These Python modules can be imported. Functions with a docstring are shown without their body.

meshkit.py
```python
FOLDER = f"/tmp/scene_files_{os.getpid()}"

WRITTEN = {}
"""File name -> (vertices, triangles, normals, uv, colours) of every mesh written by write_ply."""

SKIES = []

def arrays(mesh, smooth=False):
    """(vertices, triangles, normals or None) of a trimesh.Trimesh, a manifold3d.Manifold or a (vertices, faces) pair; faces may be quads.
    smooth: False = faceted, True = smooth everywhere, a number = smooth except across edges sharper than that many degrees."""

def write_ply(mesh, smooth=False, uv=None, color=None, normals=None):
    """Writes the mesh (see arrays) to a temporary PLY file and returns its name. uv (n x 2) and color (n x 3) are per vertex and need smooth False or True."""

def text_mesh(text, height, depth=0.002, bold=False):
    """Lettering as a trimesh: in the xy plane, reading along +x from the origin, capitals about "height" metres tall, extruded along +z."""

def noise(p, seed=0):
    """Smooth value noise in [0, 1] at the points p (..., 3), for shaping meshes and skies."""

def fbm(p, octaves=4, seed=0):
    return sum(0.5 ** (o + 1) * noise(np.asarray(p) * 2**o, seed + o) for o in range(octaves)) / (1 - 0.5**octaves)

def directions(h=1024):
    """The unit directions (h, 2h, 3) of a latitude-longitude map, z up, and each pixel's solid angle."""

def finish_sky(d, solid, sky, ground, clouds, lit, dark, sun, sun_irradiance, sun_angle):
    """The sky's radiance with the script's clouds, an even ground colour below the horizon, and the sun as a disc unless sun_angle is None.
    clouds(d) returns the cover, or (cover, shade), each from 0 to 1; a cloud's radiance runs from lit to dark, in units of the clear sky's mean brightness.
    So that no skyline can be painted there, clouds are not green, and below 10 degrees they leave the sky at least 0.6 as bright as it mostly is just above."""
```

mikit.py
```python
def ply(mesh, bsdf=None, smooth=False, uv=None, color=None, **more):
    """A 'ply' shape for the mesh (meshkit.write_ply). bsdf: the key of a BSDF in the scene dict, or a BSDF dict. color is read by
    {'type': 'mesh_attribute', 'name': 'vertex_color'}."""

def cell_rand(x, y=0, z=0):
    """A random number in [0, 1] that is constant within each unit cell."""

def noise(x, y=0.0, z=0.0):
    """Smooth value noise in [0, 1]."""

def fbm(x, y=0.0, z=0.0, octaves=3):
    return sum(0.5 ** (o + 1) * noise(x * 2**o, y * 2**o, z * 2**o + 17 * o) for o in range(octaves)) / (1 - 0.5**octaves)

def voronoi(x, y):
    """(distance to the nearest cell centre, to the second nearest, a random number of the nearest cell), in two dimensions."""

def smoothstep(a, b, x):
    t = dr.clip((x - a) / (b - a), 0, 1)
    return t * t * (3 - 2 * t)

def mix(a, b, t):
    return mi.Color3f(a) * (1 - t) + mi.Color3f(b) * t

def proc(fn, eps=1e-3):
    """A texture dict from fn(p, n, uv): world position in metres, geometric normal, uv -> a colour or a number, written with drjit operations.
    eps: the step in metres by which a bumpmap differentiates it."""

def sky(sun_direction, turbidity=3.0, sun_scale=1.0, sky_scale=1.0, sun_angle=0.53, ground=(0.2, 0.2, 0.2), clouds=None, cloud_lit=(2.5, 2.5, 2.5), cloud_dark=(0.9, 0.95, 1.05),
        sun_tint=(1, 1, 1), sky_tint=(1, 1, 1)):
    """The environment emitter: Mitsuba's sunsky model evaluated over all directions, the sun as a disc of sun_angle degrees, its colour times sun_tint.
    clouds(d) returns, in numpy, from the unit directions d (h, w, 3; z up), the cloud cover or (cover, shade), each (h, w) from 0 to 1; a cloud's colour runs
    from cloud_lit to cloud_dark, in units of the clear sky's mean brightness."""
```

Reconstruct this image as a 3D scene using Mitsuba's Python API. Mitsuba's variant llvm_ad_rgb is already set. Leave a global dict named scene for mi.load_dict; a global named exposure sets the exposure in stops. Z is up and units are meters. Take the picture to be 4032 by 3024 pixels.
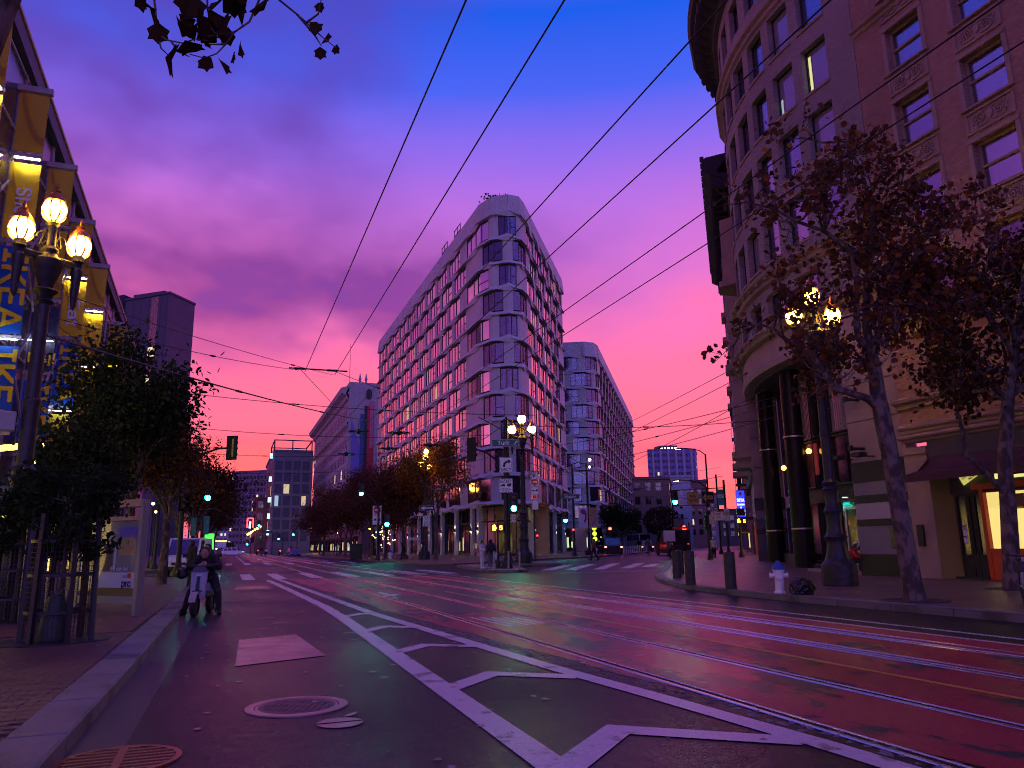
import math, random
import numpy as np, trimesh, manifold3d as m3
import mitsuba as mi, drjit as dr
import mikit, meshkit
from shapely.geometry import Polygon
from mikit import proc, noise, fbm, voronoi, cell_rand, smoothstep, mix
T4 = mi.ScalarTransform4f
PI = math.pi
random.seed(7)
RNG = np.random.default_rng(11)
scene, labels = {}, {}

# ---------------------------------------------------------------- camera
PITCH, ROLL = math.radians(12.0), math.radians(0.9)
_f = np.array([0, math.cos(PITCH), math.sin(PITCH)])
_u0 = np.cross([1, 0, 0], _f)
_up = math.cos(ROLL) * _u0 + math.sin(ROLL) * np.array([1.0, 0, 0])
scene['camera'] = {'type': 'perspective', 'fov': 68.0, 'fov_axis': 'x', 'near_clip': 0.05, 'far_clip': 4000.0,
    'to_world': T4().look_at(origin=[0, 0, 1.5], target=(np.array([0, 0, 1.5]) + _f).tolist(), up=_up.tolist())}
exposure = 1.3
KX = 2.0 ** 1.3                      # radiance 1/KX shows as full white

# ---------------------------------------------------------------- dusk sky
def sky_clouds(d):
    x,y,z=d[...,0],d[...,1],np.maximum(d[...,2],0.0)
    e=np.degrees(np.arcsin(np.clip(z,0,1))); az=np.degrees(np.arctan2(x,y))
    q=np.stack([x/(z+.25),y/(z+.25)*.8,z*0+3.0],-1)
    n1=meshkit.fbm(q*np.array([1.5,2.4,1])+23.89,5,3); n2=meshkit.fbm(q*4.5+5,5,9); n3=meshkit.fbm(np.stack([az/55,e/2.0,e*0],-1),3,21)
    w=(n1-.5)*1.8+(n2-.5)*.7
    glow=.55+.45*np.exp(-(az/85.)**2)
    prof=np.interp(e,[0,3,6,9,13,18,23,28,33,38,50,90],[.86,.97,.955,.91,.80,.65,.43,.20,.035,.0,.16,.26])
    lit=np.clip(prof*glow*(1-.45*w*np.clip((e-8)/8,0,1)+.1*w),0,1)
    left=1/(1+np.exp((az+11-1.0*(e-28)*(e>28)+.5*(28-e)*(e<28))/4.0))
    bank=np.clip(left*np.clip((e-8)/9,0,1)*(.82+2.0*w),0,.9)
    mid=np.clip(w*1.8+.08+.22*np.exp(-((az+13)/16.)**2-((e-19)/6.)**2),0,1)*np.clip((e-9)/6,0,1)*np.clip((34-e)/10,0,1)/(1+np.exp((az-3)/5.))
    dk=np.clip(np.maximum(bank,mid*.95),0,.92)
    dk=np.maximum(dk,.30*np.clip((n3-.52)*6,0,1)*np.clip((9-e)/4,0,1))
    dk=np.maximum(dk,np.clip((2.0-e)/5,0,.4)+.30*(1-glow)*np.clip((38-e)/20,0,1))
    l=lit*(1-dk*.85)
    dd=dk+.10*(1-lit)*np.clip((34-e)/14,0,1)*(1-dk)
    cover=np.clip(l+dd,0,1); shade=np.where(l+dd>1e-6,dd/(l+dd+1e-9),0)
    return cover,shade
_el, _az = math.radians(20), math.radians(175)
SKYMEAN = 0.1642
scene['sky_light'] = mikit.sky((math.sin(_az) * math.cos(_el), math.cos(_az) * math.cos(_el), math.sin(_el)), turbidity=3, sun_scale=0.0, sky_scale=1.0,
    sky_tint=(.22, 1.02, 4.6), clouds=sky_clouds, cloud_lit=[c / KX / SKYMEAN for c in (1.46, .185, .135)], cloud_dark=[c / KX / SKYMEAN for c in (.12, .045, .40)], ground=(.2, .2, .2))

# ---------------------------------------------------------------- frames: M = along the avenue, X = the street to the right
A0 = math.radians(20.3); UU = np.array([-math.sin(A0), math.cos(A0), 0]); VV = np.array([math.cos(A0), math.sin(A0), 0])
B0 = math.radians(12.9); TU = np.array([math.sin(B0), math.cos(B0), 0]); TV = np.array([math.cos(B0), -math.sin(B0), 0])
def M(u, v, z=0.0): return UU * u + VV * v + np.array([0, 0, z])
def tw(pos, rot=0.0, s=1.0):
    """placement: rot in degrees about z, local x right, local y away"""
    c, n = math.cos(math.radians(rot)) * s, math.sin(math.radians(rot)) * s
    return np.array([[c, -n, 0, pos[0]], [n, c, 0, pos[1]], [0, 0, s, pos[2]], [0, 0, 0, 1.0]])
RM, RX = 20.3, -12.9

# ---------------------------------------------------------------- mesh collector
class MB:
    def __init__(s): s.v, s.f, s.n = [], [], 0
    def add(s, v, f):
        v = np.asarray(v, float); f = np.asarray(f, int)
        if f.shape[1] == 4: f = np.vstack([f[:, [0, 1, 2]], f[:, [0, 2, 3]]])
        s.v.append(v); s.f.append(f + s.n); s.n += len(v); return s
    def quad(s, a, b, c, d): return s.add([a, b, c, d], [[0, 1, 2, 3]])
    def hexa(s, p):           # 8 points: bottom ring ccw, top ring ccw
        return s.add(p, [[3, 2, 1, 0], [4, 5, 6, 7], [0, 1, 5, 4], [1, 2, 6, 5], [2, 3, 7, 6], [3, 0, 4, 7]])
    def box(s, c, d, rot=0.0, bev=0.0):
        c = np.asarray(c, float); x, y, z = np.asarray(d, float) / 2
        if bev:
            p = np.array([[-x + bev, -y, 0], [x - bev, -y, 0], [x, -y + bev, 0], [x, y - bev, 0], [x - bev, y, 0], [-x + bev, y, 0], [-x, y - bev, 0], [-x, -y + bev, 0]])
            sc = np.array([(x - bev) / x, (y - bev) / y, 1])
            r = np.vstack([p * sc + [0, 0, -z], p + [0, 0, -z + bev], p + [0, 0, z - bev], p * sc + [0, 0, z]])
            f = []
            for k in range(3):
                for i in range(8): f.append([k * 8 + i, k * 8 + (i + 1) % 8, k * 8 + 8 + (i + 1) % 8, k * 8 + 8 + i])
            tri = [[0, i + 1, i] for i in range(1, 7)] + [[24, 24 + i, 25 + i] for i in range(1, 7)]
            f = np.vstack([np.array(f)[:, [0, 1, 2]], np.array(f)[:, [0, 2, 3]], tri])
        else:
            r = np.array([[-x, -y, -z], [x, -y, -z], [x, y, -z], [-x, y, -z], [-x, -y, z], [x, -y, z], [x, y, z], [-x, y, z]])
            f = np.array([[3, 2, 1, 0], [4, 5, 6, 7], [0, 1, 5, 4], [1, 2, 6, 5], [2, 3, 7, 6], [3, 0, 4, 7]])
        if rot:
            a = math.radians(rot); r = r @ np.array([[math.cos(a), math.sin(a), 0], [-math.sin(a), math.cos(a), 0], [0, 0, 1]])
        return s.add(r + c, f)
    def bar(s, a, b, w, h=None, up=(0, 0, 1)):      # rectangular bar from a to b
        a, b = np.asarray(a, float), np.asarray(b, float); h = h or w
        t = (b - a) / max(np.linalg.norm(b - a), 1e-9); x = np.cross(t, up)
        if np.linalg.norm(x) < 1e-4: x = np.cross(t, [1, 0, 0])
        x /= np.linalg.norm(x); y = np.cross(x, t); x, y = x * w / 2, y * h / 2
        return s.hexa([a - x - y, a + x - y, b + x - y, b - x - y, a - x + y, a + x + y, b + x + y, b - x + y])
    def tube(s, pts, r, n=6):
        p = np.asarray(pts, float); r = np.broadcast_to(r, (len(p),)).astype(float)
        t = np.gradient(p, axis=0); t /= np.linalg.norm(t, axis=1, keepdims=True) + 1e-12
        ref = np.array([0, 0, 1.0]) if abs(t[:, 2]).mean() < .8 else np.array([1.0, 0, 0])
        a = np.cross(t, ref); a /= np.linalg.norm(a, axis=1, keepdims=True) + 1e-12; b = np.cross(t, a)
        th = np.arange(n) * 2 * PI / n
        v = p[:, None] + r[:, None, None] * (np.cos(th)[None, :, None] * a[:, None] + np.sin(th)[None, :, None] * b[:, None])
        L = len(p); f = [[i * n + j, i * n + (j + 1) % n, (i + 1) * n + (j + 1) % n, (i + 1) * n + j] for i in range(L - 1) for j in range(n)]
        f = np.array(f)[:, ::-1]; f = np.vstack([f[:, [0, 1, 2]], f[:, [0, 2, 3]]])
        cap = [[0, j, j + 1] for j in range(1, n - 1)] + [[(L - 1) * n, (L - 1) * n + j + 1, (L - 1) * n + j] for j in range(1, n - 1)]
        return s.add(v.reshape(-1, 3), np.vstack([f, cap]))
    def lathe(s, prof, n=16, c=(0, 0, 0), flute=0.0, cap=True):
        prof = np.asarray(prof, float); th = np.arange(n) * 2 * PI / n; c = np.asarray(c, float)
        k = 1 + flute * np.where(np.arange(n) % 2, -1, 1)
        v = np.stack([prof[:, :1] * np.cos(th) * k, prof[:, :1] * np.sin(th) * k, np.repeat(prof[:, 1:], n, 1)], -1).reshape(-1, 3) + c
        L = len(prof); f = [[i * n + j, i * n + (j + 1) % n, (i + 1) * n + (j + 1) % n, (i + 1) * n + j] for i in range(L - 1) for j in range(n)]
        f = np.array(f); f = np.vstack([f[:, [0, 1, 2]], f[:, [0, 2, 3]]])
        if cap:
            f = np.vstack([f, [[0, j + 1, j] for j in range(1, n - 1)], [[(L - 1) * n, (L - 1) * n + j, (L - 1) * n + j + 1] for j in range(1, n - 1)]])
        return s.add(v, f)
    def sph(s, c, r, sub=2):
        m = trimesh.creation.icosphere(subdivisions=sub); return s.add(np.asarray(m.vertices) * r + np.asarray(c), m.faces)
    def prism(s, poly, z0, z1):
        m = trimesh.creation.extrude_polygon(Polygon(poly), z1 - z0, engine='earcut'); return s.add(np.asarray(m.vertices) + [0, 0, z0], m.faces)
    def tm(s, m, X=None):
        v = np.asarray(m.vertices)
        if X is not None: v = v @ X[:3, :3].T + X[:3, 3]
        return s.add(v, m.faces)
    def xf(s, X):
        s.v = [v @ X[:3, :3].T + X[:3, 3] for v in s.v]; return s
    def get(s): return (np.vstack(s.v), np.vstack(s.f))

# ---------------------------------------------------------------- names, things, parts
TAKEN = set()
def nk(base):
    k, i = base, 0
    while k in TAKEN: i += 1; k = f'{base}_{i:03d}'
    TAKEN.add(k); return k
CUR = {}
def thing(name, label, cat, X=None, group=None, kind=None):
    k = nk(name); CUR[k] = X
    if kind == 'structure': labels[k] = {'kind': kind}
    else:
        labels[k] = {'label': label, 'category': cat}
        if group: labels[k]['group'] = group
        if kind: labels[k]['kind'] = kind
    return k
def emit(c, weight=None):
    e = {'type': 'area', 'radiance': {'type': 'rgb', 'value': [float(x) / KX for x in c]}}
    if weight is not None: e['sampling_weight'] = float(weight)
    return e
def shape(mesh, mat, smooth, e, X, **more):
    if isinstance(mesh, MB): mesh = mesh.get()
    d = mikit.ply(mesh, mat, smooth, **more) if not isinstance(mesh, dict) else dict(mesh)
    if e is not None: d['emitter'] = e
    if X is not None: d['to_world'] = T4(np.asarray(X).tolist())
    return d
def part(parent, name, mesh, mat, smooth=False, e=None, label=None, kind=None, **more):
    k = nk(parent + '__' + name); root = k.split('__')[0]
    scene[k] = shape(mesh, mat, smooth, e, CUR.get(root), **more)
    if label or kind: labels[k] = {**({'label': label} if label else {}), **({'kind': kind} if kind else {})}
    return k
def solo(name, label, cat, mesh, mat, X=None, group=None, kind=None, smooth=False, e=None, **more):
    k = thing(name, label, cat, X, group, kind); scene[k] = shape(mesh, mat, smooth, e, X, **more); return k
def dup(root, X, label, cat=None, group=None, name=None, skip=()):
    k = nk(name or root.rstrip('0123456789').rstrip('_')); CUR[k] = X
    labels[k] = {'label': label, 'category': cat or labels[root]['category']}
    if group or labels[root].get('group'): labels[k]['group'] = group or labels[root]['group']
    for q in [q for q in scene if q == root or q.startswith(root + '__')]:
        if any(w in q for w in skip): continue
        scene[k + q[len(root):]] = {**scene[q], 'to_world': T4(np.asarray(X).tolist())}; TAKEN.add(k + q[len(root):])
    return k
def struct(name, mesh, mat, smooth=False, X=None):
    k = thing(name, None, None, X, kind='structure'); scene[k] = shape(mesh, mat, smooth, None, X); return k
def face(pos, right=(1, 0, 0), up=(0, 0, 1)):
    """local x -> right, local y -> up, local z -> out of the face"""
    r, u = np.asarray(right, float), np.asarray(up, float); X = np.eye(4); X[:3, 0], X[:3, 1], X[:3, 2], X[:3, 3] = r, u, np.cross(r, u), pos; return X
def text(s, h, pos, right=(1, 0, 0), up=(0, 0, 1), center=True, bold=True, maxw=None, depth=.006):
    m = meshkit.text_mesh(s, h, depth, bold); b = m.bounds
    v = np.asarray(m.vertices).copy()
    if center: v[:, 0] -= (b[0][0] + b[1][0]) / 2; v[:, 1] -= h / 2
    if maxw and b[1][0] - b[0][0] > maxw: v[:, :2] *= [maxw / (b[1][0] - b[0][0]), 1]
    X = face(pos, right, up); return MB().add(v @ X[:3, :3].T + X[:3, 3], m.faces)

# ---------------------------------------------------------------- paths with an outside (on the right of travel)
class Path:
    def __init__(s, pts):
        s.p = np.asarray(pts, float)[:, :2]; d = np.diff(s.p, axis=0); L = np.linalg.norm(d, axis=1); t = d / L[:, None]
        n = np.stack([t[:, 1], -t[:, 0]], 1); m = [n[0]]
        for i in range(1, len(n)): m.append((n[i - 1] + n[i]) / (1 + n[i - 1] @ n[i]))
        s.m = np.array(m + [n[-1]]); s.s = np.r_[0, np.cumsum(L)]; s.len = s.s[-1]
    def at(s, q, z, o=0.0):
        i = int(np.clip(np.searchsorted(s.s, q, side='right') - 1, 0, len(s.s) - 2)); t = (q - s.s[i]) / (s.s[i + 1] - s.s[i])
        p = s.p[i] * (1 - t) + s.p[i + 1] * t + (s.m[i] * (1 - t) + s.m[i + 1] * t) * o
        return np.array([p[0], p[1], z])
    def cuts(s, a, b, extra=()):
        return [a] + sorted([x for x in list(s.s[1:-1]) + list(extra) if a + 1e-4 < x < b - 1e-4]) + [b]
    def box(s, mb, a, b, z0, z1, o0, o1):
        c = s.cuts(a, b); R = [np.array([s.at(q, z0, o0), s.at(q, z0, o1), s.at(q, z1, o1), s.at(q, z1, o0)]) for q in c]
        n = len(R); f = [[i * 4 + j, i * 4 + (j + 1) % 4, i * 4 + 4 + (j + 1) % 4, i * 4 + 4 + j] for i in range(n - 1) for j in range(4)]
        f += [[3, 2, 1, 0], [(n - 1) * 4 + j for j in range(4)]]
        return mb.add(np.vstack(R), np.array(f)[:, ::-1])
    def sweep(s, mb, a, b, prof, step=None):
        c = s.cuts(a, b, np.arange(a, b, step) if step else ()); k = len(prof)
        R = [np.array([s.at(q, z, o) for o, z in prof]) for q in c]; n = len(R)
        f = [[i * k + j, i * k + j + 1, i * k + k + j + 1, i * k + k + j] for i in range(n - 1) for j in range(k - 1)]
        mb.add(np.vstack(R), np.array(f)[:, ::-1])
        for e, r in ((0, R[0]), (1, R[-1])):
            ctr = r.mean(0); mb.add(np.vstack([r, ctr]), [[j, j + 1, k] if e else [j + 1, j, k] for j in range(k - 1)])
        return mb
    def holed(s, mb, a, b, z0, z1, holes, depth=.25):
        cs = sorted(set([a, b] + [x for x in s.s if a < x < b] + [np.clip(h[i], a, b) for h in holes for i in (0, 1)]))
        cz = sorted(set([z0, z1] + [np.clip(h[i], z0, z1) for h in holes for i in (2, 3)]))
        cs = [c for i, c in enumerate(cs) if i == 0 or c - cs[i - 1] > 1e-5]; cz = [c for i, c in enumerate(cz) if i == 0 or c - cz[i - 1] > 1e-5]
        for i in range(len(cs) - 1):
            sm = (cs[i] + cs[i + 1]) / 2; run = None
            col = [h for h in holes if h[0] < sm < h[1]]
            for j in range(len(cz) - 1):
                zm = (cz[j] + cz[j + 1]) / 2
                solid = not any(h[2] < zm < h[3] for h in col)
                if solid and run is None: run = cz[j]
                if run is not None and (not solid or j == len(cz) - 2):
                    top = cz[j + 1] if solid else cz[j]
                    mb.quad(s.at(cs[i], run), s.at(cs[i + 1], run), s.at(cs[i + 1], top), s.at(cs[i], top)); run = None
        for h in holes:
            for q in (0, 1):
                mb.quad(*[s.at(h[q], z, o) for z, o in ((h[2], 0), (h[2], -depth), (h[3], -depth), (h[3], 0))])
            c = s.cuts(h[0], h[1])
            for i in range(len(c) - 1):
                for z in (h[2], h[3]): mb.quad(s.at(c[i], z, 0), s.at(c[i + 1], z, 0), s.at(c[i + 1], z, -depth), s.at(c[i], z, -depth))
        return mb
# ---------------------------------------------------------------- materials
def rgbt(c): return {'type': 'rgb', 'value': [float(x) for x in c]}
def prin(c, rough=.6, metal=0.0, spec=.5, **k):
    return {'type': 'principled', 'base_color': c if isinstance(c, dict) else rgbt(c), 'roughness': rough, 'metallic': metal, 'specular': spec, **k}
def two(b): return {'type': 'twosided', 'bsdf': b}
def mat(name, c, rough=.6, metal=0.0, spec=.5, **k): scene['mat_' + name] = two(prin(c, rough, metal, spec, **k)); return 'mat_' + name
CA, SA = math.cos(A0), math.sin(A0)
def muv(p): return -SA * p.x + CA * p.y, CA * p.x + SA * p.y          # along, across the avenue

def asphalt_c(p, n, uv):
    g = fbm(p.x * 1.1, p.y * 1.1, 0, 4); h = noise(p.x * 70, p.y * 70); q = fbm(p.x * .22 + 9, p.y * .22, 3, 3)
    cr = dr.abs(fbm(p.x * .55 + 31, p.y * .55, 7, 4) - .5); crack = smoothstep(.012, .002, cr) * smoothstep(.52, .62, fbm(p.x * .12, p.y * .12, 5, 2))
    v = .007 + .009 * g + .016 * h * h + .007 * smoothstep(.5, .75, q) + .045 * smoothstep(.86, .95, noise(p.x * 42, p.y * 42, 3)) + .006 * smoothstep(.4, .0, dr.abs(muv(p)[1] - .9))
    return mix(mi.Color3f(v * .94, v * 1.02, v * 1.08), (.008, .008, .009), crack * .8)
def asphalt_r(p, n, uv):
    q = fbm(p.x * .35 + 3, p.y * .35, 1, 3); return .26 + .24 * q + .10 * noise(p.x * 45, p.y * 45)
def asphalt_h(p, n, uv): return .004 * fbm(p.x * 55, p.y * 55, 0, 2) + .006 * noise(p.x * 9, p.y * 9)
scene['mat_asphalt'] = two({'type': 'bumpmap', 'arbitrary': proc(asphalt_h, 4e-3), 'scale': 1.0, 'bsdf': prin(proc(asphalt_c), proc(asphalt_r), spec=.15)})
def lane_c(p, n, uv):
    u, v = muv(p)
    w = fbm(u * .55, v * 2.2, 0, 4); w2 = fbm(u * 2.6 + 7, v * 3.2, 2, 3); g = noise(p.x * 60, p.y * 60)
    worn = smoothstep(.60, .66, w * .72 + w2 * .32)
    band = smoothstep(.35, .05, dr.abs(v - 7.05)) ; worn = dr.maximum(worn, smoothstep(.50, .58, w2 * .6 + w * .4) * band)
    red = mix((.26, .010, .028), (.34, .022, .055), fbm(u * .4, v * 1.5, 4, 3)) * (.72 + .4 * g)
    return mix(red, mi.Color3f(.030, .028, .032) * (.6 + .7 * g), worn)
def lane_r(p, n, uv):
    u, v = muv(p); return .22 + .24 * fbm(u * .5, v * 1.5, 4, 3) + .06 * noise(p.x * 50, p.y * 50)
scene['mat_red_lane'] = two({'type': 'bumpmap', 'arbitrary': proc(asphalt_h, 4e-3), 'scale': 1.0, 'bsdf': prin(proc(lane_c), proc(lane_r), spec=.32)})
def paint_c(p, n, uv):
    w = fbm(p.x * 3.5, p.y * 3.5, 0, 4); g = noise(p.x * 80, p.y * 80); cr = dr.abs(fbm(p.x * 2.2 + 5, p.y * 2.2, 1, 3) - .5)
    t = dr.maximum(smoothstep(.70, .82, w + .10 * g) * .8, smoothstep(.008, .002, cr) * .3)
    return mix(mi.Color3f(.50, .485, .48) * (.80 + .25 * g), (.10, .095, .10), t)
scene['mat_road_paint'] = two(prin(proc(paint_c), .42))
def kerb_c(p, n, uv):
    g = noise(p.x * 90, p.y * 90, p.z * 90); s = fbm(p.x * 1.7, p.y * 1.7, p.z * 2, 4); v = .085 + .075 * s + .05 * (g - .5)
    return mi.Color3f(v * 1.02, v, v * .97) * (.55 + .45 * smoothstep(.25, .5, s))
scene['mat_kerb'] = two(prin(proc(kerb_c), .55))
def paver_c(p, n, uv):       # far bricks of the pavement, in the pattern of the built ones
    u, v = muv(p); row = dr.floor(u / .105); a = v / .21 + .5 * (row - 2 * dr.floor(row / 2)); col = dr.floor(a)
    r = cell_rand(row, col, 3); fu, fv = u / .105 - row, a - col
    j = dr.maximum(smoothstep(.10, .03, dr.minimum(fu, 1 - fu)), smoothstep(.05, .015, dr.minimum(fv, 1 - fv)))
    c = mix((.085, .038, .031), (.135, .058, .045), r) * (.7 + .5 * fbm(p.x * .8, p.y * .8, 0, 3))
    return mix(c, (.05, .04, .038), j)
scene['mat_paver'] = two(prin(proc(paver_c), .5))
def flag_c(p, n, uv):        # right pavement: granite and brick bands, worn
    u, v = muv(p); s = fbm(p.x * .9, p.y * .9, 0, 4); row = dr.floor(u / .12); a = v / .24 + .5 * (row - 2 * dr.floor(row / 2)); col = dr.floor(a)
    fu, fv = u / .12 - row, a - col; j = dr.maximum(smoothstep(.10, .03, dr.minimum(fu, 1 - fu)), smoothstep(.06, .02, dr.minimum(fv, 1 - fv)))
    c = mix((.095, .056, .046), (.135, .08, .063), cell_rand(row, col, 9)) * (.65 + .6 * s)
    return mix(c, (.07, .055, .05), j * .8)
scene['mat_flag'] = two(prin(proc(flag_c), .42))
def brickmat(name, c1, c2, mortar, ang, bw=.215, bh=.075):
    ca, sa = math.cos(ang), math.sin(ang)
    def cell(p):
        s = ca * p.x + sa * p.y; row = dr.floor(p.z / bh); a = s / bw + .5 * (row - 2 * dr.floor(row / 2)); col = dr.floor(a); return p.z / bh - row, a - col, row, col
    def jt(fz, fs): return dr.maximum(smoothstep(.16, .06, dr.minimum(fz, 1 - fz)), smoothstep(.07, .025, dr.minimum(fs, 1 - fs)))
    def col(p, n, uv):
        fz, fs, row, cl = cell(p); st = fbm(p.x * .5 + p.y * .5, p.z * .35, 2, 4)
        return mix(mix(c1, c2, cell_rand(row, cl, 5)) * (.72 + .5 * st), mortar, jt(fz, fs) * .75)
    scene['mat_' + name] = two(prin(proc(col), .8, spec=.3)); return 'mat_' + name
brickmat('cream_brick', (.23, .195, .185), (.30, .255, .24), (.15, .13, .125), A0 + PI / 2)
brickmat('tan_brick', (.27, .155, .11), (.36, .22, .155), (.20, .135, .105), A0 + PI / 2)
def conc_c(p, n, uv):
    s = fbm(p.x * .35, p.y * .35, p.z * .35, 4); g = noise(p.x * 25, p.y * 25, p.z * 25); v = .43 + .14 * (s - .5) + .012 * (g - .5) - .05 * smoothstep(.55, .9, fbm(p.x * 1.1, p.y * 1.1, p.z * .10, 3))
    return mi.Color3f(v * .96, v * 1.05, v * 1.0)
scene['mat_white_panel'] = two(prin(proc(conc_c), .6))
def stone_c(p, n, uv):
    s = fbm(p.x * .9, p.y * .9, p.z * .5, 4); g = noise(p.x * 60, p.y * 60, p.z * 60); v = (.62 + .65 * s) * (.92 + .16 * g)
    return mi.Color3f(.30, .215, .165) * v
scene['mat_stone'] = two(prin(proc(stone_c), .7))
def bark_c(p, n, uv):
    a = fbm(p.x * 9, p.y * 9, p.z * 4, 4); return mix((.060, .044, .036), (.165, .128, .104), smoothstep(.38, .66, a))
def bark_h(p, n, uv): return .03 * fbm(p.x * 16, p.y * 16, p.z * 5, 3)
scene['mat_bark'] = two({'type': 'bumpmap', 'arbitrary': proc(bark_h, 6e-3), 'scale': 1.0, 'bsdf': prin(proc(bark_c), .85, spec=.3)})
def grime_c(base, amt=.5, f=1.3):
    def fn(p, n, uv): return mi.Color3f(base) * (1 - amt + amt * 1.6 * fbm(p.x * f, p.y * f, p.z * f, 4))
    return proc(fn)
mat('pinkstone', grime_c((.28, .205, .185), .5, .8), .6)
mat('dark_granite', grime_c((.035, .034, .038), .5, 6), .18)
mat('cast_iron', grime_c((.030, .032, .038), .5, 9), .45, .3)
mat('bollard', grime_c((.030, .029, .029), .45, 7), .5)
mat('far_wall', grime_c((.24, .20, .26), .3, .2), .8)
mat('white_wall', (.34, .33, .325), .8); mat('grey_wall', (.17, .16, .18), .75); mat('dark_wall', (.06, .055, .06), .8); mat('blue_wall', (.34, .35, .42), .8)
mat('brown_wall', (.16, .10, .085), .8); mat('slate', (.06, .066, .10), .6)
mat('black', (.012, .012, .013), .5); mat('black_gloss', (.010, .010, .011), .38); mat('iron', (.022, .023, .026), .45, .2); mat('dark_frame', (.016, .016, .018), .4)
mat('rail', (.66, .60, .57), .22, 1.0); mat('groove', (.010, .009, .009), .8); mat('steel', (.42, .42, .43), .35, .9); mat('galv', (.32, .33, .34), .5, .6)
mat('white_paint', (.72, .72, .70), .4); mat('sign_white', (.78, .78, .76), .45); mat('sign_green', (.005, .11, .065), .4); mat('sign_black', (.012, .012, .012), .45); mat('sign_red', (.52, .02, .03), .45)
mat('tan_paint', (.42, .30, .14), .45); mat('yellow_paint', (.50, .26, .035), .5); mat('blue_paint', (.015, .075, .36), .4)
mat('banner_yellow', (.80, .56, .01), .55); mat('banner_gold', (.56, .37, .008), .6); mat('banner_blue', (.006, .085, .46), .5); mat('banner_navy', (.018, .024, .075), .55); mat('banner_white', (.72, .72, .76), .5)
mat('panel_metal', (.34, .30, .33), .4); mat('awning', (.055, .018, .026), .75); mat('red_paint', (.55, .035, .015), .35); mat('orange_wall', (.55, .10, .01), .6); mat('olive_wall', (.22, .19, .04), .7)
mat('skin', (.42, .25, .18), .5); mat('skin_dark', (.16, .09, .06), .5); mat('cloth_black', (.016, .016, .018), .85); mat('cloth_grey', (.10, .10, .12), .85); mat('cloth_white', (.60, .60, .62), .8)
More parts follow.
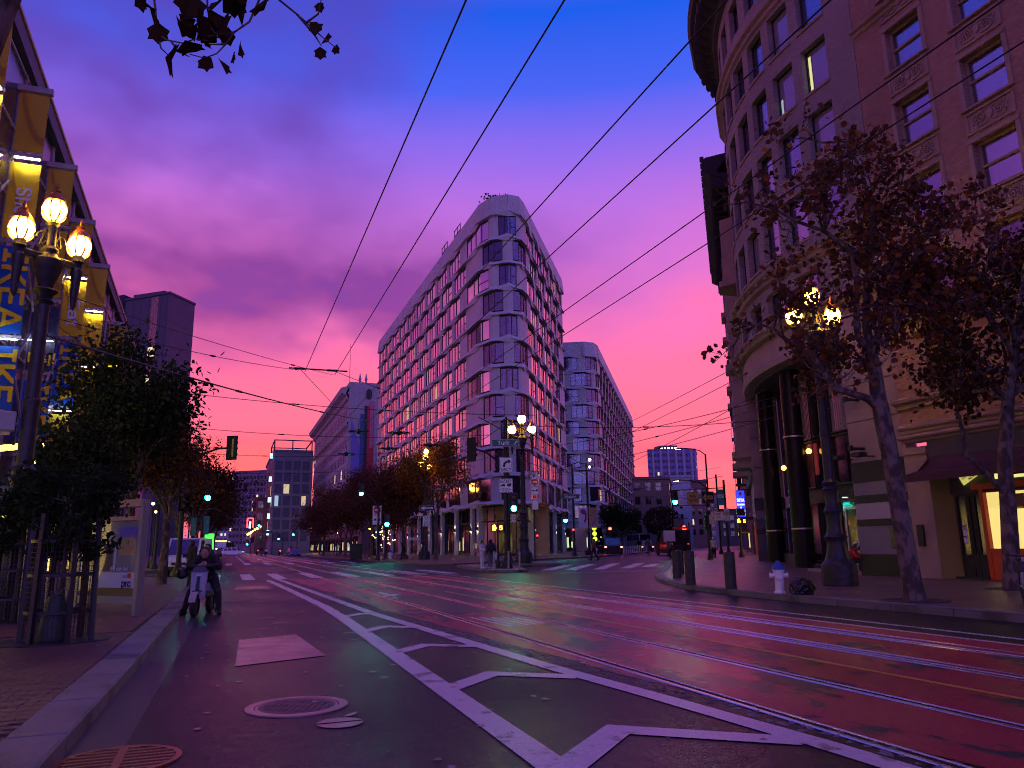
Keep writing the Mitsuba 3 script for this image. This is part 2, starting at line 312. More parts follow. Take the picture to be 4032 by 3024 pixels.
mat('cloth_navy', (.022, .028, .055), .8); mat('cloth_red', (.30, .022, .022), .8); mat('cloth_brown', (.12, .06, .035), .8); mat('cloth_pink', (.50, .16, .20), .8); mat('hair_black', (.010, .009, .008), .5); mat('denim', (.05, .065, .11), .8)
mat('car_white', (.66, .67, .70), .22, clearcoat=1.0, clearcoat_gloss=.9); mat('car_blue', (.02, .07, .20), .2, clearcoat=1.0, clearcoat_gloss=.9); mat('car_dark', (.02, .02, .022), .2, clearcoat=1.0, clearcoat_gloss=.9); mat('car_red', (.28, .02, .02), .2, clearcoat=1.0, clearcoat_gloss=.9)
mat('tyre', (.014, .014, .014), .8); mat('bag', (.010, .010, .011), .22); mat('green_bag', (.018, .040, .030), .55); mat('dirt', (.035, .026, .020), .9)
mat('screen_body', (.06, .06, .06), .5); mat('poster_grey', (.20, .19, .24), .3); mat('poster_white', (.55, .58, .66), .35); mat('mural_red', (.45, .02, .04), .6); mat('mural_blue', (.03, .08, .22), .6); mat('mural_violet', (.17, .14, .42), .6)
mat('copper', (.34, .13, .05), .35, .6); mat('plate', grime_c((.30, .22, .215), .75, 2.6), .36, .3); mat('roof_dark', (.03, .03, .032), .8); mat('lime', (.45, .65, .03), .5); mat('teal', (.02, .22, .26), .5); mat('asph_patch', (.040, .039, .046), .34)
GL = {'type': 'blendbsdf', 'weight': .86, 'a': {'type': 'diffuse', 'reflectance': rgbt((.010, .010, .013))}, 'b': {'type': 'roughconductor', 'alpha': .012, 'specular_reflectance': rgbt((.86, .80, .84))}}
scene['mat_mirror_glass'] = two(GL)
scene['mat_upper_glass'] = two({**GL, 'weight': .52, 'b': {'type': 'roughconductor', 'alpha': .03, 'specular_reflectance': rgbt((.70, .74, .95))}})
scene['mat_window_glass'] = two({**GL, 'weight': .24, 'b': {'type': 'roughconductor', 'alpha': .02, 'specular_reflectance': rgbt((.50, .62, .95))}})
scene['mat_dark_glass'] = two({**GL, 'weight': .16, 'a': {'type': 'diffuse', 'reflectance': rgbt((.008, .009, .010))}})
scene['mat_curtain_glass'] = two({**GL, 'weight': .34, 'a': {'type': 'diffuse', 'reflectance': rgbt((.22, .21, .25))}})
scene['mat_pane'] = {'type': 'thindielectric', 'int_ior': 1.5}
def leaf(name, c, t=.35): scene['mat_' + name] = {'type': 'principledthin', 'base_color': rgbt(c), 'roughness': .6, 'diff_trans': t, 'spec_trans': 0.0}
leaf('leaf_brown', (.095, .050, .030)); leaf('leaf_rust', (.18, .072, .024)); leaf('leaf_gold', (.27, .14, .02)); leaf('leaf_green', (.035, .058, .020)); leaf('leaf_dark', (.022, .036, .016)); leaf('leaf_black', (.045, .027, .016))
mat('column_black', (.009, .009, .010), .28, spec=.12); mat('lamp_off', (.02, .02, .02), .3); mat('glow', (.3, .3, .3), .5)
# ---------------------------------------------------------------- ground, road, markings
def sheet(pts, z): 
    p = np.array([[q[0], q[1], z] for q in pts]); m = trimesh.creation.triangulate_polygon(Polygon(p[:, :2]), engine='earcut')
    return MB().add(np.c_[m[0], np.full(len(m[0]), z)], m[1])
def uv(pts): return [M(u, v)[:2] for u, v in pts]
def ribbon(pts, w, z, mb=None):
    mb = mb or MB(); p = np.array(uv(pts)); t = np.gradient(p, axis=0) if len(p) > 2 else np.repeat(p[1:] - p[:1], 2, 0); d = np.diff(p, axis=0); d /= np.linalg.norm(d, axis=1, keepdims=True)
    n = np.stack([-d[:, 1], d[:, 0]], 1); m = [n[0]] + [(n[i - 1] + n[i]) / (1 + n[i - 1] @ n[i]) for i in range(1, len(n))] + [n[-1]]; m = np.array(m) * w / 2
    L = np.c_[p + m, np.full(len(p), z)]; R = np.c_[p - m, np.full(len(p), z)]
    for i in range(len(p) - 1): mb.quad(R[i], R[i + 1], L[i + 1], L[i])
    return mb
struct('ground', MB().quad((-1500, -300, -.06), (1500, -300, -.06), (1500, 2500, -.06), (-1500, 2500, -.06)), 'mat_dark_wall')
road = struct('road', MB().quad((-400, -40, 0), (400, -40, 0), (400, 700, 0), (-400, 700, 0)), 'mat_asphalt')
def lineR(u): return np.interp(u, [0, 5.6, 9.2, 12.4, 18.2, 48], [4.5, 4.25, 3.88, 3.66, 3.25, 2.25])
us = np.linspace(-6, 40.5, 30)
struct('transit_lane', sheet(uv([(u, lineR(u) + .48 + .06 * math.sin(u * 2.1)) for u in us] + [(40.5, 10.75), (-6, 10.75)]), .004), 'mat_red_lane')
struct('transit_lane', sheet(uv([(95, 2.9), (330, 2.9), (330, 10.75), (95, 10.75)]), .004), 'mat_red_lane')
part(road, 'patch', sheet(uv([(17.6, 4.72), (17.1, 5.85), (24.4, 5.85), (25.4, 4.72)]), .007), 'mat_asph_patch'); part(road, 'patch', sheet(uv([(20.6, 6.25), (20.0, 7.75), (29.6, 7.75), (30.6, 6.25)]), .007), 'mat_asph_patch'); part(road, 'patch', sheet(uv([(25.5, 8.25), (24.8, 9.3), (33, 9.3), (34, 8.25)]), .007), 'mat_asph_patch')
ZP = .008
part(road, 'lane_line', ribbon([(2.5, 2.12), (5.2, 2.2), (11.5, 2.33), (17.3, 2.45), (21, 2.47), (30, 2.25), (40, 1.95)], .27, ZP), 'mat_road_paint')
part(road, 'lane_line', ribbon([(u, lineR(u)) for u in (2, 5, 7, 9.2, 12.4, 18.2, 25, 35, 42)], .24, ZP + .0002), 'mat_road_paint')
for k, c in enumerate([[(17.8, 2.5), (18.4, 3.0), (18.1, 3.3)], [(14.55, 2.42), (15.25, 2.95), (14.75, 3.45)], [(11.45, 2.35), (12.1, 2.97), (11.6, 3.68)], [(8.3, 2.25), (9.1, 3.05), (8.45, 3.88)], [(5.15, 2.25), (6.0, 3.1), (5.1, 4.2)]]):
    part(road, 'chevron', ribbon(c, .27, ZP + .0005), 'mat_road_paint')
part(road, 'lane_line', ribbon([(-4, 11.25), (48, 11.25)], .13, ZP), 'mat_road_paint'); part(road, 'lane_line', ribbon([(8, 10.62), (20.5, 10.55)], .10, ZP), 'mat_road_paint')
part(road, 'lane_line', ribbon([(95, 1.9), (200, 1.9)], .2, ZP), 'mat_road_paint'); part(road, 'lane_line', ribbon([(95, 11.4), (200, 11.4)], .2, ZP), 'mat_road_paint')
part(road, 'yellow_line', ribbon([(2, 7.16), (26, 7.02)], .09, ZP), 'mat_yellow_paint')
for v in (-.6, 1.1, 2.65, 4.5, 6.42, 8.35, 10.25, 12.0): part(road, 'crosswalk_bar', ribbon([(41.2 + .1 * v, v), (50.8, v)], .62, ZP), 'mat_road_paint')
for v in (.2, 2.0, 4.0, 6.2, 8.2, 10.3, 12.4): part(road, 'crosswalk_bar', ribbon([(81, v), (92.5, v)], .62, ZP), 'mat_road_paint')
for a, b in (((43.2, 18.0), (53.3, 24.0)), ((42.7, 19.3), (54, 26.3)), ((42.3, 21), (54, 28.3)), ((43, 23.2), (52.7, 29.7)), ((44.2, 25.4), (50.1, 29.5))): part(road, 'crosswalk_bar', ribbon([a, b], .72, ZP), 'mat_road_paint')
part(road, 'stop_line', ribbon([(38.4, 16.4), (38.2, 22.7)], .28, ZP), 'mat_road_paint')
for a, b in (((62, 22.5), (66, 31)), ((60.5, 24), (64.5, 32.5))): part(road, 'lane_line', ribbon([a, b], .15, ZP), 'mat_road_paint')
# painted word and arrow worn by traffic on the red lane
for k in range(5): part(road, 'word_stroke', ribbon([(16.3 - k * .12 - .1, 4.95 + k * .2), (13.9 + .1 * k, 5.1 + k * .19)], .10, ZP + .001), 'mat_road_paint')
part(road, 'arrow', MB().add(ribbon([(24.4, 4.55), (25.3, 5.35)], .22, ZP + .001).get()[0], [[0, 1, 2, 3]]), 'mat_road_paint'); part(road, 'arrow', ribbon([(26.6, 4.9), (24.2, 5.0)], .16, ZP + .002), 'mat_road_paint')
for (u, v, L) in ((20.9, .55, .30), (18.4, .75, .34), (17.0, .95, .28), (24.0, .6, .5), (26.2, .9, .42), (28.5, .5, .6), (31, 1.1, .5), (15.9, .45, .4), (22.3, 1.3, .35), (12.35, .62, .32), (13.3, 2.0, .28), (14.4, 2.02, .26), (33.5, .6, .8), (19.6, 1.6, .25), (16.9, 5.0, .3), (12.2, 6.5, .22), (9.6, 5.3, .2)):
    part(road, 'paint_fleck', ribbon([(u, v), (u + .10, v + L)], .07, ZP), 'mat_plate')
part(road, 'steel_plate', sheet(uv([(11.1, .18), (11.6, 1.40), (14.6, 1.23), (14.2, .27)]), .010), 'mat_plate')
part(road, 'patch', sheet(uv([(31.5, .3), (31.8, 1.7), (34.5, 1.6), (34.2, .4)]), .006), 'mat_asph_patch')
# rails: head, groove and guard lip
def railhead(pts, w, h=.017):
    mb = MB(); P = [np.array([M(u, v + o, z) for u, v in pts]) for o, z in ((-w / 2, .006), (-w * .28, h * .85), (0, h), (w * .28, h * .85), (w / 2, .006))]; n = len(pts)
    return mb.add(np.vstack(P), [[k * n + i, k * n + i + 1, (k + 1) * n + i + 1, (k + 1) * n + i] for k in range(4) for i in range(n - 1)])
for v in (4.60, 6.03, 8.05, 9.50):
    part(road, 'rail', railhead([(-6, v), (330, v)], .062), 'mat_rail', smooth=True); part(road, 'rail', railhead([(-6, v + .115), (330, v + .105)], .022), 'mat_rail', smooth=True)
    part(road, 'rail_groove', ribbon([(-6, v + .068), (330, v + .068)], .10, .0055), 'mat_groove')
part(road, 'rail', railhead([(-6, 8.42), (20, 8.30), (34, 8.12)], .06), 'mat_rail', smooth=True); part(road, 'rail', railhead([(-6, 10.05), (14, 9.85), (26, 9.6)], .05), 'mat_rail', smooth=True)
# broken edge between the asphalt and the track slab
ed = MB(); rr = np.random.default_rng(5)
for u in np.arange(1.5, 16, .11):
    for q in range(2):
        c = M(u + rr.uniform(-.05, .05), lineR(u) + rr.uniform(.16, .46), 0); s = rr.uniform(.02, .07); a = rr.uniform(0, 6.3); n = 6; th = a + np.arange(n) * 2 * PI / n; rad = s * rr.uniform(.5, 1.2, n)
        h = rr.uniform(.005, .014); ed.add(np.vstack([np.c_[c[0] + rad * np.cos(th), c[1] + rad * np.sin(th), np.full(n, .001)], [[c[0], c[1], h + .004]]]), [[i, (i + 1) % n, n] for i in range(n)])
k = part(road, 'rubble', ed, 'mat_kerb'); labels[k] = {'kind': 'stuff'}

# kerbs and pavements
RK = [(-8, 13.45), (10, 13.45), (16.3, 13.45), (19.7, 13.75), (22.6, 14.3), (26.7, 15.9), (29.6, 17.4), (38.1, 23.1), (48.8, 31), (71.2, 46.7), (110, 72)]
RB = [(-8, 27), (10, 27), (17, 27), (21, 27), (25, 27), (28.5, 28), (31, 29.5), (36, 33), (44, 39), (65, 54), (104, 80)]
def ss(a, b, x): t = np.clip((x - a) / (b - a), 0, 1); return t * t * (3 - 2 * t)
def zside(u, t): return .15 + .40 * ss(24, 35, u) * ss(.1, .75, t) * ss(75, 50, u)
mb = MB(); G = 8; P = []
for (k, b) in zip(RK, RB):
    for j in range(G + 1):
        t = j / G; u, v = k[0] * (1 - t) + b[0] * t, k[1] * (1 - t) + b[1] * t; P.append(M(u, v, zside(u, t)))
mb.add(P, [[i * (G + 1) + j, i * (G + 1) + j + 1, (i + 1) * (G + 1) + j + 1, (i + 1) * (G + 1) + j] for i in range(len(RK) - 1) for j in range(G)])
rside = struct('right_pavement', mb, 'mat_flag', smooth=True)
kp = Path([M(u, v) for u, v in RK][::-1])
def kerb(holder, path, a, b, w, L=1.55, gap=.012, z1=.155, matn='mat_kerb', out=.0):
    q = a
    while q < b - .3:
        e = min(q + L, b); m = MB(); d = .02
        path.box(m, q + gap, e - gap, -.03, z1 - d, -w, out); c = path.cuts(q + gap, e - gap)
        for i in range(len(c) - 1): m.hexa([path.at(c[i], z1 - d, -w), path.at(c[i + 1], z1 - d, -w), path.at(c[i + 1], z1 - d, out), path.at(c[i], z1 - d, out), path.at(c[i] + .01, z1, -w + .005), path.at(c[i + 1] - .01, z1, -w + .005), path.at(c[i + 1] - .01, z1, out - d), path.at(c[i] + .01, z1, out - d)][::-1])
        part(holder, 'kerb_stone', m, matn); q = e
kerb(rside, kp, 40, kp.len - 2, .32)
lk = Path([M(u, v) for u, v in [(-6, -1.2), (2, -1.12), (12, -1.0), (28, -.92), (41, -.95), (43.2, -1.4), (44.4, -2.6), (44.6, -8)]])
# the left pavement slab lies just under its bricks
lw = [M(u, v)[:2] for u, v in [(-6, -1.5), (2, -1.45), (12, -1.33), (28, -1.25), (40.7, -1.3), (42.8, -1.9), (44.1, -3), (44.2, -40), (-6, -40)]]
mb = MB().prism(lw, -.03, .138); lside = struct('left_pavement', mb, 'mat_dirt')
lk = Path([M(u, v) for u, v in [(-6, -1.2), (2, -1.12), (12, -1.0), (28, -.92), (41, -.95), (43.2, -1.4), (44.4, -2.6), (44.6, -8)]])
lkr = Path(lk.p)      # travelling up the avenue the road lies on the right
kerb(lside, lkr, 2.5, lkr.len, .42, 1.5)
part(lside, 'gutter', ribbon([(-4, -.95), (2, -.93), (12, -.80), (28, -.72), (41, -.75)], .40, .005), 'mat_asph_patch')
def brick(u, v, h, jit): 
    b = .004; p = []
    for dz, k in ((-.012, 0), (-.002, 0), (0, b)):
        for du, dv in ((-.047 + k, -.1 + k), (-.047 + k, .1 - k), (.047 - k, .1 - k), (.047 - k, -.1 + k)): p.append(M(u + du + jit[0], v + dv + jit[1], h + dz))
    return np.array(p), np.vstack([[[4 * r + i, 4 * r + (i + 1) % 4, 4 * r + 4 + (i + 1) % 4, 4 * r + 4 + i] for i in range(4)] for r in (0, 1)] + [[[8, 9, 10, 11]]])[:, ::-1]
BM = [mat('paver_brick_a', (.085, .040, .033), .5), mat('paver_brick_b', (.115, .052, .040), .45), mat('paver_brick_c', (.070, .035, .031), .55)]
bl = []
for r in range(int(4.4 / .105), int(15.2 / .105)):
    for c in range(-30, 0):
        u, v = r * .105, (c + .5 * (r % 2)) * .21; kv = -1.45 + .012 * u - .012
        if v + .1 > kv or v < -5.6: continue
        x = M(u, v); 
        if x[1] < 2.5 or x[0] < -.86 * x[1] - .4: continue
        if (u - 14.2) ** 2 + (v + 2.55) ** 2 < .72: continue
        bl.append((x[1], u, v))
bl.sort(); rest = [MB(), MB(), MB()]; rb = np.random.default_rng(3)
for i, (_, u, v) in enumerate(bl):
    m = brick(u, v, .150 + rb.uniform(-.004, .002), rb.uniform(-.003, .003, 2)); q = int(rb.integers(3))
    if i < 290: part(lside, 'brick', (m[0], np.vstack([m[1][:, [0, 1, 2]], m[1][:, [0, 2, 3]]])), BM[q])
    else: rest[0].add(*m)
k = part(lside, 'brick_field', rest[0], BM[0]); labels[k] = {'kind': 'stuff'}
part(lside, 'far_brick', sheet(uv([(15.2, -1.5), (28, -1.30), (40.6, -1.35), (44, -3.1), (44, -14), (15.2, -14)]), .146), 'mat_paver')
struct('corner_pavement', MB().prism(uv([(60.2, 17.0), (62, 16.1), (65, 15.75), (120, 15.2), (320, 14.5), (320, 140), (230, 140), (150, 93), (119.5, 70.9), (87, 45.7), (77.6, 36.3), (71.6, 28.2), (64.5, 21.0), (61, 18.8)]), -.03, .15), 'mat_flag')
isl = struct('traffic_island', MB().prism(uv([(54, 15.5), (42.6, 14.15), (41.4, 14.4), (41.0, 15.2), (41.6, 16.2), (55.5, 20.1), (57.5, 19.0), (56, 16.4)]), -.03, .15), 'mat_kerb')
part(isl, 'tactile_strip', sheet(uv([(53.5, 16.0), (49.5, 15.4), (49.5, 16.3), (53.5, 17.0)]), .156), 'mat_yellow_paint')
struct('lamp_island', MB().prism(uv([(58.5, 21.7), (52, 20.6), (50.8, 21.1), (51, 22.4), (58, 24.6), (59.3, 23.6)]), -.03, .22), 'mat_kerb')
struct('far_left_pavement', MB().prism(uv([(61, -1.6), (62, -.9), (330, -.9), (330, -60), (61, -60)]), -.03, .15), 'mat_flag')

# iron covers, road decal, leaves
def disc(mb, c, r0, r1, z0, z1, n=40):
    th = np.arange(n) * 2 * PI / n; q = np.stack([np.cos(th), np.sin(th)], 1)
    ring = lambda r, z: np.c_[q * r + np.asarray(c)[:2], np.full(n, z)]
    R = np.vstack([ring(r1, z0), ring(r1, z1), ring(r0, z1), ring(r0, z0)]); f = [[k * n + i, k * n + (i + 1) % n, (k + 1) * n + (i + 1) % n, (k + 1) * n + i] for k in range(3) for i in range(n)]; return mb.add(R, f)
c = M(8.1, .72); t = thing('manhole_cover', 'round iron manhole cover with a pale rim in the asphalt', 'manhole cover')
part(t, 'rim', disc(MB(), c, .40, .485, 0, .012), 'mat_plate'); part(t, 'inner_rim', disc(MB(), c, .365, .39, 0, .009), 'mat_plate')
m = disc(MB(), c, .001, .36, 0, .006)
for i in range(-5, 6):
    for j in range(-5, 6):
        if i * i + j * j < 27: m.box(c + [i * .06, j * .06, .007], (.035, .035, .004))
part(t, 'lid', m, 'mat_cast_iron')
c = M(6.62, -.66); t = thing('drain_grate', 'round brass coloured drain grate with slots by the gutter', 'drain grate')
part(t, 'rim', disc(MB(), c, .385, .43, 0, .016), 'mat_copper'); part(t, 'pit', disc(MB(), c, .001, .385, 0, .0075), 'mat_black')
m = MB()
for i in range(-4, 5):
    h = math.sqrt(max(.385 ** 2 - (i * .092) ** 2, 0))
    for s in (-1, 1): m.bar(c + UU * (i * .092) + VV * s * .03 + [0, 0, .011], c + UU * (i * .092) + VV * s * h + [0, 0, .011], .038, .008)
m.bar(c - UU * .38 + [0, 0, .012], c + UU * .38 + [0, 0, .012], .06, .009); part(t, 'grille', m, 'mat_copper')
c = M(7.2, 1.01); th = np.linspace(0, 2 * PI, 40, endpoint=False)
def blob(a0, a1, e=.0): return [c[:2] + VV[:2] * .2 * math.cos(x) + UU[:2] * .2 * math.sin(x) for x in np.linspace(a0, a1, 24)]
m = sheet(blob(.16, PI - .16), .009); m.add(*sheet(blob(PI + .05, 2 * PI - .05), .009).get()); lf = [c[:2] + VV[:2] * (.06 + .16 * s) + UU[:2] * (.23 + .14 * s + w) for s, w in ((0, 0), (.35, .05), (.7, .055), (1, .02), (.75, -.045), (.35, -.05))]
m.add(*sheet(lf, .009).get()); solo('road_decal', 'pale round fruit shaped decal with a leaf stuck on the asphalt', 'decal', m, 'mat_plate')
m = MB(); rl = np.random.default_rng(21)
for i in range(330):
    u = rl.uniform(4.5, 40) if i % 3 else rl.uniform(12, 40); v = rl.uniform(-.7, 4.0) if i % 4 else rl.uniform(-3.5, 11)
    z = .006 if v > -.9 else .158
    if z > .1 and u > 42: continue
    c = M(u, v, z + .004); a = rl.uniform(0, 6.3); s = rl.uniform(.018, .05); n = 7; th = a + np.arange(n) * 2 * PI / n; r = s * rl.uniform(.5, 1.3, n)
    m.add(np.vstack([np.c_[c[0] + r * np.cos(th), c[1] + r * np.sin(th), c[2] + rl.uniform(-.002, .004, n)], [c]]), [[j, (j + 1) % n, n] for j in range(n)])
solo('fallen_leaves', 'small fallen leaves and litter scattered over the road by the kerb', 'leaves', m, 'mat_plate', kind='stuff')
# ---------------------------------------------------------------- the two white faceted buildings
def mullions(path, fr, a, b, z0, z1, n, off, w=.085, d=.10, trans=None):
    path.box(fr, a, b, z0, z0 + w, off - d, off + .02); path.box(fr, a, b, z1 - w, z1, off - d, off + .02)
    for q in [a] + [a + (b - a) * x for x in n] + [b - w]: path.box(fr, q, q + w, z0 + w, z1 - w, off - d, off + .02)
    if trans: path.box(fr, a + (b - a) * n[-1] + w, b - w, trans, trans + w * .7, off - d, off + .015)
def faceted(t, path, spans, z0, pitch, nf, lit, wh=.775, seedv=1, small=False, nose=(0, 0)):
    """spans(k): window intervals along the path on floor k; bands between the floors are folded in and out"""
    rg = np.random.default_rng(seedv)
    for k in range(nf):
        zb = z0 + k * pitch; zt = zb + pitch; zw0, zw1 = zb + pitch * (1 - wh) * .62, zb + pitch * (1 - wh) * .62 + pitch * wh
        ws = sorted(spans(k)); q = 0.0
        for a, b in ws:
            fr = MB(); W = b - a; n = [.33, .66] if W < 4.2 else ([.22, .5, .78] if rg.random() < .6 else [.38, .62])
            if small: n = [.5]
            mullions(path, fr, a, b, zw0, zw1, n, -.10, trans=zw0 + pitch * wh * .42 if rg.random() < .6 else None)
            w = part(t, 'window', fr, 'mat_dark_frame')
            g = MB(); path.box(g, a + .05, b - .05, zw0 + .05, zw1 - .05, -.20, -.16); part(w, 'glass', g, 'mat_window_glass' if nose[0] < (a + b) / 2 < nose[1] else 'mat_mirror_glass')
            if rg.random() < lit:
                p = MB(); i = int(rg.integers(len(n) + 1)); xs = [0] + n + [1]; path.box(p, a + W * xs[i] + .12, a + W * xs[i + 1] - .04, zw0 + .12, zw1 - .12 - rg.uniform(0, 1.2), -.155, -.15)
                part(w, 'lit_pane', p, 'mat_glow', e=emit(np.array((.55, .40, .12)) * rg.uniform(.4, 1.0), .05))
        edges = [0] + [x for w in ws for x in w] + [path.len]
        for i in range(0, len(edges), 2):
            a, b = edges[i], edges[i + 1]
            if b - a > .15:
                m = MB(); path.box(m, a, b, zw0 - .3, zw1 + .3, -.55, -.06); part(t, 'pier_panel', m, 'mat_white_panel')
        # folded spandrel under this floor's windows
        band(t, path, zb - pitch * (1 - wh) * .38, zw0, ws, k, pitch)
    m = MB(); path.box(m, 0, path.len, z0 - .2, z0 + nf * pitch + .5, -1.2, -.52); part(t, 'core_wall', m, 'mat_dark_wall')
def band(t, path, z0, z1, ws, k, pitch, top=None):
    pts = sorted(set([0.0, path.len] + [(a + b) / 2 for a, b in ws] + [x for a, b in ws for x in (a - .1, b + .1) if 0 < x < path.len] + list(path.s[1:-1])))
    pts = [p for i, p in enumerate(pts) if i == 0 or p - pts[i - 1] > .25]; R = []; mb = MB()
    for i, q in enumerate(pts):
        mid = any(abs(q - (a + b) / 2) < .3 for a, b in ws); s = 1 if mid else -1
        zt, zb_, zm = (top if top else z1) + (.0 if top else .16 * s), z0 - .16 * s, z0 + (z1 - z0) * (.42 + .22 * s)
        o = .16 if mid else .40
        R.append([path.at(q, zb_, -.5), path.at(q, zb_, .05), path.at(q, zm, o), path.at(q, zt, .05), path.at(q, zt, -.5)])
    n = len(R); mb.add(np.array(R).reshape(-1, 3), np.array([[i * 5 + j, i * 5 + j + 1, i * 5 + 6 + j, i * 5 + 5 + j] for i in range(n - 1) for j in range(4)])[:, ::-1])
    part(t, 'spandrel_band', mb, 'mat_white_panel')
    jm = MB()
    for a, b in ws:
        for q in ((a + b) / 2,):
            jm.bar(path.at(q, z0 + .1, .10), path.at(q, (z0 + z1) / 2 + .1, .175), .03, .03)
t = thing('office_building', 'tall white faceted wedge building with rounded nose and staggered windows', 'building')
L0, Anose, Bn, Cn, R0 = (-4.5, 105), (-2.6, 102.4), (-.25, 101.6), (1.35, 102.4), (2.1, 104.5)
Lend = np.array(L0) + UU[:2] * 81; Rend = np.array(R0) + TU[:2] * 34.5
cp = Path([Lend, L0, Anose, Bn, Cn, R0, Rend]); S = cp.s
def cspans(k):
    ev = k % 2 == 0; out = []; lim = S[1] - (8.6 if ev else 2.2); q = 1.2 if ev else 4.4
    while q + 6.2 < lim: out.append((q, q + 6.3)); q += 7.9
    if ev and lim - q > 2.5: out.append((q, lim - .6))
    out += [(S[1] - 6.4, S[2] - .9), (S[2] + 1.0, S[4] - .45)] if ev else [(S[1] + .7, S[3] - .85), (S[3] + .75, S[5] + 1.3)]
    q = S[5] + (1.8 if ev else 4.0)
    while q + 4.4 < cp.len - .6: out.append((q, q + 5.2)); q += 6.6
    return out
faceted(t, cp, cspans, 7.0, 3.75, 11, .05, seedv=4, nose=(S[1] - 1, S[5] + .5))
zt = 7 + 11 * 3.75
band(t, cp, zt - .35, zt + .9, cspans(0), 0, 3.75, top=zt + 2.9)
m = MB()
for q in list(S[1:-1]) + [S[1] - 8 * i for i in range(1, 10)] + [S[5] + 7 * i for i in range(1, 5)]: m.bar(cp.at(q, zt + .6, .075), cp.at(q, zt + 2.85, .065), .035, .03)
part(t, 'panel_joint', m, 'mat_dark_frame')
m = MB().prism([cp.at(q, 0, -.5)[:2] for q in S] + [(Rend + Lend) / 2], zt + .3, zt + .6); part(t, 'roof', m, 'mat_roof_dark')
# roof screens behind the left parapet
for a in (58, 66):
    m = MB(); p = [cp.at(a, zt + 2.9, -.5), cp.at(a + 3.5, zt + 2.9, -.5)]
    for z in (0, 1.0, 2.0): m.bar(p[0] + [0, 0, z], p[1] + [0, 0, z], .1)
    for w in (0, .5, 1): q = p[0] * (1 - w) + p[1] * w; m.bar(q, q + [0, 0, 2.1], .12)
    part(t, 'roof_rail', m, 'mat_dark_frame')
# ground floor: piers, storefront frames, panes and a lit lobby
ge = [(S[1] - 80, S[1] - 2.0), (S[1] - 2.0, S[5] + 1.5), (S[5] + 1.5, cp.len)]
pier_s = list(np.arange(2.5, S[1] - 4, 8.2)) + [S[1] - 1.6, S[5] + 3.0, S[5] + 12, S[5] + 21, S[5] + 30]
for q in pier_s:
    m = MB(); cp.box(m, q - .5, q + .5, 0, 6.75, -.7, .0); p = part(t, 'pier', m, 'mat_white_panel')
    if q > S[1] - 50:
        m = MB(); cp.box(m, q - .11, q + .11, 3.55, 4.05, .01, .28); s = part(t, 'sconce', m, 'mat_dark_frame')
        m = MB(); a, b = cp.at(q - .08, 4.055, .03), cp.at(q + .08, 4.055, .15); 
        m.quad(cp.at(q - .1, 3.54, .08), cp.at(q + .1, 3.54, .08), cp.at(q + .1, 3.54, .27), cp.at(q - .1, 3.54, .27)).quad(cp.at(q - .1, 4.06, .27), cp.at(q + .1, 4.06, .27), cp.at(q + .1, 4.06, .08), cp.at(q - .1, 4.06, .08))
        part(s, 'lens', m, 'mat_glow', e=emit((420, 290, 60), 1.0))
edges = [0] + [x for q in pier_s for x in (q - .5, q + .5)] + [cp.len]
for i in range(0, len(edges), 2):
    a, b = edges[i], edges[i + 1]
    if b - a < .6: continue
    fr = MB(); nn = max(2, int((b - a) / 1.7)); cp.box(fr, a, b, .15, .45, -.55, -.4); cp.box(fr, a, b, 4.6, 4.8, -.55, -.4); cp.box(fr, a, b, 6.6, 6.9, -.55, -.4)
    for w in np.linspace(a, b, nn + 1)[1:-1]: cp.box(fr, w - .05, w + .05, .45, 6.6, -.55, -.4)
    s = part(t, 'storefront', fr, 'mat_dark_frame')
    nose = a < S[3] < b
    g = MB(); cp.box(g, a, b, .45, 6.6, -.48, -.47) if not nose else [g.quad(cp.at(c0, .45, -.47), cp.at(c1, .45, -.47), cp.at(c1, 6.6, -.47), cp.at(c0, 6.6, -.47)) for c0, c1 in zip(cp.cuts(a, b)[:-1], cp.cuts(a, b)[1:])]
    part(s, 'glass', g, 'mat_pane' if nose else 'mat_dark_glass')
    if not nose and a > S[1] - 45:
        rg = np.random.default_rng(i); m = MB()
        for w in np.linspace(a, b, nn + 1)[:-1]:
            if rg.random() < .5: cp.box(m, w + .3, w + .3 + rg.uniform(.05, .5), .8, rg.uniform(1.6, 3.6), -.465, -.46)
        if m.v: part(s, 'lit_pane', m, 'mat_glow', e=emit((.75, .62, .22), .08))
m = MB().quad((-5, 110, .15), (5, 110, .15), (5, 110, 6.9), (-5, 110, 6.9)).quad((-5, 101, .17), (5, 101, .17), (5, 110, .17), (-5, 110, .17)).quad((-5, 110, 6.85), (5, 110, 6.85), (5, 101, 6.85), (-5, 101, 6.85)); part(t, 'lobby_room', m, 'mat_tan_paint')
m = MB().box((-1.6, 108.8, 2.6), (2.6, .2, 4.6)); part(t, 'lobby_wall', m, 'mat_olive_wall')
th = np.linspace(0, 2 * PI, 41); m = MB().tube(np.c_[-1.9 + 1.15 * np.cos(th), 106 + 1.15 * np.sin(th), th * 0 + 4.15], .07, 6); part(t, 'ring_lamp', m, 'mat_glow', smooth=True, e=emit((9, 7, 2.4), 1.0))
m = MB()
for x, y in ((-2.4, 104.6), (.2, 104), (-.9, 106), (1.0, 106)): m.quad((x, y, 6.78), (x, y + .35, 6.78), (x + .35, y + .35, 6.78), (x + .35, y, 6.78))
part(t, 'downlight', m, 'mat_glow', e=emit((22, 18, 8), .8))
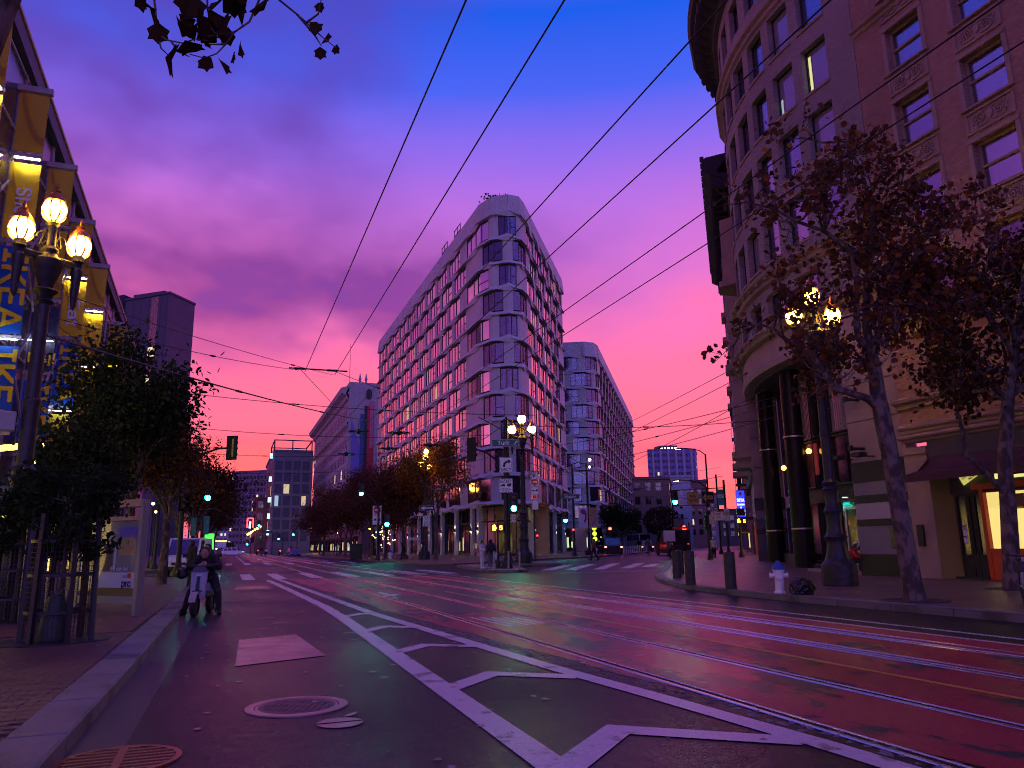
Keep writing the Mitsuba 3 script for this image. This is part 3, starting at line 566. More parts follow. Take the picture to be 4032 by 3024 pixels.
# roof shrub
m = MB(); rg = np.random.default_rng(8)
for i in range(220):
    c = np.array([-2.0 + rg.normal(0, .9), 104.6 + rg.normal(0, .5), zt + 2.9 + abs(rg.normal(.55, .45))]); d = rg.normal(0, 1, (2, 3)); d = d / np.linalg.norm(d, axis=1, keepdims=True) * rg.uniform(.12, .26)
    m.quad(c - d[0], c - d[1], c + d[0], c + d[1])
k = thing('roof_shrub', 'small dark shrub on top of the tall white wedge building', 'shrub'); part(k, 'foliage', m, 'mat_leaf_dark')
m = MB(); [m.tube([(-2 + x, 104.6, zt + .5), (-2 + x * 2.2, 104.6, zt + 3.6)], (.05, .02), 5) for x in (-.4, 0, .35)]; part(k, 'stem', m, 'mat_bark')

t = thing('office_building', 'lower white faceted building with rounded corner behind the wedge tower', 'building')
b0 = np.array([8.2, 150.0]); P2 = [b0 + [0, 3], b0 + [1, 0.6], b0 + [6.6, 0], b0 + [8.6, .9], b0 + [9.7, 3.2]]; P2 = P2 + [P2[-1] + TU[:2] * 96]
c2 = Path(P2); S2 = c2.s
def spans2(k):
    ev = k % 2 == 0; out = [(S2[1] + .3, S2[1] + 1.3), (S2[1] + 2.6, S2[3] - .7), (S2[3] + .5, S2[4] + 1.0)] if ev else [(S2[1] + .2, S2[2] - 1.5), (S2[2] + .2, S2[4] - .6)]
    q = S2[4] + (2.0 if ev else 3.6)
    while q + 4 < c2.len - .6: out.append((q, q + 4.8)); q += 6.0
    return out
faceted(t, c2, spans2, 6.0, 3.3, 10, .06, seedv=9, nose=(0, S2[4] - .5))
band(t, c2, 6 + 33 - .35, 6 + 33.8, spans2(0), 0, 3.3, top=42.0)
m = MB(); c2.box(m, 0, c2.len, 4.6, 6.0, -.6, .1); part(t, 'lower_band', m, 'mat_white_panel'); m = MB(); c2.box(m, 0, c2.len, 0, 4.6, -.9, -.6); part(t, 'storefront', m, 'mat_dark_glass')
for q in np.arange(1, c2.len, 7): m = MB(); c2.box(m, q, q + .8, 0, 4.6, -.6, 0); part(t, 'pier', m, 'mat_white_panel')
rg = np.random.default_rng(2); m = MB()
for q in np.arange(2, 22, 1.1):
    if rg.random() < .55: c2.box(m, q, q + rg.uniform(.3, .8), .9, rg.uniform(1.5, 3.4), -.595, -.585)
part(t, 'lit_shop_window', m, 'mat_glow', e=emit((.55, .75, .35), .1))
# ---------------------------------------------------------------- right: curved corner building
arc = [M(21.3, 23.3), M(24.4, 23.3)]; R = 17.0; th0 = A0
pts = [arc[0][:2], arc[1][:2]]
for i in range(1, 13):
    a = i / 12 * math.radians(37); h = -A0 + a
    # heading angle from north, clockwise; start heading -A0
    pts.append(pts[1] + R * np.array([math.cos(-A0) - math.cos(h), math.sin(h) - math.sin(-A0)]))
pts = [np.asarray(p) for p in pts]
for hd, L in ((19, 3.0), (34, 6.0)): pts.append(pts[-1] + L * np.array([math.sin(math.radians(hd)), math.cos(math.radians(hd))]))
rp = Path(pts[::-1]); TOT = rp.len                        # travel towards the camera: the street is on the right
sb = TOT                                                  # the brick building's corner
t = thing('corner_building', 'curved pinkish brick corner building with deep square windows and dark shopfront', 'building')
holes, win = [], []
cols = [sb - 2.25 - 2.12 * i for i in range(11) if sb - 2.25 - 2.12 * i > 3]
rows = [15.75, 18.98, 22.2, 25.42]
for c in cols:
    for z in rows: holes.append((c - .76, c + .76, z - 1.12, z + 1.12))
    holes.append((c - .66, c + .66, 28.3, 30.3))
mz = [sb - 4.2 - 2.4 * i for i in range(8)]
for c in mz: holes.append((c - .8, c + .8, 11.75, 13.1))
m = rp.holed(MB(), 0, TOT, 11.1, 31.6, holes, .32); part(t, 'brick_wall', m, 'mat_cream_brick')
for i, h in enumerate(holes):
    a, b, z0, z1 = h; fr = MB(); o = -.30
    rp.box(fr, a, a + .07, z0, z1, o - .05, o + .02); rp.box(fr, b - .07, b, z0, z1, o - .05, o + .02); rp.box(fr, a, b, z0, z0 + .07, o - .05, o + .02); rp.box(fr, a, b, z1 - .07, z1, o - .05, o + .02)
    w = part(t, 'window', fr, 'mat_dark_frame')
    g = MB(); rp.box(g, a + .05, b - .05, z0 + .05, z1 - .05, o - .06, o - .03); lit = (abs(z0 - 21.08) < .1 and a > sb - 5.2)
    part(w, 'glass', g, 'mat_curtain_glass' if lit or i % 7 == 1 else 'mat_upper_glass')
    if z0 > 14 and z1 < 27:
        s = MB(); rp.box(s, a - .08, b + .08, z0 - .12, z0 - .002, -.1, .07); part(t, 'sill', s, 'mat_stone')
    if lit:
        e = MB(); rp.box(e, a + .10, a + .26, z0 + .12, z1 - .25 - (.9 if a < sb - 3.2 else 0), o - .028, o - .024); part(w, 'lit_gap', e, 'mat_glow', e=emit((.75, .72, .25) if a > sb - 3.2 else (.3, .36, .38), .05))
for z, o, h in ((27.1, .38, .42), (13.95, .5, .5)):
    m = MB(); rp.sweep(m, 0, TOT, [(0, z - h), (o * .4, z - h * .8), (o * .45, z - h * .4), (o * .9, z - h * .2), (o, z), (o * .6, z + h * .25), (0, z + h * .3)]); part(t, 'belt_course', m, 'mat_pinkstone')
m = MB(); rp.sweep(m, 0, TOT, [(0, 10.95), (.30, 11.0), (.46, 11.25), (.34, 11.5), (0, 11.55)]); part(t, 'garland_course', m, 'mat_stone')
m = MB(); rg = np.random.default_rng(6)
for q in np.arange(.3, TOT, .24):
    m.sph(rp.at(q, 11.27 + rg.uniform(-.05, .05), .43), .12, 0)
k = part(t, 'garland', m, 'mat_stone'); labels[k] = {'kind': 'stuff'}
m = MB(); rp.sweep(m, 0, TOT, [(0, 31.0), (.25, 31.1), (.3, 31.4), (.75, 31.6), (.95, 32.0), (1.55, 32.15), (1.7, 32.5), (1.55, 32.9), (.0, 33.1)]); part(t, 'cornice', m, 'mat_dark_wall')
for q in np.arange(.3, TOT - .3, .85): m = MB(); rp.box(m, q, q + .34, 31.45, 32.05, .05, 1.35); part(t, 'bracket', m, 'mat_dark_wall')
for q in np.arange(.3, TOT - .3, 1.0): m = MB(); rp.box(m, q, q + .22, 10.55 + 3.15, 10.55 + 3.42, .05, .40); part(t, 'modillion', m, 'mat_pinkstone')
# smooth fascia over the shop, right pier, left pier
z_open = 9.6; op0, op1 = 7.2, TOT - 2.6
m = MB(); rp.sweep(m, 0, TOT, [(-.45, z_open), (.06, z_open), (.12, z_open + .25), (.02, z_open + .4), (.02, 10.95), (-.3, 10.95)]); part(t, 'fascia', m, 'mat_pinkstone')
for q in (TOT - 2.6,):
    for za, zb_, o in ((4.5, 6.1, .0), (6.13, 7.6, .0), (7.63, 9.58, .0)): m = MB(); rp.box(m, op1, TOT - .01, za, zb_, -.5, o); part(t, 'stone_panel', m, 'mat_pinkstone')
bands = ((.0, .95, 'mat_black_gloss', .05), (.95, 2.02, 'mat_grey_wall', .02), (2.02, 2.28, 'mat_black', .04), (2.28, 2.9, 'mat_white_wall', .02), (2.9, 3.2, 'mat_black', .04), (3.2, 3.72, 'mat_grey_wall', .02), (3.72, 4.5, 'mat_black', .05))
for a, b, mm, o in bands: m = MB(); rp.box(m, op1, TOT - .01, a, b - .004, -.5, o); part(t, 'pier_band', m, mm)
m = MB(); rp.box(m, op1 + 1.55, op1 + 1.95, 1.15, 1.95, .02, .035); part(t, 'plaque', m, 'mat_dark_granite')
for a, b, mm, o in ((.3, 1.0, 'mat_black_gloss', .03), (1.0, 1.9, 'mat_slate', .02), (1.9, 2.2, 'mat_black', .03), (2.2, 2.75, 'mat_slate', .02), (2.75, 3.2, 'mat_grey_wall', .02), (3.2, 3.9, 'mat_black', .03), (3.9, 5.6, 'mat_pinkstone', 0), (5.63, 7.3, 'mat_pinkstone', 0), (7.33, 9.58, 'mat_pinkstone', 0)):
    m = MB(); rp.box(m, op0 - 1.5, op0, a, b - .004, -1.6, o); part(t, 'pier_band', m, mm)
m = MB(); rp.box(m, 0, op0 - 1.5, 0, 9.6, -1.5, -.25); part(t, 'side_wall', m, 'mat_stone')
# recessed shopfront
D = -1.7
sh = MB(); rp.box(sh, op0, op1, .45, 9.55, D - .25, D - .2); part(t, 'shop_wall', sh, 'mat_black')
m = MB(); rp.box(m, op0, op1, 9.5, 9.59, D - .2, -.45); part(t, 'soffit', m, 'mat_dark_wall')
gx = np.linspace(op0 + .05, op1 - .05, 9)
for i in range(8):
    a, b = gx[i] + .06, gx[i + 1] - .06
    for z0, z1, gm in ((.55, 3.2, 'mat_dark_glass'), (3.9, 6.1, 'mat_dark_glass'), (6.2, 9.3, 'mat_curtain_glass' if i not in (2, 5) else 'mat_dark_glass')):
        fr = MB(); 
        for q0, q1, y0, y1 in ((a, a + .06, z0, z1), (b - .06, b, z0, z1), (a, b, z0, z0 + .06), (a, b, z1 - .06, z1)): rp.box(fr, q0, q1, y0, y1, D - .1, D + .05)
        w = part(t, 'shop_window', fr, 'mat_dark_frame'); g = MB(); rp.box(g, a + .04, b - .04, z0 + .04, z1 - .04, D - .12, D - .08); part(w, 'glass', g, gm)
        if z0 > 6 and gm == 'mat_curtain_glass':
            c = MB()
            for q in np.arange(a + .1, b - .1, .16): rp.box(c, q, q + .03, z0 + .1, z1 - .1, D - .075, D - .055)
            part(w, 'curtain', c, 'mat_grey_wall')
for q in (op0 + 2.3, op1 - 5.4):
    p = rp.at(q, 0, -.95); m = MB().lathe([(.46, .2), (.46, 1.95), (.44, 2.0), (.44, 2.04), (.46, 2.1), (.44, 6.2), (.46, 6.25), (.46, 6.4), (.44, 6.45), (.44, 9.55)], 24, p); c = part(t, 'column', m, 'mat_column_black', smooth=40)
    for z in (2.05, 6.32): m = MB().lathe([(.46, z - .035), (.48, z - .03), (.48, z + .03), (.46, z + .035)], 24, p); part(c, 'metal_band', m, 'mat_steel', smooth=40)
    p = rp.at(q, 0, -1.2)
for a, b in ((op0 + .2, op0 + 1.6), (op0 + 3.2, op1 - 6.3)):
    m = MB(); rp.box(m, a, b, .15, .9, D + .1, D + .5); part(t, 'plinth', m, 'mat_black_gloss')
# red banner sign, doors with green neon, step
m = MB(); rp.box(m, op1 - 3.45, op1 - 3.15, 4.35, 5.75, -.9, -.86); s = part(t, 'shop_banner', m, 'mat_sign_red')
for i in range(2):
    a = op1 - 2.6 + i * 1.05; fr = MB()
    for q0, q1, y0, y1 in ((a, a + .08, .5, 2.9), (a + .92, a + 1.0, .5, 2.9), (a, a + 1, .5, .72), (a, a + 1, 2.8, 2.9)): rp.box(fr, q0, q1, y0, y1, D + .06, D + .14)
    d = part(t, 'door', fr, 'mat_steel'); m = MB(); rp.box(m, a + .08, a + .92, .72, 2.8, D + .08, D + .1); part(d, 'glass', m, 'mat_dark_glass')
    m = MB(); m.tube([rp.at(a + .85 - .7 * i, .95, D + .2), rp.at(a + .85 - .7 * i, 1.9, D + .2)], .025, 8); part(d, 'handle', m, 'mat_steel')
m = MB().prism([(0, 0), (.40, .05), (.30, -.55), (.16, -.6)], 0, .03); X = face(rp.at(op1 - .95, 2.05, D + .16), UU * -1); part(t, 'neon_sign', MB().add(m.get()[0] @ X[:3, :3].T + X[:3, 3], m.get()[1]), 'mat_glow', e=emit((.06, 1.6, .25), .3))
m = text('OPEN', .12, rp.at(op1 - .55, 2.0, D + .17), UU * -1); 
m = MB(); [m.tube([rp.at(op1 - 2.3 + .08 * i, 1.98 + .05 * math.sin(i * 1.7), D + .17), rp.at(op1 - 2.22 + .08 * i, 1.98 + .05 * math.sin((i + 1) * 1.7), D + .17)], .008, 5) for i in range(14)]; part(t, 'neon_script', m, 'mat_glow', e=emit((.25, 1.1, .8), .1))
m = MB().sph(rp.at(op1 - 1.6, 2.72, D + .2), .07, 1); part(t, 'red_lamp', m, 'mat_glow', e=emit((4, .08, .1), .1))
m = MB()
for q in (op1 - 2.2, op1 - .8): m.quad(rp.at(q, 3.3, D + .3), rp.at(q + .18, 3.3, D + .3), rp.at(q + .18, 3.3, D + .5), rp.at(q, 3.3, D + .5))
m.sph(rp.at(op1 - .7, 3.22, D + .4), .07, 1); part(t, 'downlight', m, 'mat_glow', e=emit((14, 14, 11), .4))
m = MB(); rp.box(m, op1 - 3.2, op1 - .02, .05, .34, D, .10); rp.box(m, op1 - 3.0, op1 - .02, .34, .5, D, -.55); part(t, 'step', m, 'mat_pinkstone')
for q, z in ((op1 - 5.0, 5.6), (op0 + 4, 5.2)): m = MB().sph(rp.at(q, z, D + .25), .13, 2); part(t, 'wall_lamp', m, 'mat_glow', smooth=True, e=emit((7, 3, .4), .3))
for z in (6.9, 4.95): m = MB(); rp.box(m, op1 + .7, op1 + .78, z, z + .10, 0, .75); rp.box(m, op1 + .66, op1 + .82, z - .04, z + .16, .6, .75); part(t, 'flag_bracket', m, 'mat_black')
for i in (0, 1): m = MB(); rp.box(m, op1 - .1 + i * 1.1, op1 + .3 + i * 1.1, 4.62, 4.78, .55, .95); m.bar(rp.at(op1 + .1 + i * 1.1, 4.66, .0), rp.at(op1 + .1 + i * 1.1, 4.66, .6), .05); part(t, 'floodlight', m, 'mat_black')
m = MB(); m.prism([p for p in rp.p] + [M(21.3, 42)[:2], M(50, 46)[:2]], 31, 31.3); part(t, 'roof', m, 'mat_roof_dark')

# ---------------------------------------------------------------- right: tan brick building
bp = Path([M(21.28, 23.3), M(-14, 23.3)]); BL = bp.len            # s = 21.28 - u
def us_(u): return 21.28 - u
t = thing('brick_building', 'tan brick building with carved spandrel panels, cornices and a dark awning', 'building')
bc = [18.97, 16.1, 13.2, 10.3, 7.4, 4.5, 1.6, -1.3]
rz = [(10.0, 11.75), (13.02, 14.78), (16.15, 18.0), (19.4, 21.15), (22.7, 24.3), (25.9, 27.6), (29.1, 30.8)]
holes = [(us_(c) - .78, us_(c) + .78, a, b) for c in bc for a, b in rz] + [(us_(c) - .82, us_(c) + .82, 6.55, 8.35) for c in bc]
m = bp.holed(MB(), 0, BL, 5.6, 32, holes, .34); part(t, 'brick_wall', m, 'mat_tan_brick')
for i, (a, b, z0, z1) in enumerate(holes):
    fr = MB(); o = -.24; zm = z0 + (z1 - z0) * .5
    for q0, q1, y0, y1, oo in ((a, a + .09, z0, z1, 0), (b - .09, b, z0, z1, 0), (a, b, z0, z0 + .1, .0), (a, b, z1 - .09, z1, .0), (a, b, zm - .03, zm + .04, .02)): bp.box(fr, q0, q1, y0, y1, o - .08, o + .02 + oo)
    w = part(t, 'window', fr, 'mat_stone'); g = MB(); bp.box(g, a + .07, b - .07, z0 + .07, z1 - .07, o - .09, o - .05)
    part(w, 'glass', g, 'mat_dark_glass' if z0 < 9 else 'mat_upper_glass')
    j = MB(); bp.box(j, a - .16, a - .002, z0 - .1, z1 + .1, -.05, .05); bp.box(j, b + .002, b + .16, z0 - .1, z1 + .1, -.05, .05); bp.box(j, a - .16, b + .16, z1 + .002, z1 + .16, -.05, .08); part(w, 'surround', j, 'mat_stone')
    s = MB(); bp.box(s, a - .22, b + .22, z0 - .16, z0 - .102, -.1, .14); part(w, 'sill', s, 'mat_stone')
# carved panels between the window rows: frame, shield and scrolls
orn = MB()
for s in (-1, 1):
    th = np.linspace(0, 3.4 * PI, 30); r = .17 * (1 - th / (3.9 * PI)); orn.tube(np.c_[s * (.33 + r * np.cos(th)), r * np.sin(th) + .02, np.full(30, .03)], .028, 5)
    th = np.linspace(0, 2.6 * PI, 22); r = .11 * (1 - th / (3.2 * PI)); orn.tube(np.c_[s * (.58 + r * np.cos(th + 2)), r * np.sin(th + 2) - .10, np.full(22, .025)], .024, 5)
    orn.tube([(s * .12, -.2, .02), (s * .3, -.26, .03), (s * .5, -.2, .02), (s * .66, .12, .02)], (.035, .03, .028, .02), 5)
    for i in range(4): orn.sph((s * (.16 + .13 * i), .24 - .02 * i, .02), .045, 1)
orn.tm(trimesh.creation.icosphere(subdivisions=2, radius=1), np.array([[.11, 0, 0, 0], [0, .17, 0, .03], [0, 0, .06, .03], [0, 0, 0, 1.0]]))
ov, of = orn.get()
for c in bc:
    for z in [ (rz[i][1] + rz[i + 1][0]) / 2 + .02 for i in range(len(rz) - 1)]:
        q = us_(c); p = MB(); bp.box(p, q - .88, q + .88, z - .40, z - .33, -.02, .07); bp.box(p, q - .88, q + .88, z + .33, z + .40, -.02, .09); bp.box(p, q - .88, q - .80, z - .33, z + .33, -.02, .06); bp.box(p, q + .80, q + .88, z - .33, z + .33, -.02, .06); bp.box(p, q - .80, q + .80, z - .33, z + .33, -.05, .012)
        k = part(t, 'spandrel_panel', p, 'mat_stone')
        if c > 6 and z < 24: X = face(bp.at(q, z, .012), -UU); part(k, 'carving', MB().add(ov @ X[:3, :3].T + X[:3, 3], of), 'mat_stone', smooth=50)
for z, o, h in ((22.15, .28, .30), (9.35, .55, .45), (6.48, .42, .36), (5.5, .22, .26), (5.12, .30, .2)):
    m = MB(); bp.sweep(m, 0, BL, [(0, z - h), (o * .35, z - h * .8), (o * .4, z - h * .4), (o * .9, z - h * .25), (o, z), (o * .7, z + .08), (0, z + .12)]); part(t, 'cornice', m, 'mat_stone')
for q in np.arange(.1, 16, .24): m = MB(); bp.box(m, q, q + .12, 8.82, 8.98, -.01, .22); part(t, 'dentil', m, 'mat_stone')
m = MB(); bp.box(m, 0, BL, 4.95, 5.6, -.4, .02); part(t, 'frieze', m, 'mat_stone')
for z in np.arange(6.9, 8.7, .62):
    for c0, c1 in [(0, us_(bc[0]) - 1.0)] + [(us_(a) + 1.0, us_(b) - 1.0) for a, b in zip(bc[:-1], bc[1:])]: m = MB(); bp.box(m, c0 + .02, c1, z, z + .58, -.02, .035); part(t, 'rustic_block', m, 'mat_tan_brick')
# ground floor: end pilaster, dark shop with doors, red framed lit shop, awning
m = MB(); bp.box(m, .0, .14, 0, 4.95, -.5, .06); part(t, 'drain_strip', m, 'mat_stone')
m = MB(); bp.box(m, .14, 1.02, 0, 4.5, -.6, .10); bp.box(m, .08, 1.08, 4.5, 4.75, -.6, .2); part(t, 'pilaster', m, 'mat_stone')
m = MB(); m.quad(bp.at(1.025, 0, .08), bp.at(1.40, 0, -.6), bp.at(1.40, 3.9, -.6), bp.at(1.025, 3.9, .08)); part(t, 'side_reveal', m, 'mat_olive_wall')
m = MB(); bp.box(m, 1.03, BL, 3.0, 4.95, -.75, -.45); part(t, 'transom_wall', m, 'mat_dark_wall')
m = MB(); bp.box(m, 1.03, BL, .0, 4.9, -4.2, -4.0); bp.box(m, 1.03, BL, 3.85, 3.95, -4, -.5); part(t, 'shop_back', m, 'mat_tan_paint')
for a, b in ((1.42, 1.86), (1.89, 2.08), (2.1, 2.42)):
    fr = MB()
    for q0, q1, y0, y1 in ((a, a + .06, .2, 3.0), (b - .06, b, .2, 3.0), (a, b, .2, .95), (a, b, 2.92, 3.0)): bp.box(fr, q0, q1, y0, y1, -.62, -.5)
    d = part(t, 'door', fr, 'mat_black'); m = MB(); bp.box(m, a + .05, b - .05, .95, 2.92, -.58, -.55); part(d, 'glass', m, 'mat_dark_glass')
    if a < 1.5: m = MB(); bp.box(m, a + .12, a + .27, 1.35, 2.0, -.545, -.54); part(d, 'notice', m, 'mat_sign_white'); [part(d, 'print', text(w, .05, bp.at(a + .195, z, -.538), -UU, maxw=.12), 'mat_sign_black') for w, z in (('HOURS', 1.9), ('OPEN', 1.8), ('PLEASE', 1.55))]
m = MB(); bp.box(m, 1.05, 2.45, .15, .22, -.6, -.3); part(t, 'door_sill', m, 'mat_black')
fr = MB()
for q0, q1, y0, y1, o in ((2.46, 2.6, .15, 3.15, .0), (2.46, 9, .15, 1.05, -.02), (2.2, 9, 3.1, 3.3, .02), (4.2, 4.3, 1.05, 3.1, -.03), (6.85, 7.0, 1.05, 3.1, -.03), (2.6, 6.85, 1.05, 1.15, 0)): bp.box(fr, q0, q1, y0, y1, -.55, -.38 + o)
s = part(t, 'shop_frame', fr, 'mat_red_paint')
m = MB(); bp.box(m, 1.55, 6.85, .6, 3.4, -1.6, -1.55); part(t, 'lit_shop_wall', m, 'mat_glow', e=emit((.95, .74, .22), .8))
m = MB(); bp.box(m, 2.9, 3.2, 2.45, 2.95, -1.54, -1.5); bp.box(m, 3.4, 3.75, 2.45, 2.95, -1.54, -1.5); bp.box(m, 3.5, 4.0, 1.2, 1.75, -1.5, -1.2); part(t, 'shop_picture', m, 'mat_brown_wall'); m = MB(); bp.box(m, 1.45, 1.53, 0, 4.9, -4.2, -.62); bp.box(m, 1.54, 6.9, .02, .5, -1.55, -.6); part(t, 'shop_side_wall', m, 'mat_tan_paint')
m = MB().quad(bp.at(2.6, 1.15, -.46), bp.at(4.2, 1.15, -.46), bp.at(4.2, 3.1, -.46), bp.at(2.6, 3.1, -.46)).quad(bp.at(4.3, 1.15, -.46), bp.at(6.85, 1.15, -.46), bp.at(6.85, 3.1, -.46), bp.at(4.3, 3.1, -.46)); part(t, 'shop_glass', m, 'mat_pane')
m = MB(); bp.box(m, 3.1, 4.6, 3.4, 4.2, -.44, -.40); k = part(t, 'shop_sign', m, 'mat_glow', e=emit((.85, .8, .30), .3))
m = MB(); bp.box(m, 3.2, 3.6, 3.6, 4.1, -.395, -.39); bp.box(m, 3.7, 4.4, 3.5, 3.75, -.395, -.39); part(t, 'shop_sign_picture', m, 'mat_red_paint')
c = math.cos(.5); r_ = -UU * math.cos(.48) + np.array([0, 0, math.sin(.48)]); u_ = UU * math.sin(.48) + np.array([0, 0, math.cos(.48)])
Xs = face(bp.at(2.35, 3.62, -.30), r_, u_); m = MB().box((0, 0, 0), (.9, .30, .05)); part(t, 'tilted_sign', MB().add(m.get()[0] @ Xs[:3, :3].T + Xs[:3, 3], m.get()[1]), 'mat_glow', e=emit((.55, .50, .12), .1))
for w, dz in (('SAME SAME', .06), ('NEW', -.09)): part(t, 'sign_lettering', text(w, .10, Xs[:3, 3] + u_ * dz + VV * -.03, r_, u_, maxw=.75), 'mat_red_paint')
# awning: curved canvas with straight valance
aw = []
for i in range(8): a = i / 7; aw.append((.10 + 1.28 * a ** 1.7, 4.32 - .66 * (1 - (1 - a) ** 1.7)))
prof = aw + [(aw[-1][0], 3.42), (aw[-1][0] - .03, 3.42), (aw[-1][0] - .03, aw[-1][1] - .03), (.10, 4.0)]
m = MB(); bp.box(m, 1.09, BL - 4, 4.33, 4.94, -.4, .10); part(t, 'sign_fascia', m, 'mat_dark_wall')
m = MB(); bp.sweep(m, 1.12, BL - 4, prof); k = part(t, 'awning', m, 'mat_awning', smooth=35)
m = MB(); [m.bar(bp.at(q, 3.95, .1), bp.at(q, 3.55, 1.3), .03) for q in (1.6, 4.5, 7.5)]; part(k, 'awning_arm', m, 'mat_black')
m = MB(); bp.box(m, 0, BL, 31.5, 32.6, -.5, .9); part(t, 'roof_cornice', m, 'mat_stone'); m = MB(); m.prism([M(21.2, 23.8)[:2], M(-14, 23.8)[:2], M(-14, 40)[:2], M(21.2, 40)[:2]], 31.0, 31.4); part(t, 'roof', m, 'mat_roof_dark')
m = MB(); bp.box(m, .30, .55, 1.25, 2.0, .11, .2); part(t, 'meter_box', m, 'mat_black')

# ---------------------------------------------------------------- right street: neighbours beyond the curve
hd = math.radians(15.9); DV = np.array([math.sin(hd), math.cos(hd)]); n0 = np.array([16.4, 51.5])
np1 = Path([n0 + DV * 26, n0])
t = thing('cornice_building', 'tall stone building with a deep black overhanging cornice beyond the curved corner', 'building')
holes = [(a, a + 1.3, z, z + 2.0) for a in np.arange(1.2, 25, 2.55) for z in np.arange(7.2, 26, 3.3)]
m = np1.holed(MB(), 0, np1.len, 6.2, 29, holes, .3); m.quad(np1.at(26, 0), np.r_[n0 + [9, -2.4], 0], np.r_[n0 + [9, -2.4], 29], np1.at(26, 29)); part(t, 'stone_wall', m, 'mat_stone')
for a, b, z0, z1 in holes: m = MB(); np1.box(m, a, b, z0, z1, -.3, -.26); part(t, 'window', m, 'mat_window_glass')
for a in (4, 12.5, 21):
    for z in (8.0, 14.6, 21.2):
        m = MB(); c = np1.at(a, 0, 0); pl = [np1.at(a - 1.5, 0, 0)[:2], np1.at(a - .9, 0, 1.1)[:2], np1.at(a + .9, 0, 1.1)[:2], np1.at(a + 1.5, 0, 0)[:2]]; m.prism(pl, z, z + 5.0); b = part(t, 'bay', m, 'mat_stone')
        m = MB().prism([np1.at(a - 1.75, 0, 0)[:2], np1.at(a - 1.05, 0, 1.45)[:2], np1.at(a + 1.05, 0, 1.45)[:2], np1.at(a + 1.75, 0, 0)[:2]], z - .5, z - .05); part(b, 'corbel', m, 'mat_stone')
        m = MB(); np1.box(m, a - .7, a + .7, z + .8, z + 2.4, 1.08, 1.12); np1.box(m, a - .7, a + .7, z + 2.8, z + 4.3, 1.08, 1.12); part(b, 'pane', m, 'mat_window_glass')
m = MB(); np1.sweep(m, 0, 26, [(0, 27.0), (.3, 27.1), (.5, 27.8), (1.6, 28.2), (2.1, 28.5), (2.1, 29.3), (1.8, 29.6), (0, 29.8)]); part(t, 'cornice', m, 'mat_black')
for q in np.arange(.2, 26, 1.1): m = MB(); np1.box(m, q, q + .4, 27.2, 28.3, .2, 1.5); part(t, 'cornice_bracket', m, 'mat_black'); m = MB(); np1.box(m, q, q + .25, 29.5, 29.85, 1.9, 2.2); part(t, 'cornice_stud', m, 'mat_black')
for z in np.arange(3.3, 6.2, .5): m = MB(); np1.box(m, 10, 26, z, z + .44, -.2, .06); part(t, 'rustic_course', m, 'mat_stone')
m = MB(); np1.sweep(m, 0, 26, [(0, 5.9), (.3, 6.0), (.45, 6.3), (0, 6.4)]); part(t, 'belt_course', m, 'mat_dark_wall')
m = MB(); np1.box(m, 0, 26, 0, 3.3, -.6, -.3); part(t, 'shop_wall', m, 'mat_dark_wall')
m = MB(); np1.box(m, 12, 15.5, 0, 3.0, -.3, .08); part(t, 'orange_shopfront', m, 'mat_orange_wall'); m = MB(); np1.box(m, 16.5, 20, .6, 2.8, -.29, -.25); part(t, 'lit_shop_window', m, 'mat_glow', e=emit((1.2, .5, .10), .2))
m = MB(); np1.box(m, 9, 12, 3.35, 3.55, .0, .7); part(t, 'canopy', m, 'mat_dark_wall')
m = MB(); np1.box(m, 8, 12.5, 2.6, 4.6, -.28, -.24); part(t, 'upper_shop_window', m, 'mat_glow', e=emit((.22, .22, .08), .05))
# fire escape on the next house
np2 = Path([n0 + DV * 72, n0 + DV * 26.3])
t = thing('fire_escape_building', 'dark old brick house with black iron fire escapes along the right street', 'building')
m = MB(); np2.box(m, 0, np2.len, 0, 21, -10, 0); part(t, 'brick_wall', m, 'mat_brown_wall')
for a in np.arange(2, np2.len - 2, 3.2):
    for z in np.arange(4.5, 20, 3.2): m = MB(); np2.box(m, a, a + 1.2, z, z + 1.9, -.1, .02); part(t, 'window', m, 'mat_window_glass')
for q in (np2.len - 3.5, np2.len - 16):
    for z in (7.3, 10.5, 13.7, 16.9):
        m = MB(); np2.box(m, q - 1.6, q + 1.6, z, z + .06, 0, 1.2)
        for e in (.5, 1.0): m.bar(np2.at(q - 1.6, z + e, 1.18), np2.at(q + 1.6, z + e, 1.18), .04)
        for e in np.linspace(-1.6, 1.6, 9): m.bar(np2.at(q + e, z, 1.18), np2.at(q + e, z + 1.0, 1.18), .025)
        m.bar(np2.at(q - 1, z, .8), np2.at(q + 1.2, z + 3.2, .8), .3, .04); part(t, 'fire_escape', m, 'mat_iron')
m = MB(); np2.sweep(m, 0, np2.len, [(0, 20), (.9, 20.5), (1.0, 21.1), (0, 21.3)]); part(t, 'cornice', m, 'mat_dark_wall')
m = MB(); np2.box(m, 2, 14, 2.9, 4.1, 0, .9); part(t, 'awning', m, 'mat_brown_wall'); m = MB(); np2.box(m, 24, 30, 2.6, 2.9, .0, 1.6); part(t, 'canopy', m, 'mat_olive_wall')
m = MB(); np2.box(m, 25, 30, .8, 2.5, .01, .05); part(t, 'lit_shop_window', m, 'mat_glow', e=emit((.9, .75, .2), .2))
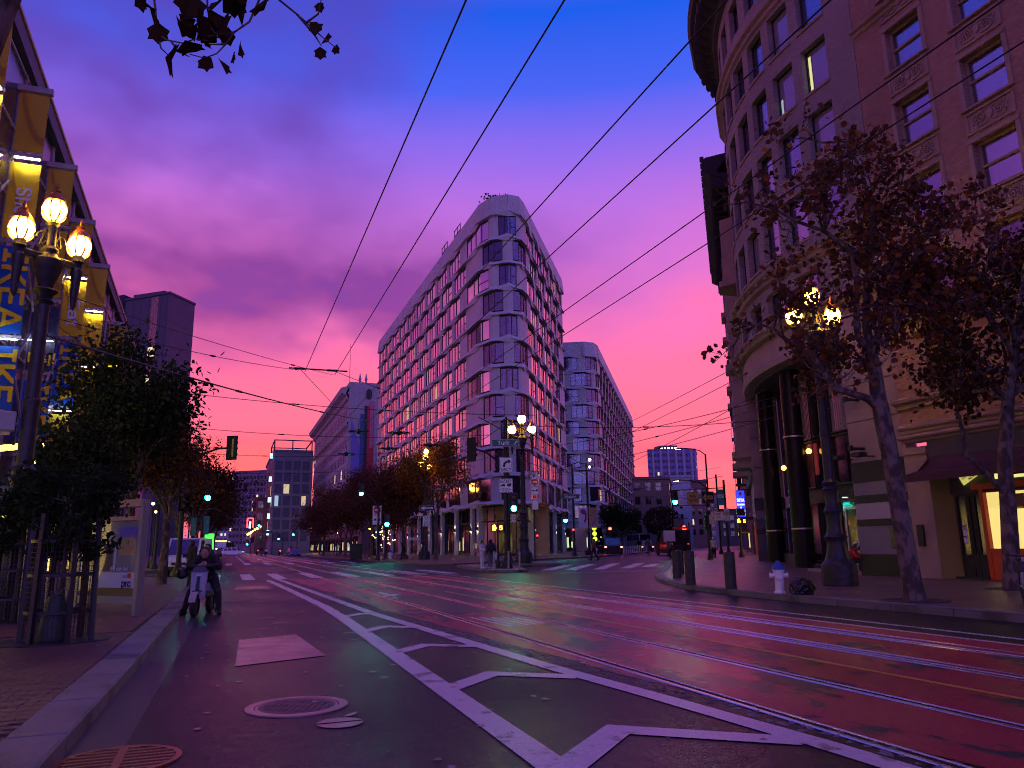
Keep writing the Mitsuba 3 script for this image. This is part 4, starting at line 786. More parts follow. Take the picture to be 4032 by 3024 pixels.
# ---------------------------------------------------------------- left: glass store with upright banners
fp = Path([M(14, -11), M(95, -11)])
def fu(u): return u - 14
def hz(u): return np.interp(u, [30, 38, 80, 95], [26.7, 26.2, 23.4, 22.4])
t = thing('store_building', 'glass store behind upright banners with a dark sloping roof beam', 'building')
ug = np.arange(14, 95.1, 3.375)
for i in range(len(ug) - 1):
    for j in range(6):
        a, b = ug[i], ug[i + 1]; z0 = 4.9 + j * 3.4; z1 = min(z0 + 3.34, hz(a) - .55)
        g = MB(); c = [fp.at(fu(a) + .04, z0, -.05), fp.at(fu(b) - .04, z0, -.05), fp.at(fu(b) - .04, min(z1, hz(b) - .5) if j == 5 else z1, -.05), fp.at(fu(a) + .04, z1 if j < 5 else hz(a) - .5, -.05)]
        g.quad(*c)
        w = part(t, 'glass_panel', g, 'mat_facade_glass')
m = MB()
for u in ug: fp.box(m, fu(u) - .05, fu(u) + .05, 4.6, hz(u) - .5, -.14, .06) if u < 94.9 else None
for j in range(7): z = 4.9 + j * 3.4 - .05; fp.box(m, 0, fp.len if z < 22 else 40, z - .05, z + .05, -.14, .05)
part(t, 'mullion_grid', m, 'mat_panel_metal')
m = MB()
for i in range(0, len(ug) - 2, 2):
    for z0, z1 in ((8, 14), (14, 20), (20, 14), (14, 8)): m.bar(fp.at(fu(ug[i]), z0, .1), fp.at(fu(ug[i + 2]), z1, .1), .10)
part(t, 'lattice', m, 'mat_panel_metal')
m = MB(); m.hexa([fp.at(0, 27.2, -.3), fp.at(fp.len, 21.9, -.3), fp.at(fp.len, 21.9, .3), fp.at(0, 27.2, .3), fp.at(0, 28.2, -.3), fp.at(fp.len, 22.6, -.3), fp.at(fp.len, 22.6, .3), fp.at(0, 28.2, .3)]); part(t, 'roof_beam', m, 'mat_slate')
m = MB(); m.hexa([fp.at(0, 28.32, -.3), fp.at(fp.len, 22.62, -.3), fp.at(fp.len, 22.62, .38), fp.at(0, 28.32, .38), fp.at(0, 28.5, -.3), fp.at(fp.len, 22.8, -.3), fp.at(fp.len, 22.8, .38), fp.at(0, 28.5, .38)]); part(t, 'roof_trim', m, 'mat_tan_paint')
m = MB(); fp.box(m, 0, fp.len, 4.0, 4.85, -.3, .25); part(t, 'sign_band', m, 'mat_grey_wall')
m = MB(); fp.box(m, 0, fp.len, 0, 26, -12, -1.5); part(t, 'inner_wall', m, 'mat_grey_wall')
rg = np.random.default_rng(14)
for i in range(len(ug) - 1):
    a, b = fu(ug[i]) + .2, fu(ug[i + 1]) - .2; m = MB(); fp.box(m, a, b, .25, 3.9, -.2, -.12); k = part(t, 'shop_window', m, 'mat_glow', e=emit(np.array((1.9, 1.35, .30)) * rg.uniform(.3, .9), .4))
    m = MB(); [fp.box(m, q, q + .1, .2, 3.95, -.14, .02) for q in (a - .05, (a + b) / 2, b - .05)]; fp.box(m, a, b, .15, .3, -.14, .02); part(k, 'frame', m, 'mat_dark_frame')
m = MB()
for i in range(7): p = M(33 + i * 1.1, -9.6 - .25 * i, 5.2 + .10 * i); m.bar(p, p + VV * 2.2 - UU * .5 + [0, 0, .25], .10, .06)
part(t, 'strip_light', m, 'mat_glow', e=emit((3.2, 2.2, .35), .3))

# banners stand square to the wall on light bars, tiers of 4.4 m
def fin(u, ztop, tiers, first=False):
    mast = MB(); vi, vo = -11.05, -9.62
    tt = thing('banner_mast', FL[u][0], 'banner', None, 'upright banners on the store front')
    mast.bar(M(u + .16, vi + .06, 4.8), M(u + .16, vi + .06, ztop), .16); mast.bar(M(u + .08, vi + .16, 4.8), M(u + .08, vi + .16, ztop), .05); part(tt, 'mast', mast, 'mat_panel_metal')
    m = MB(); m.bar(M(u, vi - .05, ztop + .08), M(u, vo + .1, ztop + .08), .26, .30); part(tt, 'head_bar', m, 'mat_panel_metal')
    for (z0, z1, mm, txt, lit) in tiers:
        rg = np.random.default_rng(int(z0 * 10 + u)); n, q = 9, 10; P = []
        for i in range(q):
            for j in range(n):
                s = j / (n - 1); zz = z0 + (z1 - z0) * i / (q - 1); P.append(M(u + .025 * math.sin(s * 7 + zz * 1.3 + u) * math.sin(PI * s), vi + .10 + (vo - vi - .14) * s, zz))
        b = part(tt, 'banner_cloth', MB().add(P, [[i * n + j, i * n + j + 1, (i + 1) * n + j + 1, (i + 1) * n + j] for i in range(q - 1) for j in range(n - 1)]), mm, smooth=True)
        m = MB(); m.bar(M(u, vi, z0 - .16), M(u, vo, z0 - .16), .12, .16); part(b, 'crossbar', m, 'mat_panel_metal')
        vc = (vi + .22 + vo) / 2
        if lit:
            m = MB(); w0, w1 = M(u - .34, vi + .3, z1 + .10), M(u - .34, vo - .05, z1 + .10)
            m.bar(w0, w1, .07, .05); part(b, 'light_bar', m, 'mat_glow', e=emit((60, 54, 24) if mm != 'mat_banner_blue' else (30, 36, 44), .8))
            m = MB(); m.bar(w0 + [0, 0, .07], w1 + [0, 0, .07], .16, .05); part(b, 'light_hood', m, 'mat_panel_metal')
        if txt:
            col = 'mat_banner_yellow' if 'blue' in mm else 'mat_banner_white'; up_ = VV; rt = np.array([0, 0, -1.0])
            if txt == 'Hej!': tm_ = text(txt, .55, M(u - .05, vc, z0 + .7), VV, (0, 0, 1)); col = 'mat_banner_yellow'
            else:
                h = 1.02 if 'blue' in mm else .62; w = (z1 - z0) * (.92 if 'blue' in mm else .5)
                m0 = meshkit.text_mesh(txt, h, .01, True); bb = m0.bounds; v = np.asarray(m0.vertices).copy(); v[:, 0] = (v[:, 0] - (bb[0][0] + bb[1][0]) / 2) * (w / (bb[1][0] - bb[0][0])); v[:, 1] -= h / 2
                X = face(M(u - .055, vc, (z0 + z1) / 2 - (.3 if 'blue' not in mm else 0)), rt, up_); tm_ = MB().add(v @ X[:3, :3].T + X[:3, 3], m0.faces)
            part(b, 'lettering', tm_, col)
        if mm == 'mat_banner_gold' or mm == 'mat_banner_yellow':
            m = MB(); vs = np.linspace(0, 1, 9)
            for i in range(8): m.quad(M(u - .05, vi + .25 + (vo - vi - .3) * vs[i], z0 + .4 + 2.4 * (1 - vs[i]) ** 2), M(u - .05, vi + .25 + (vo - vi - .3) * vs[i + 1], z0 + .4 + 2.4 * (1 - vs[i + 1]) ** 2), M(u - .05, vi + .25 + (vo - vi - .3) * vs[i + 1], z0 + .8 + 2.7 * (1 - vs[i + 1]) ** 2), M(u - .05, vi + .25 + (vo - vi - .3) * vs[i], z0 + .8 + 2.7 * (1 - vs[i]) ** 2))
            part(b, 'swirl_print', m, 'mat_swirl')
mat('swirl', (.40, .20, .008), .6)
scene['mat_facade_glass'] = two({**GL, 'weight': .36, 'a': {'type': 'diffuse', 'reflectance': rgbt((.04, .032, .045))}, 'b': {'type': 'roughconductor', 'alpha': .06, 'specular_reflectance': rgbt((.85, .78, .86))}})
FL = {33.2: ('nearest banner column, mostly cut off by the left edge of the photo',), 40: ('banner column with a yellow panel reading Shop over tall blue panels',), 47: ('banner column with olive panels over a navy panel reading Hej!',), 53.9: ('banner column with a lit yellow panel reading Eat above a blue one',), 61.1: ('plain yellow banner column, second from the far end',), 72.8: ('plain yellow banner column farthest up the avenue',)}
BY, BG, BB, BN = 'mat_banner_yellow', 'mat_banner_gold', 'mat_banner_blue', 'mat_banner_navy'
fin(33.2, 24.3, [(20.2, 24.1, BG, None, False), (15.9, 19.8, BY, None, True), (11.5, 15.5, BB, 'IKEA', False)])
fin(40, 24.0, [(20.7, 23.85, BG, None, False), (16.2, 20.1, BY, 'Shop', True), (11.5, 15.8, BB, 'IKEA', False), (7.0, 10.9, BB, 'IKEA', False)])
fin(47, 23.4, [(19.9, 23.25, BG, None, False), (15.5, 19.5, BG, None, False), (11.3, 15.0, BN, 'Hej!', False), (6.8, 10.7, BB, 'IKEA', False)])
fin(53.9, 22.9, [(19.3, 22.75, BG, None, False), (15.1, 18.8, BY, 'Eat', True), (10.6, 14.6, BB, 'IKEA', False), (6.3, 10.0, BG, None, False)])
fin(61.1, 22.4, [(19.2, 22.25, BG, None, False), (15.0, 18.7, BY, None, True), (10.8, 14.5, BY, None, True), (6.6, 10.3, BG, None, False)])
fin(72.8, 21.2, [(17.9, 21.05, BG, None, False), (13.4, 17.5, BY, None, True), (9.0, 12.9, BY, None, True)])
m = MB(); m.bar(M(46.66, -10.95, 12.9), M(46.66, -9.7, 12.9), .07, .05); k = part('banner_mast_002', 'light_bar', m, 'mat_glow', e=emit((16, 17, 18), .5))
m = MB(); m.bar(M(53.5, -10.95, 10.15), M(53.5, -9.7, 10.15), .07, .05); part('banner_mast_003', 'light_bar', m, 'mat_glow', e=emit((14, 17, 20), .5))
m = MB(); m.bar(M(39.66, -10.95, 11.15), M(39.66, -9.7, 11.15), .07, .05); part('banner_mast_001', 'light_bar', m, 'mat_glow', e=emit((14, 17, 20), .5))

# ---------------------------------------------------------------- street lamps of three globes
def lamp_proto(X, label):
    t = thing('street_lamp', label, 'street lamp', X, 'ornate three globe street lamps')
    m = MB().lathe([(.50, 0), (.52, .06), (.52, .62), (.47, .68), (.40, .74), (.36, .84), (.30, 1.05), (.27, 1.30), (.33, 1.42), (.35, 1.48), (.25, 1.58), (.22, 1.85), (.24, 2.15), (.29, 2.26), (.25, 2.36), (.19, 2.5), (.22, 2.85), (.27, 2.95), (.20, 3.05), (.26, 3.16), (.17, 3.26)], 20, flute=.025); part(t, 'base', m, 'mat_cast_iron', smooth=35)
    m = MB().lathe([(.17, 3.2), (.165, 4.6), (.185, 4.64), (.185, 4.74), (.155, 4.78), (.135, 6.85), (.16, 6.9), (.15, 7.0), (.22, 7.08), (.14, 7.16), (.20, 7.28), (.27, 7.34), (.15, 7.42), (.20, 7.6), (.32, 7.95), (.34, 8.08), (.22, 8.16), (.17, 8.25), (.20, 8.35), (.12, 8.45), (.10, 8.95), (.16, 9.02), (.10, 9.1)], 18); part(t, 'shaft', m, 'mat_cast_iron', smooth=35)
    m = MB(); m.box((0, 0, 8.14), (1.5, .16, .16), bev=.02)
    for s in (-1, 1):
        m.lathe([(.02, 7.05), (.07, 7.15), (.10, 7.7), (.14, 8.02), (.11, 8.1)], 10, (.66 * s, 0, 0)); m.lathe([(.10, 8.2), (.15, 8.26), (.12, 8.34), (.14, 8.42)], 10, (.66 * s, 0, 0))
        th = np.linspace(0, 1.6 * PI, 14); m.tube(np.c_[s * (.22 + .10 * np.cos(th)), 0 * th, 8.6 + .15 * np.sin(th)], .03, 6)
        m.tube([(s * .1, 0, 8.35), (s * .22, 0, 8.5), (s * .14, 0, 8.85)], .03, 6)
    part(t, 'arm', m, 'mat_cast_iron', smooth=35)
    for x, z in ((0, 9.36), (-.66, 8.66), (.66, 8.66)):
        m = MB(); th = np.linspace(-PI / 2, PI / 2, 13); m.lathe([(max(.27 * math.cos(a) ** .8 if math.cos(a) > 0 else 0, .015), .29 * math.sin(a)) for a in th], 16, (x, 0, z)); g = part(t, 'globe', m, 'mat_glow', smooth=True, e=emit((50, 24, 2.3), 3.0))
        r = MB()
        for i in range(8):
            a = i * PI / 4; r.tube([(x + .285 * math.cos(b) * math.cos(a), .285 * math.cos(b) * math.sin(a), z + .30 * math.sin(b)) for b in np.linspace(-1.35, 1.35, 9)], .019, 5)
        part(g, 'rib', r, 'mat_copper')
        c = MB().lathe([(.20, z + .21), (.23, z + .23), (.19, z + .32), (.12, z + .42), (.07, z + .46), (.10, z + .50), (.03, z + .56), (.045, z + .60), (.012, z + .70)], 14, (x, 0, 0)); part(g, 'cap', c, 'mat_copper', smooth=35)
    return t
lp = lamp_proto(tw((-10.9, 16.9, .15), 58), 'nearest three globe lamp at the left edge with a white box on its pole')
dup(lp, tw((9.9, 23.9, .15), 4, .985), 'three globe lamp on the right pavement half hidden by brown leaves')
dup(lp, tw((.7, 57.7, .22), 0, 1.15), 'three globe lamp standing in front of the white wedge building')
dup(lp, tw((-10.0, 86.1, .15), 62, 1.2), 'double looking lamp among brown trees on the far corner')
dup(lp, tw((-24.6, 134.8, .15), 10, 1.34), 'distant three globe lamp above the treetops left of the wedge building')
dup(lp, tw((-64, 250, .15), 10, 1.25), 'far three globe lamp beyond the next crossing', skip=('__rib',)); dup(lp, tw((-72, 272, .15), 20, 1.2), 'farthest three globe lamp up the avenue', skip=('__rib',))
t = thing('equipment_box', 'white plastic equipment box strapped to the left lamp pole', 'equipment box'); m = MB().box((-11.28, 16.62, 4.37), (.42, .26, .44), 33, bev=.02); part(t, 'case', m, 'mat_white_wall')
m = MB().box((-11.37, 16.46, 4.53), (.12, .03, .03), 33); part(t, 'vent', m, 'mat_black')

# ---------------------------------------------------------------- shelter with poster, tree guards
a, b = np.array([-8.15, 16.95, 0]), np.array([-9.95, 17.9, 0]); d = (b - a) / np.linalg.norm(b - a); nrm = np.array([d[1], -d[0], 0]) * (1 if d[1] * -.4 + -d[0] * -.9 > 0 else -1)
nrm = np.array([-d[1], d[0], 0]); nrm = nrm if nrm[1] < 0 else -nrm; rt = -d; L = np.linalg.norm(b - a)
t = thing('poster_shelter', 'metal framed shelter panel with a glazed poster on two legs', 'shelter')
for p in (a, b): m = MB().bar(p + [0, 0, .15], p + [0, 0, 2.62], .16, .12, up=d); part(t, 'post', m, 'mat_galv')
m = MB().bar(a + [0, 0, 2.55], b + d * .1 + [0, 0, 2.55], .20, .16); part(t, 'top_rail', m, 'mat_tan_paint'); m = MB().bar(a + [0, 0, 2.22], b + [0, 0, 2.22], .16, .09); part(t, 'rail', m, 'mat_tan_paint'); m = MB().bar(a + [0, 0, .46], b + [0, 0, .46], .16, .16); part(t, 'bottom_rail', m, 'mat_galv')
def kq(mb, s0, s1, z0, z1, o): q = lambda s, z: b + rt * L * s + nrm * o + [0, 0, z]; return mb.quad(q(s0, z0), q(s1, z0), q(s1, z1), q(s0, z1))
pf = MB(); kq(pf, .05, .95, .55, 2.17, .03); ps = part(t, 'poster', pf, 'mat_poster_grey')
m = kq(MB(), .05, .95, .72, 1.05, .034); part(ps, 'caption_band', m, 'mat_poster_white'); m = kq(MB(), .05, .95, .55, .72, .034); part(ps, 'foot_band', m, 'mat_olive_wall')
m = MB(); kq(m, .66, .93, 1.42, 1.78, .036); part(ps, 'speech_card', m, 'mat_tan_paint'); m = MB(); kq(m, .22, .55, 1.08, 1.62, .036); part(ps, 'figure_print', m, 'mat_brown_wall'); m = kq(MB(), .62, .95, 1.82, 2.02, .036); part(ps, 'red_print', m, 'mat_mural_violet'); m = kq(MB(), .58, .61, 1.1, 1.6, .037); part(ps, 'pale_print', m, 'mat_poster_white')
part(ps, 'lettering', text('prc', .15, b + rt * L * .82 + nrm * .04 + [0, 0, .82], rt), 'mat_cloth_navy'); part(ps, 'lettering', text('We can hel', .085, b + rt * L * .68 + nrm * .04 + [0, 0, 1.13], rt), 'mat_poster_white')
m = MB()
for i in range(7): kq(m, .08, .08 + .28 - .03 * (i % 3), .98 - i * .036, .992 - i * .036, .04)
part(ps, 'small_print', m, 'mat_slate'); m = kq(MB(), .83, .89, .93, 1.03, .04); part(ps, 'logo', m, 'mat_red_paint'); m = kq(MB(), .75, .82, .93, .99, .041); part(ps, 'logo', m, 'mat_blue_wall')
m = kq(MB(), .04, .96, .54, 2.18, .075); part(t, 'glass', m, 'mat_pane')
# ---------------------------------------------------------------- trees
def leafpoly(kind):
    if kind == 'maple': p = [(0, -.5), (.26, -.36), (.5, -.20), (.40, .04), (.46, .28), (.24, .28), (0, .52), (-.24, .30), (-.44, .24), (-.38, 0), (-.48, -.24), (-.22, -.36)]
    else: p = [(0, -.5), (.26, -.1), (.2, .25), (0, .5), (-.2, .25), (-.26, -.1)]
    return np.array(p)
def leaves(mb, C, size, rg, kind='oval', droop=.3):
    P = leafpoly(kind); n = len(P); k = len(C)
    a = rg.normal(0, 1, (k, 3)); a[:, 2] -= droop; a /= np.linalg.norm(a, axis=1, keepdims=True); b = rg.normal(0, 1, (k, 3)); b -= a * (a * b).sum(1, keepdims=True); b /= np.linalg.norm(b, axis=1, keepdims=True); c = np.cross(a, b)
    s = (size * rg.uniform(.6, 1.25, k))[:, None, None]
    V = C[:, None] + s * (P[None, :, :1] * b[:, None] + P[None, :, 1:] * a[:, None] + (np.abs(P[None, :, :1]) * .35) * c[:, None] * rg.choice([-1, 1], k)[:, None, None])
    if kind == 'maple':
        V = np.concatenate([V, C[:, None] * 1.0], 1); f = np.array([[i, (i + 1) % n, n] for i in range(n)])
        F = (np.arange(k) * (n + 1))[:, None, None] + f[None]; mb.add(V.reshape(-1, 3), F.reshape(-1, 3))
    else:
        f = np.array([[0, i, i + 1] for i in range(1, n - 1)]); F = (np.arange(k) * n)[:, None, None] + f[None]; mb.add(V.reshape(-1, 3), F.reshape(-1, 3))
def grow(mb, p, d, L, r, lev, rg, tips, up=.15, spread=.75, shrink=.72, kids=(2, 3)):
    n = 4; pts = [np.asarray(p, float)]; d = d / np.linalg.norm(d)
    for i in range(n): d = d + rg.normal(0, .17, 3) + [0, 0, up * .25]; d /= np.linalg.norm(d); pts.append(pts[-1] + d * L / n)
    mb.tube(pts, np.linspace(r, r * .62, n + 1), 6 if r > .03 else 4)
    if lev <= 1: tips += [pts[2], pts[3], pts[4]]
    if lev == 0: return
    for _ in range(int(rg.integers(kids[0], kids[1] + 1))):
        i = int(rg.integers(2, n + 1)); q = d + rg.normal(0, spread, 3); q[2] += up; grow(mb, pts[i], q, L * shrink * rg.uniform(.8, 1.15), r * .58, lev - 1, rg, tips, up, spread, shrink, kids)
# the near plane tree on the right, limb by limb
rg = np.random.default_rng(31)
t = thing('plane_tree', 'leaning plane tree with thin brown leaves and a crooked low limb by the right kerb', 'tree')
tr = MB(); tips = []
def jit(pts, y0, yj): return [(x, y0 + yj * math.sin(i * 1.3 + x), z) for i, (x, _, z) in enumerate(pts)]
tr.tube([(8.92, 17.6, .05), (8.9, 17.6, .5), (8.84, 17.6, 1.65), (8.76, 17.6, 3.23), (8.67, 17.6, 4.32), (8.63, 17.6, 4.87), (8.62, 17.6, 5.43), (8.57, 17.6, 5.95)], (.27, .215, .20, .195, .19, .175, .16, .14), 14)
LM = [([(8.63, 17.6, 4.5), (8.33, 17.5, 4.74), (7.8, 17.4, 4.89), (7.53, 17.4, 4.95), (7.35, 17.4, 5.34), (7.07, 17.4, 5.8), (6.6, 17.5, 6.15), (6.3, 17.6, 6.5)], .105, .04),
 ([(8.61, 17.6, 5.77), (8.89, 17.8, 6.28), (9.04, 17.9, 6.57), (9.23, 18.0, 6.8), (9.76, 18.1, 7.03), (10.73, 18.2, 7.13), (11.79, 18.3, 7.46)], .10, .035),
 ([(8.57, 17.6, 5.89), (8.27, 17.5, 6.24), (8.2, 17.3, 6.82), (8.25, 17.2, 7.52), (8.15, 17.1, 8.24), (7.52, 17.0, 8.73), (6.86, 17, 8.99), (6.43, 17.1, 9.36)], .10, .03),
 ([(8.59, 17.6, 5.83), (8.59, 17.7, 6.58), (8.78, 17.8, 7.75), (9.14, 17.8, 8.95), (9.14, 17.9, 9.94), (9.01, 17.9, 10.82), (8.63, 17.8, 11.5)], .115, .025),
 ([(8.65, 17.6, 6.5), (9.06, 17.8, 7.27), (9.48, 18.1, 7.98), (10.14, 18.3, 8.69), (11.06, 18.6, 9.3), (11.83, 18.8, 9.8)], .09, .025),
 ([(8.72, 17.6, 4.98), (8.36, 17.3, 5.55), (8.46, 17.1, 5.95), (8.88, 17.0, 6.23), (9.3, 16.8, 6.9)], .07, .03)]
for pts, r0, r1 in LM:
    tr.tube(pts, np.linspace(r0, r1, len(pts)), 8)
    for i in range(2, len(pts)):
        for _ in range(2 if pts[i][2] > 6 else 1):
            d = rg.normal(0, 1, 3); d[2] = abs(d[2]) * .6; grow(tr, pts[i], d, rg.uniform(.7, 1.15), .034, 3, rg, tips, .12, .8, .70)
part(t, 'trunk', tr, 'mat_bark', smooth=50)
T = np.array(tips); T = T[(T[:, 2] > 4.9)]
ok = lambda C: C[(C[:, 2] < 12.2)]
C = ok(T[rg.integers(0, len(T), 3300)] + rg.normal(0, .15, (3300, 3))); m = MB(); leaves(m, C, .145, rg, 'maple'); part(t, 'crown', m, 'mat_leaf_brown', label='curled dark brown leaves')
C = ok(T[rg.integers(0, len(T), 1500)] + rg.normal(0, .17, (1500, 3))); m = MB(); leaves(m, C, .15, rg, 'maple'); part(t, 'rust_leaves', m, 'mat_leaf_rust'); k = MB(); C = ok(T[rg.integers(0, len(T), 170)] + rg.normal(0, .2, (170, 3))); leaves(k, C, .15, rg, 'maple'); part(t, 'gold_leaves', k, 'mat_leaf_gold')
t = thing('plane_tree', 'plane tree at the right edge of the photo behind the parked bicycle', 'tree'); tr = MB(); tips = []
tr.tube([(13.3, 21, .05), (13.32, 21, .6), (13.48, 21.0, 2.26), (13.57, 21.0, 3.52), (13.94, 21.0, 5.33), (14.3, 21.0, 6.67)], (.27, .22, .2, .18, .16, .12), 12)
tr.tube([(13.5, 21, 2.6), (12.78, 20.8, 3.35), (12.38, 20.7, 3.73), (12.28, 20.6, 4.44), (12.13, 20.5, 5.23)], (.085, .08, .07, .05, .03), 7)
for q in ((14.3, 21, 6.67), (14.1, 21, 6.0), (14.2, 21, 6.3), (13.9, 21, 5.3)):
    for _ in range(3): d = rg.normal(0, 1, 3); d[2] = abs(d[2]) + .3; grow(tr, q, d, 2.0, .09, 3, rg, tips, .15, .7, .72)
for i in range(3): grow(tr, (12.13, 20.5, 5.0), rg.normal(0, 1, 3) + [0, 0, .6], .8, .03, 1, rg, tips)
part(t, 'trunk', tr, 'mat_bark', smooth=50); T = np.array(tips); m = MB(); leaves(m, T[rg.integers(0, len(T), 3900)] + rg.normal(0, .22, (3900, 3)), .15, rg, 'maple'); part(t, 'crown', m, 'mat_leaf_black'); m = MB(); leaves(m, T[rg.integers(0, len(T), 1000)] + rg.normal(0, .22, (1000, 3)), .15, rg, 'maple'); part(t, 'rust_leaves', m, 'mat_leaf_rust')
for (x, y), nm in (((8.92, 17.6), 'round iron tree grating round the leaning plane tree'), ((13.3, 21), 'round iron tree grating under the tree at the right edge')):
    g = thing('tree_grating', nm, 'tree grating'); part(g, 'ring', disc(MB(), (x, y), .62, .72, .14, .165, 36), 'mat_cast_iron'); part(g, 'soil', disc(MB(), (x, y), .05, .62, .14, .158, 36), 'mat_dirt')
# tree out of frame on the left whose branch hangs over the street
t = thing('plane_tree', 'plane tree at the top left whose dark leafy twigs hang into the sky', 'tree'); tr = MB()
tr.tube([(-5.2, 5.5, .1), (-4.95, 5.5, 2), (-4.55, 5.5, 4.2), (-4.36, 5.5, 4.9), (-4.32, 5.5, 5.5), (-4.22, 5.5, 6.1), (-4.0, 5.6, 7.0)], (.24, .2, .17, .15, .14, .16, .13), 12)
tr.tube([(-4.0, 5.6, 7.0), (-3.9, 6.2, 7.6), (-3.7, 6.8, 7.8), (-2.9, 7.0, 7.7), (-2.2, 7.0, 7.5)], (.12, .08, .06, .045, .03), 8)
TW = [[(-3.8, 7, 7.6), (-3.7, 7, 7.1), (-3.66, 7, 6.8), (-3.55, 7, 6.72), (-3.38, 7, 6.68), (-3.25, 7, 6.73), (-3.1, 7, 6.7)], [(-3.66, 7, 6.8), (-3.6, 7, 6.62), (-3.52, 7, 6.54)], [(-3.5, 7, 6.7), (-3.42, 7, 6.58), (-3.3, 7, 6.52)], [(-2.55, 7, 7.5), (-2.62, 7, 7.15), (-2.7, 7, 6.92), (-2.85, 7, 6.80), (-2.93, 7, 6.66), (-3.02, 7, 6.55), (-3.14, 7, 6.5), (-3.3, 7, 6.55)], [(-2.85, 7, 6.8), (-3.0, 7, 6.74), (-3.2, 7, 6.78)], [(-2.93, 7, 6.66), (-3.1, 7, 6.66)], [(-2.5, 7, 7.5), (-2.4, 7, 7.18), (-2.2, 7, 7.0), (-2.05, 7, 6.85), (-1.92, 7, 6.72), (-1.78, 7, 6.6)], [(-2.2, 7, 7.0), (-2.0, 7, 6.74), (-1.93, 7, 6.62)], [(-2.1, 7, 6.9), (-1.98, 7, 7.0), (-1.95, 7, 7.2)], [(-3.2, 7, 7.6), (-3.15, 7, 7.1), (-3.1, 7, 6.85), (-3.0, 7, 6.75)]]
for q in TW: tr.tube(q, np.linspace(.014, .005, len(q)), 5)
part(t, 'trunk', tr, 'mat_bark', smooth=50); m = MB(); rg = np.random.default_rng(77)
LV = [(-3.86, 7.2, .30), (-3.72, 6.95, .30), (-3.63, 6.78, .30), (-3.76, 7.08, .24), (-3.53, 6.52, .36), (-3.35, 7.12, .28), (-3.36, 6.98, .26), (-3.2, 6.92, .32), (-3.08, 6.98, .34), (-3.1, 6.82, .30), (-3.18, 6.72, .28), (-3.0, 6.85, .30), (-3.05, 7.12, .34), (-2.93, 6.76, .26), (-3.28, 6.62, .22), (-3.15, 6.47, .22), (-2.96, 6.42, .20), (-2.8, 6.62, .18), (-3.42, 6.86, .20), (-2.75, 7.15, .34), (-2.6, 7.14, .28), (-2.88, 7.16, .24), (-1.97, 7.10, .14), (-2.02, 6.9, .13), (-1.98, 6.8, .14), (-1.9, 6.72, .15), (-1.78, 6.6, .15), (-1.95, 6.56, .14), (-2.85, 6.5, .15), (-3.25, 6.8, .2)]
for x, z, s in LV: leaves(m, np.array([[x, 7 + rg.uniform(-.05, .05), z]]), s * 1.05, rg, 'maple', 1.2)
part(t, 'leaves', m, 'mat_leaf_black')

def street_tree(X, label, seed, H=8.5, crown=2.6, n=5200, mats=('leaf_brown', 'leaf_rust'), size=.2, fork=2.6, group=None, dense=.35, r0=.17, lev=3, squash=1.0, name='street_tree'):
    rg = np.random.default_rng(seed); t = thing(name, label, 'tree', X, group); tr = MB(); tips = []
    tr.tube([(0, 0, 0), (.03, 0, fork * .5), (0, .04, fork)], (r0 * 1.25, r0, r0 * .85), 8)
    for i in range(5):
        a = i * 1.257 + rg.uniform(-.4, .4); grow(tr, (0, .04, fork - .1 * i), np.array([math.cos(a) * crown * .4, math.sin(a) * crown * .4, (H - fork) * .42]), (H - fork) * .42, r0 * .5, lev, rg, tips, .25, .6, .7, (2, 3))
    part(t, 'trunk', tr, 'mat_bark', smooth=50); T = np.array(tips); T = T[T[:, 2] > fork * .8]
    for j, mm in enumerate(mats):
        k = n if j == 0 else n // 4; C = T[rg.integers(0, len(T), k)] + rg.normal(0, dense, (k, 3)) * [1, 1, squash]; m = MB(); leaves(m, C, size, rg, 'oval'); part(t, 'crown' if j == 0 else 'light_leaves', m, 'mat_' + mm)
    return t
ORD = ['first', 'second', 'third', 'fourth', 'fifth', 'sixth', 'seventh', 'eighth', 'ninth', 'tenth', 'eleventh', 'twelfth', 'thirteenth', 'fourteenth', 'fifteenth', 'sixteenth', 'seventeenth', 'eighteenth', 'nineteenth', 'twentieth']
GA = 'brown leaved street trees along the avenue'
# left pavement: guarded saplings, the big dark tree, the row beyond
def guard(X, label, g2=None):
    t = thing('tree_guard', label, 'tree guard', X, 'black iron guards round the saplings'); 
    for i in range(6): a = i * PI / 3 + .3; m = MB().bar((.50 * math.cos(a), .50 * math.sin(a), 0), (.46 * math.cos(a), .46 * math.sin(a), 1.95), .075); part(t, 'post', m, 'mat_iron')
    for z in (.42, .98, 1.5): m = disc(MB(), (0, 0), .455, .475, z, z + .05, 24); part(t, 'hoop', m, 'mat_iron')
    m = MB()
    for i in range(48): a = i * PI / 24; m.bar((.465 * math.cos(a), .465 * math.sin(a), .05), (.465 * math.cos(a), .465 * math.sin(a), 1.5), .006)
    for z in np.arange(.08, 1.5, .075): m.v and disc(m, (0, 0), .462, .467, z, z + .005, 24)
    part(t, 'wire_mesh', m, 'mat_iron'); part(t, 'grating', disc(MB(), (0, 0), .02, .78, -.004, .012, 36), 'mat_cast_iron'); return t
gp = guard(tw((-7.22, 12.45, .15)), 'black tree guard in the left foreground with a dark watering bag inside')
dup(gp, tw((-10.2, 16.0, .15)), 'second black tree guard behind the foreground one, partly hidden')
SG = 'young green saplings inside iron guards'
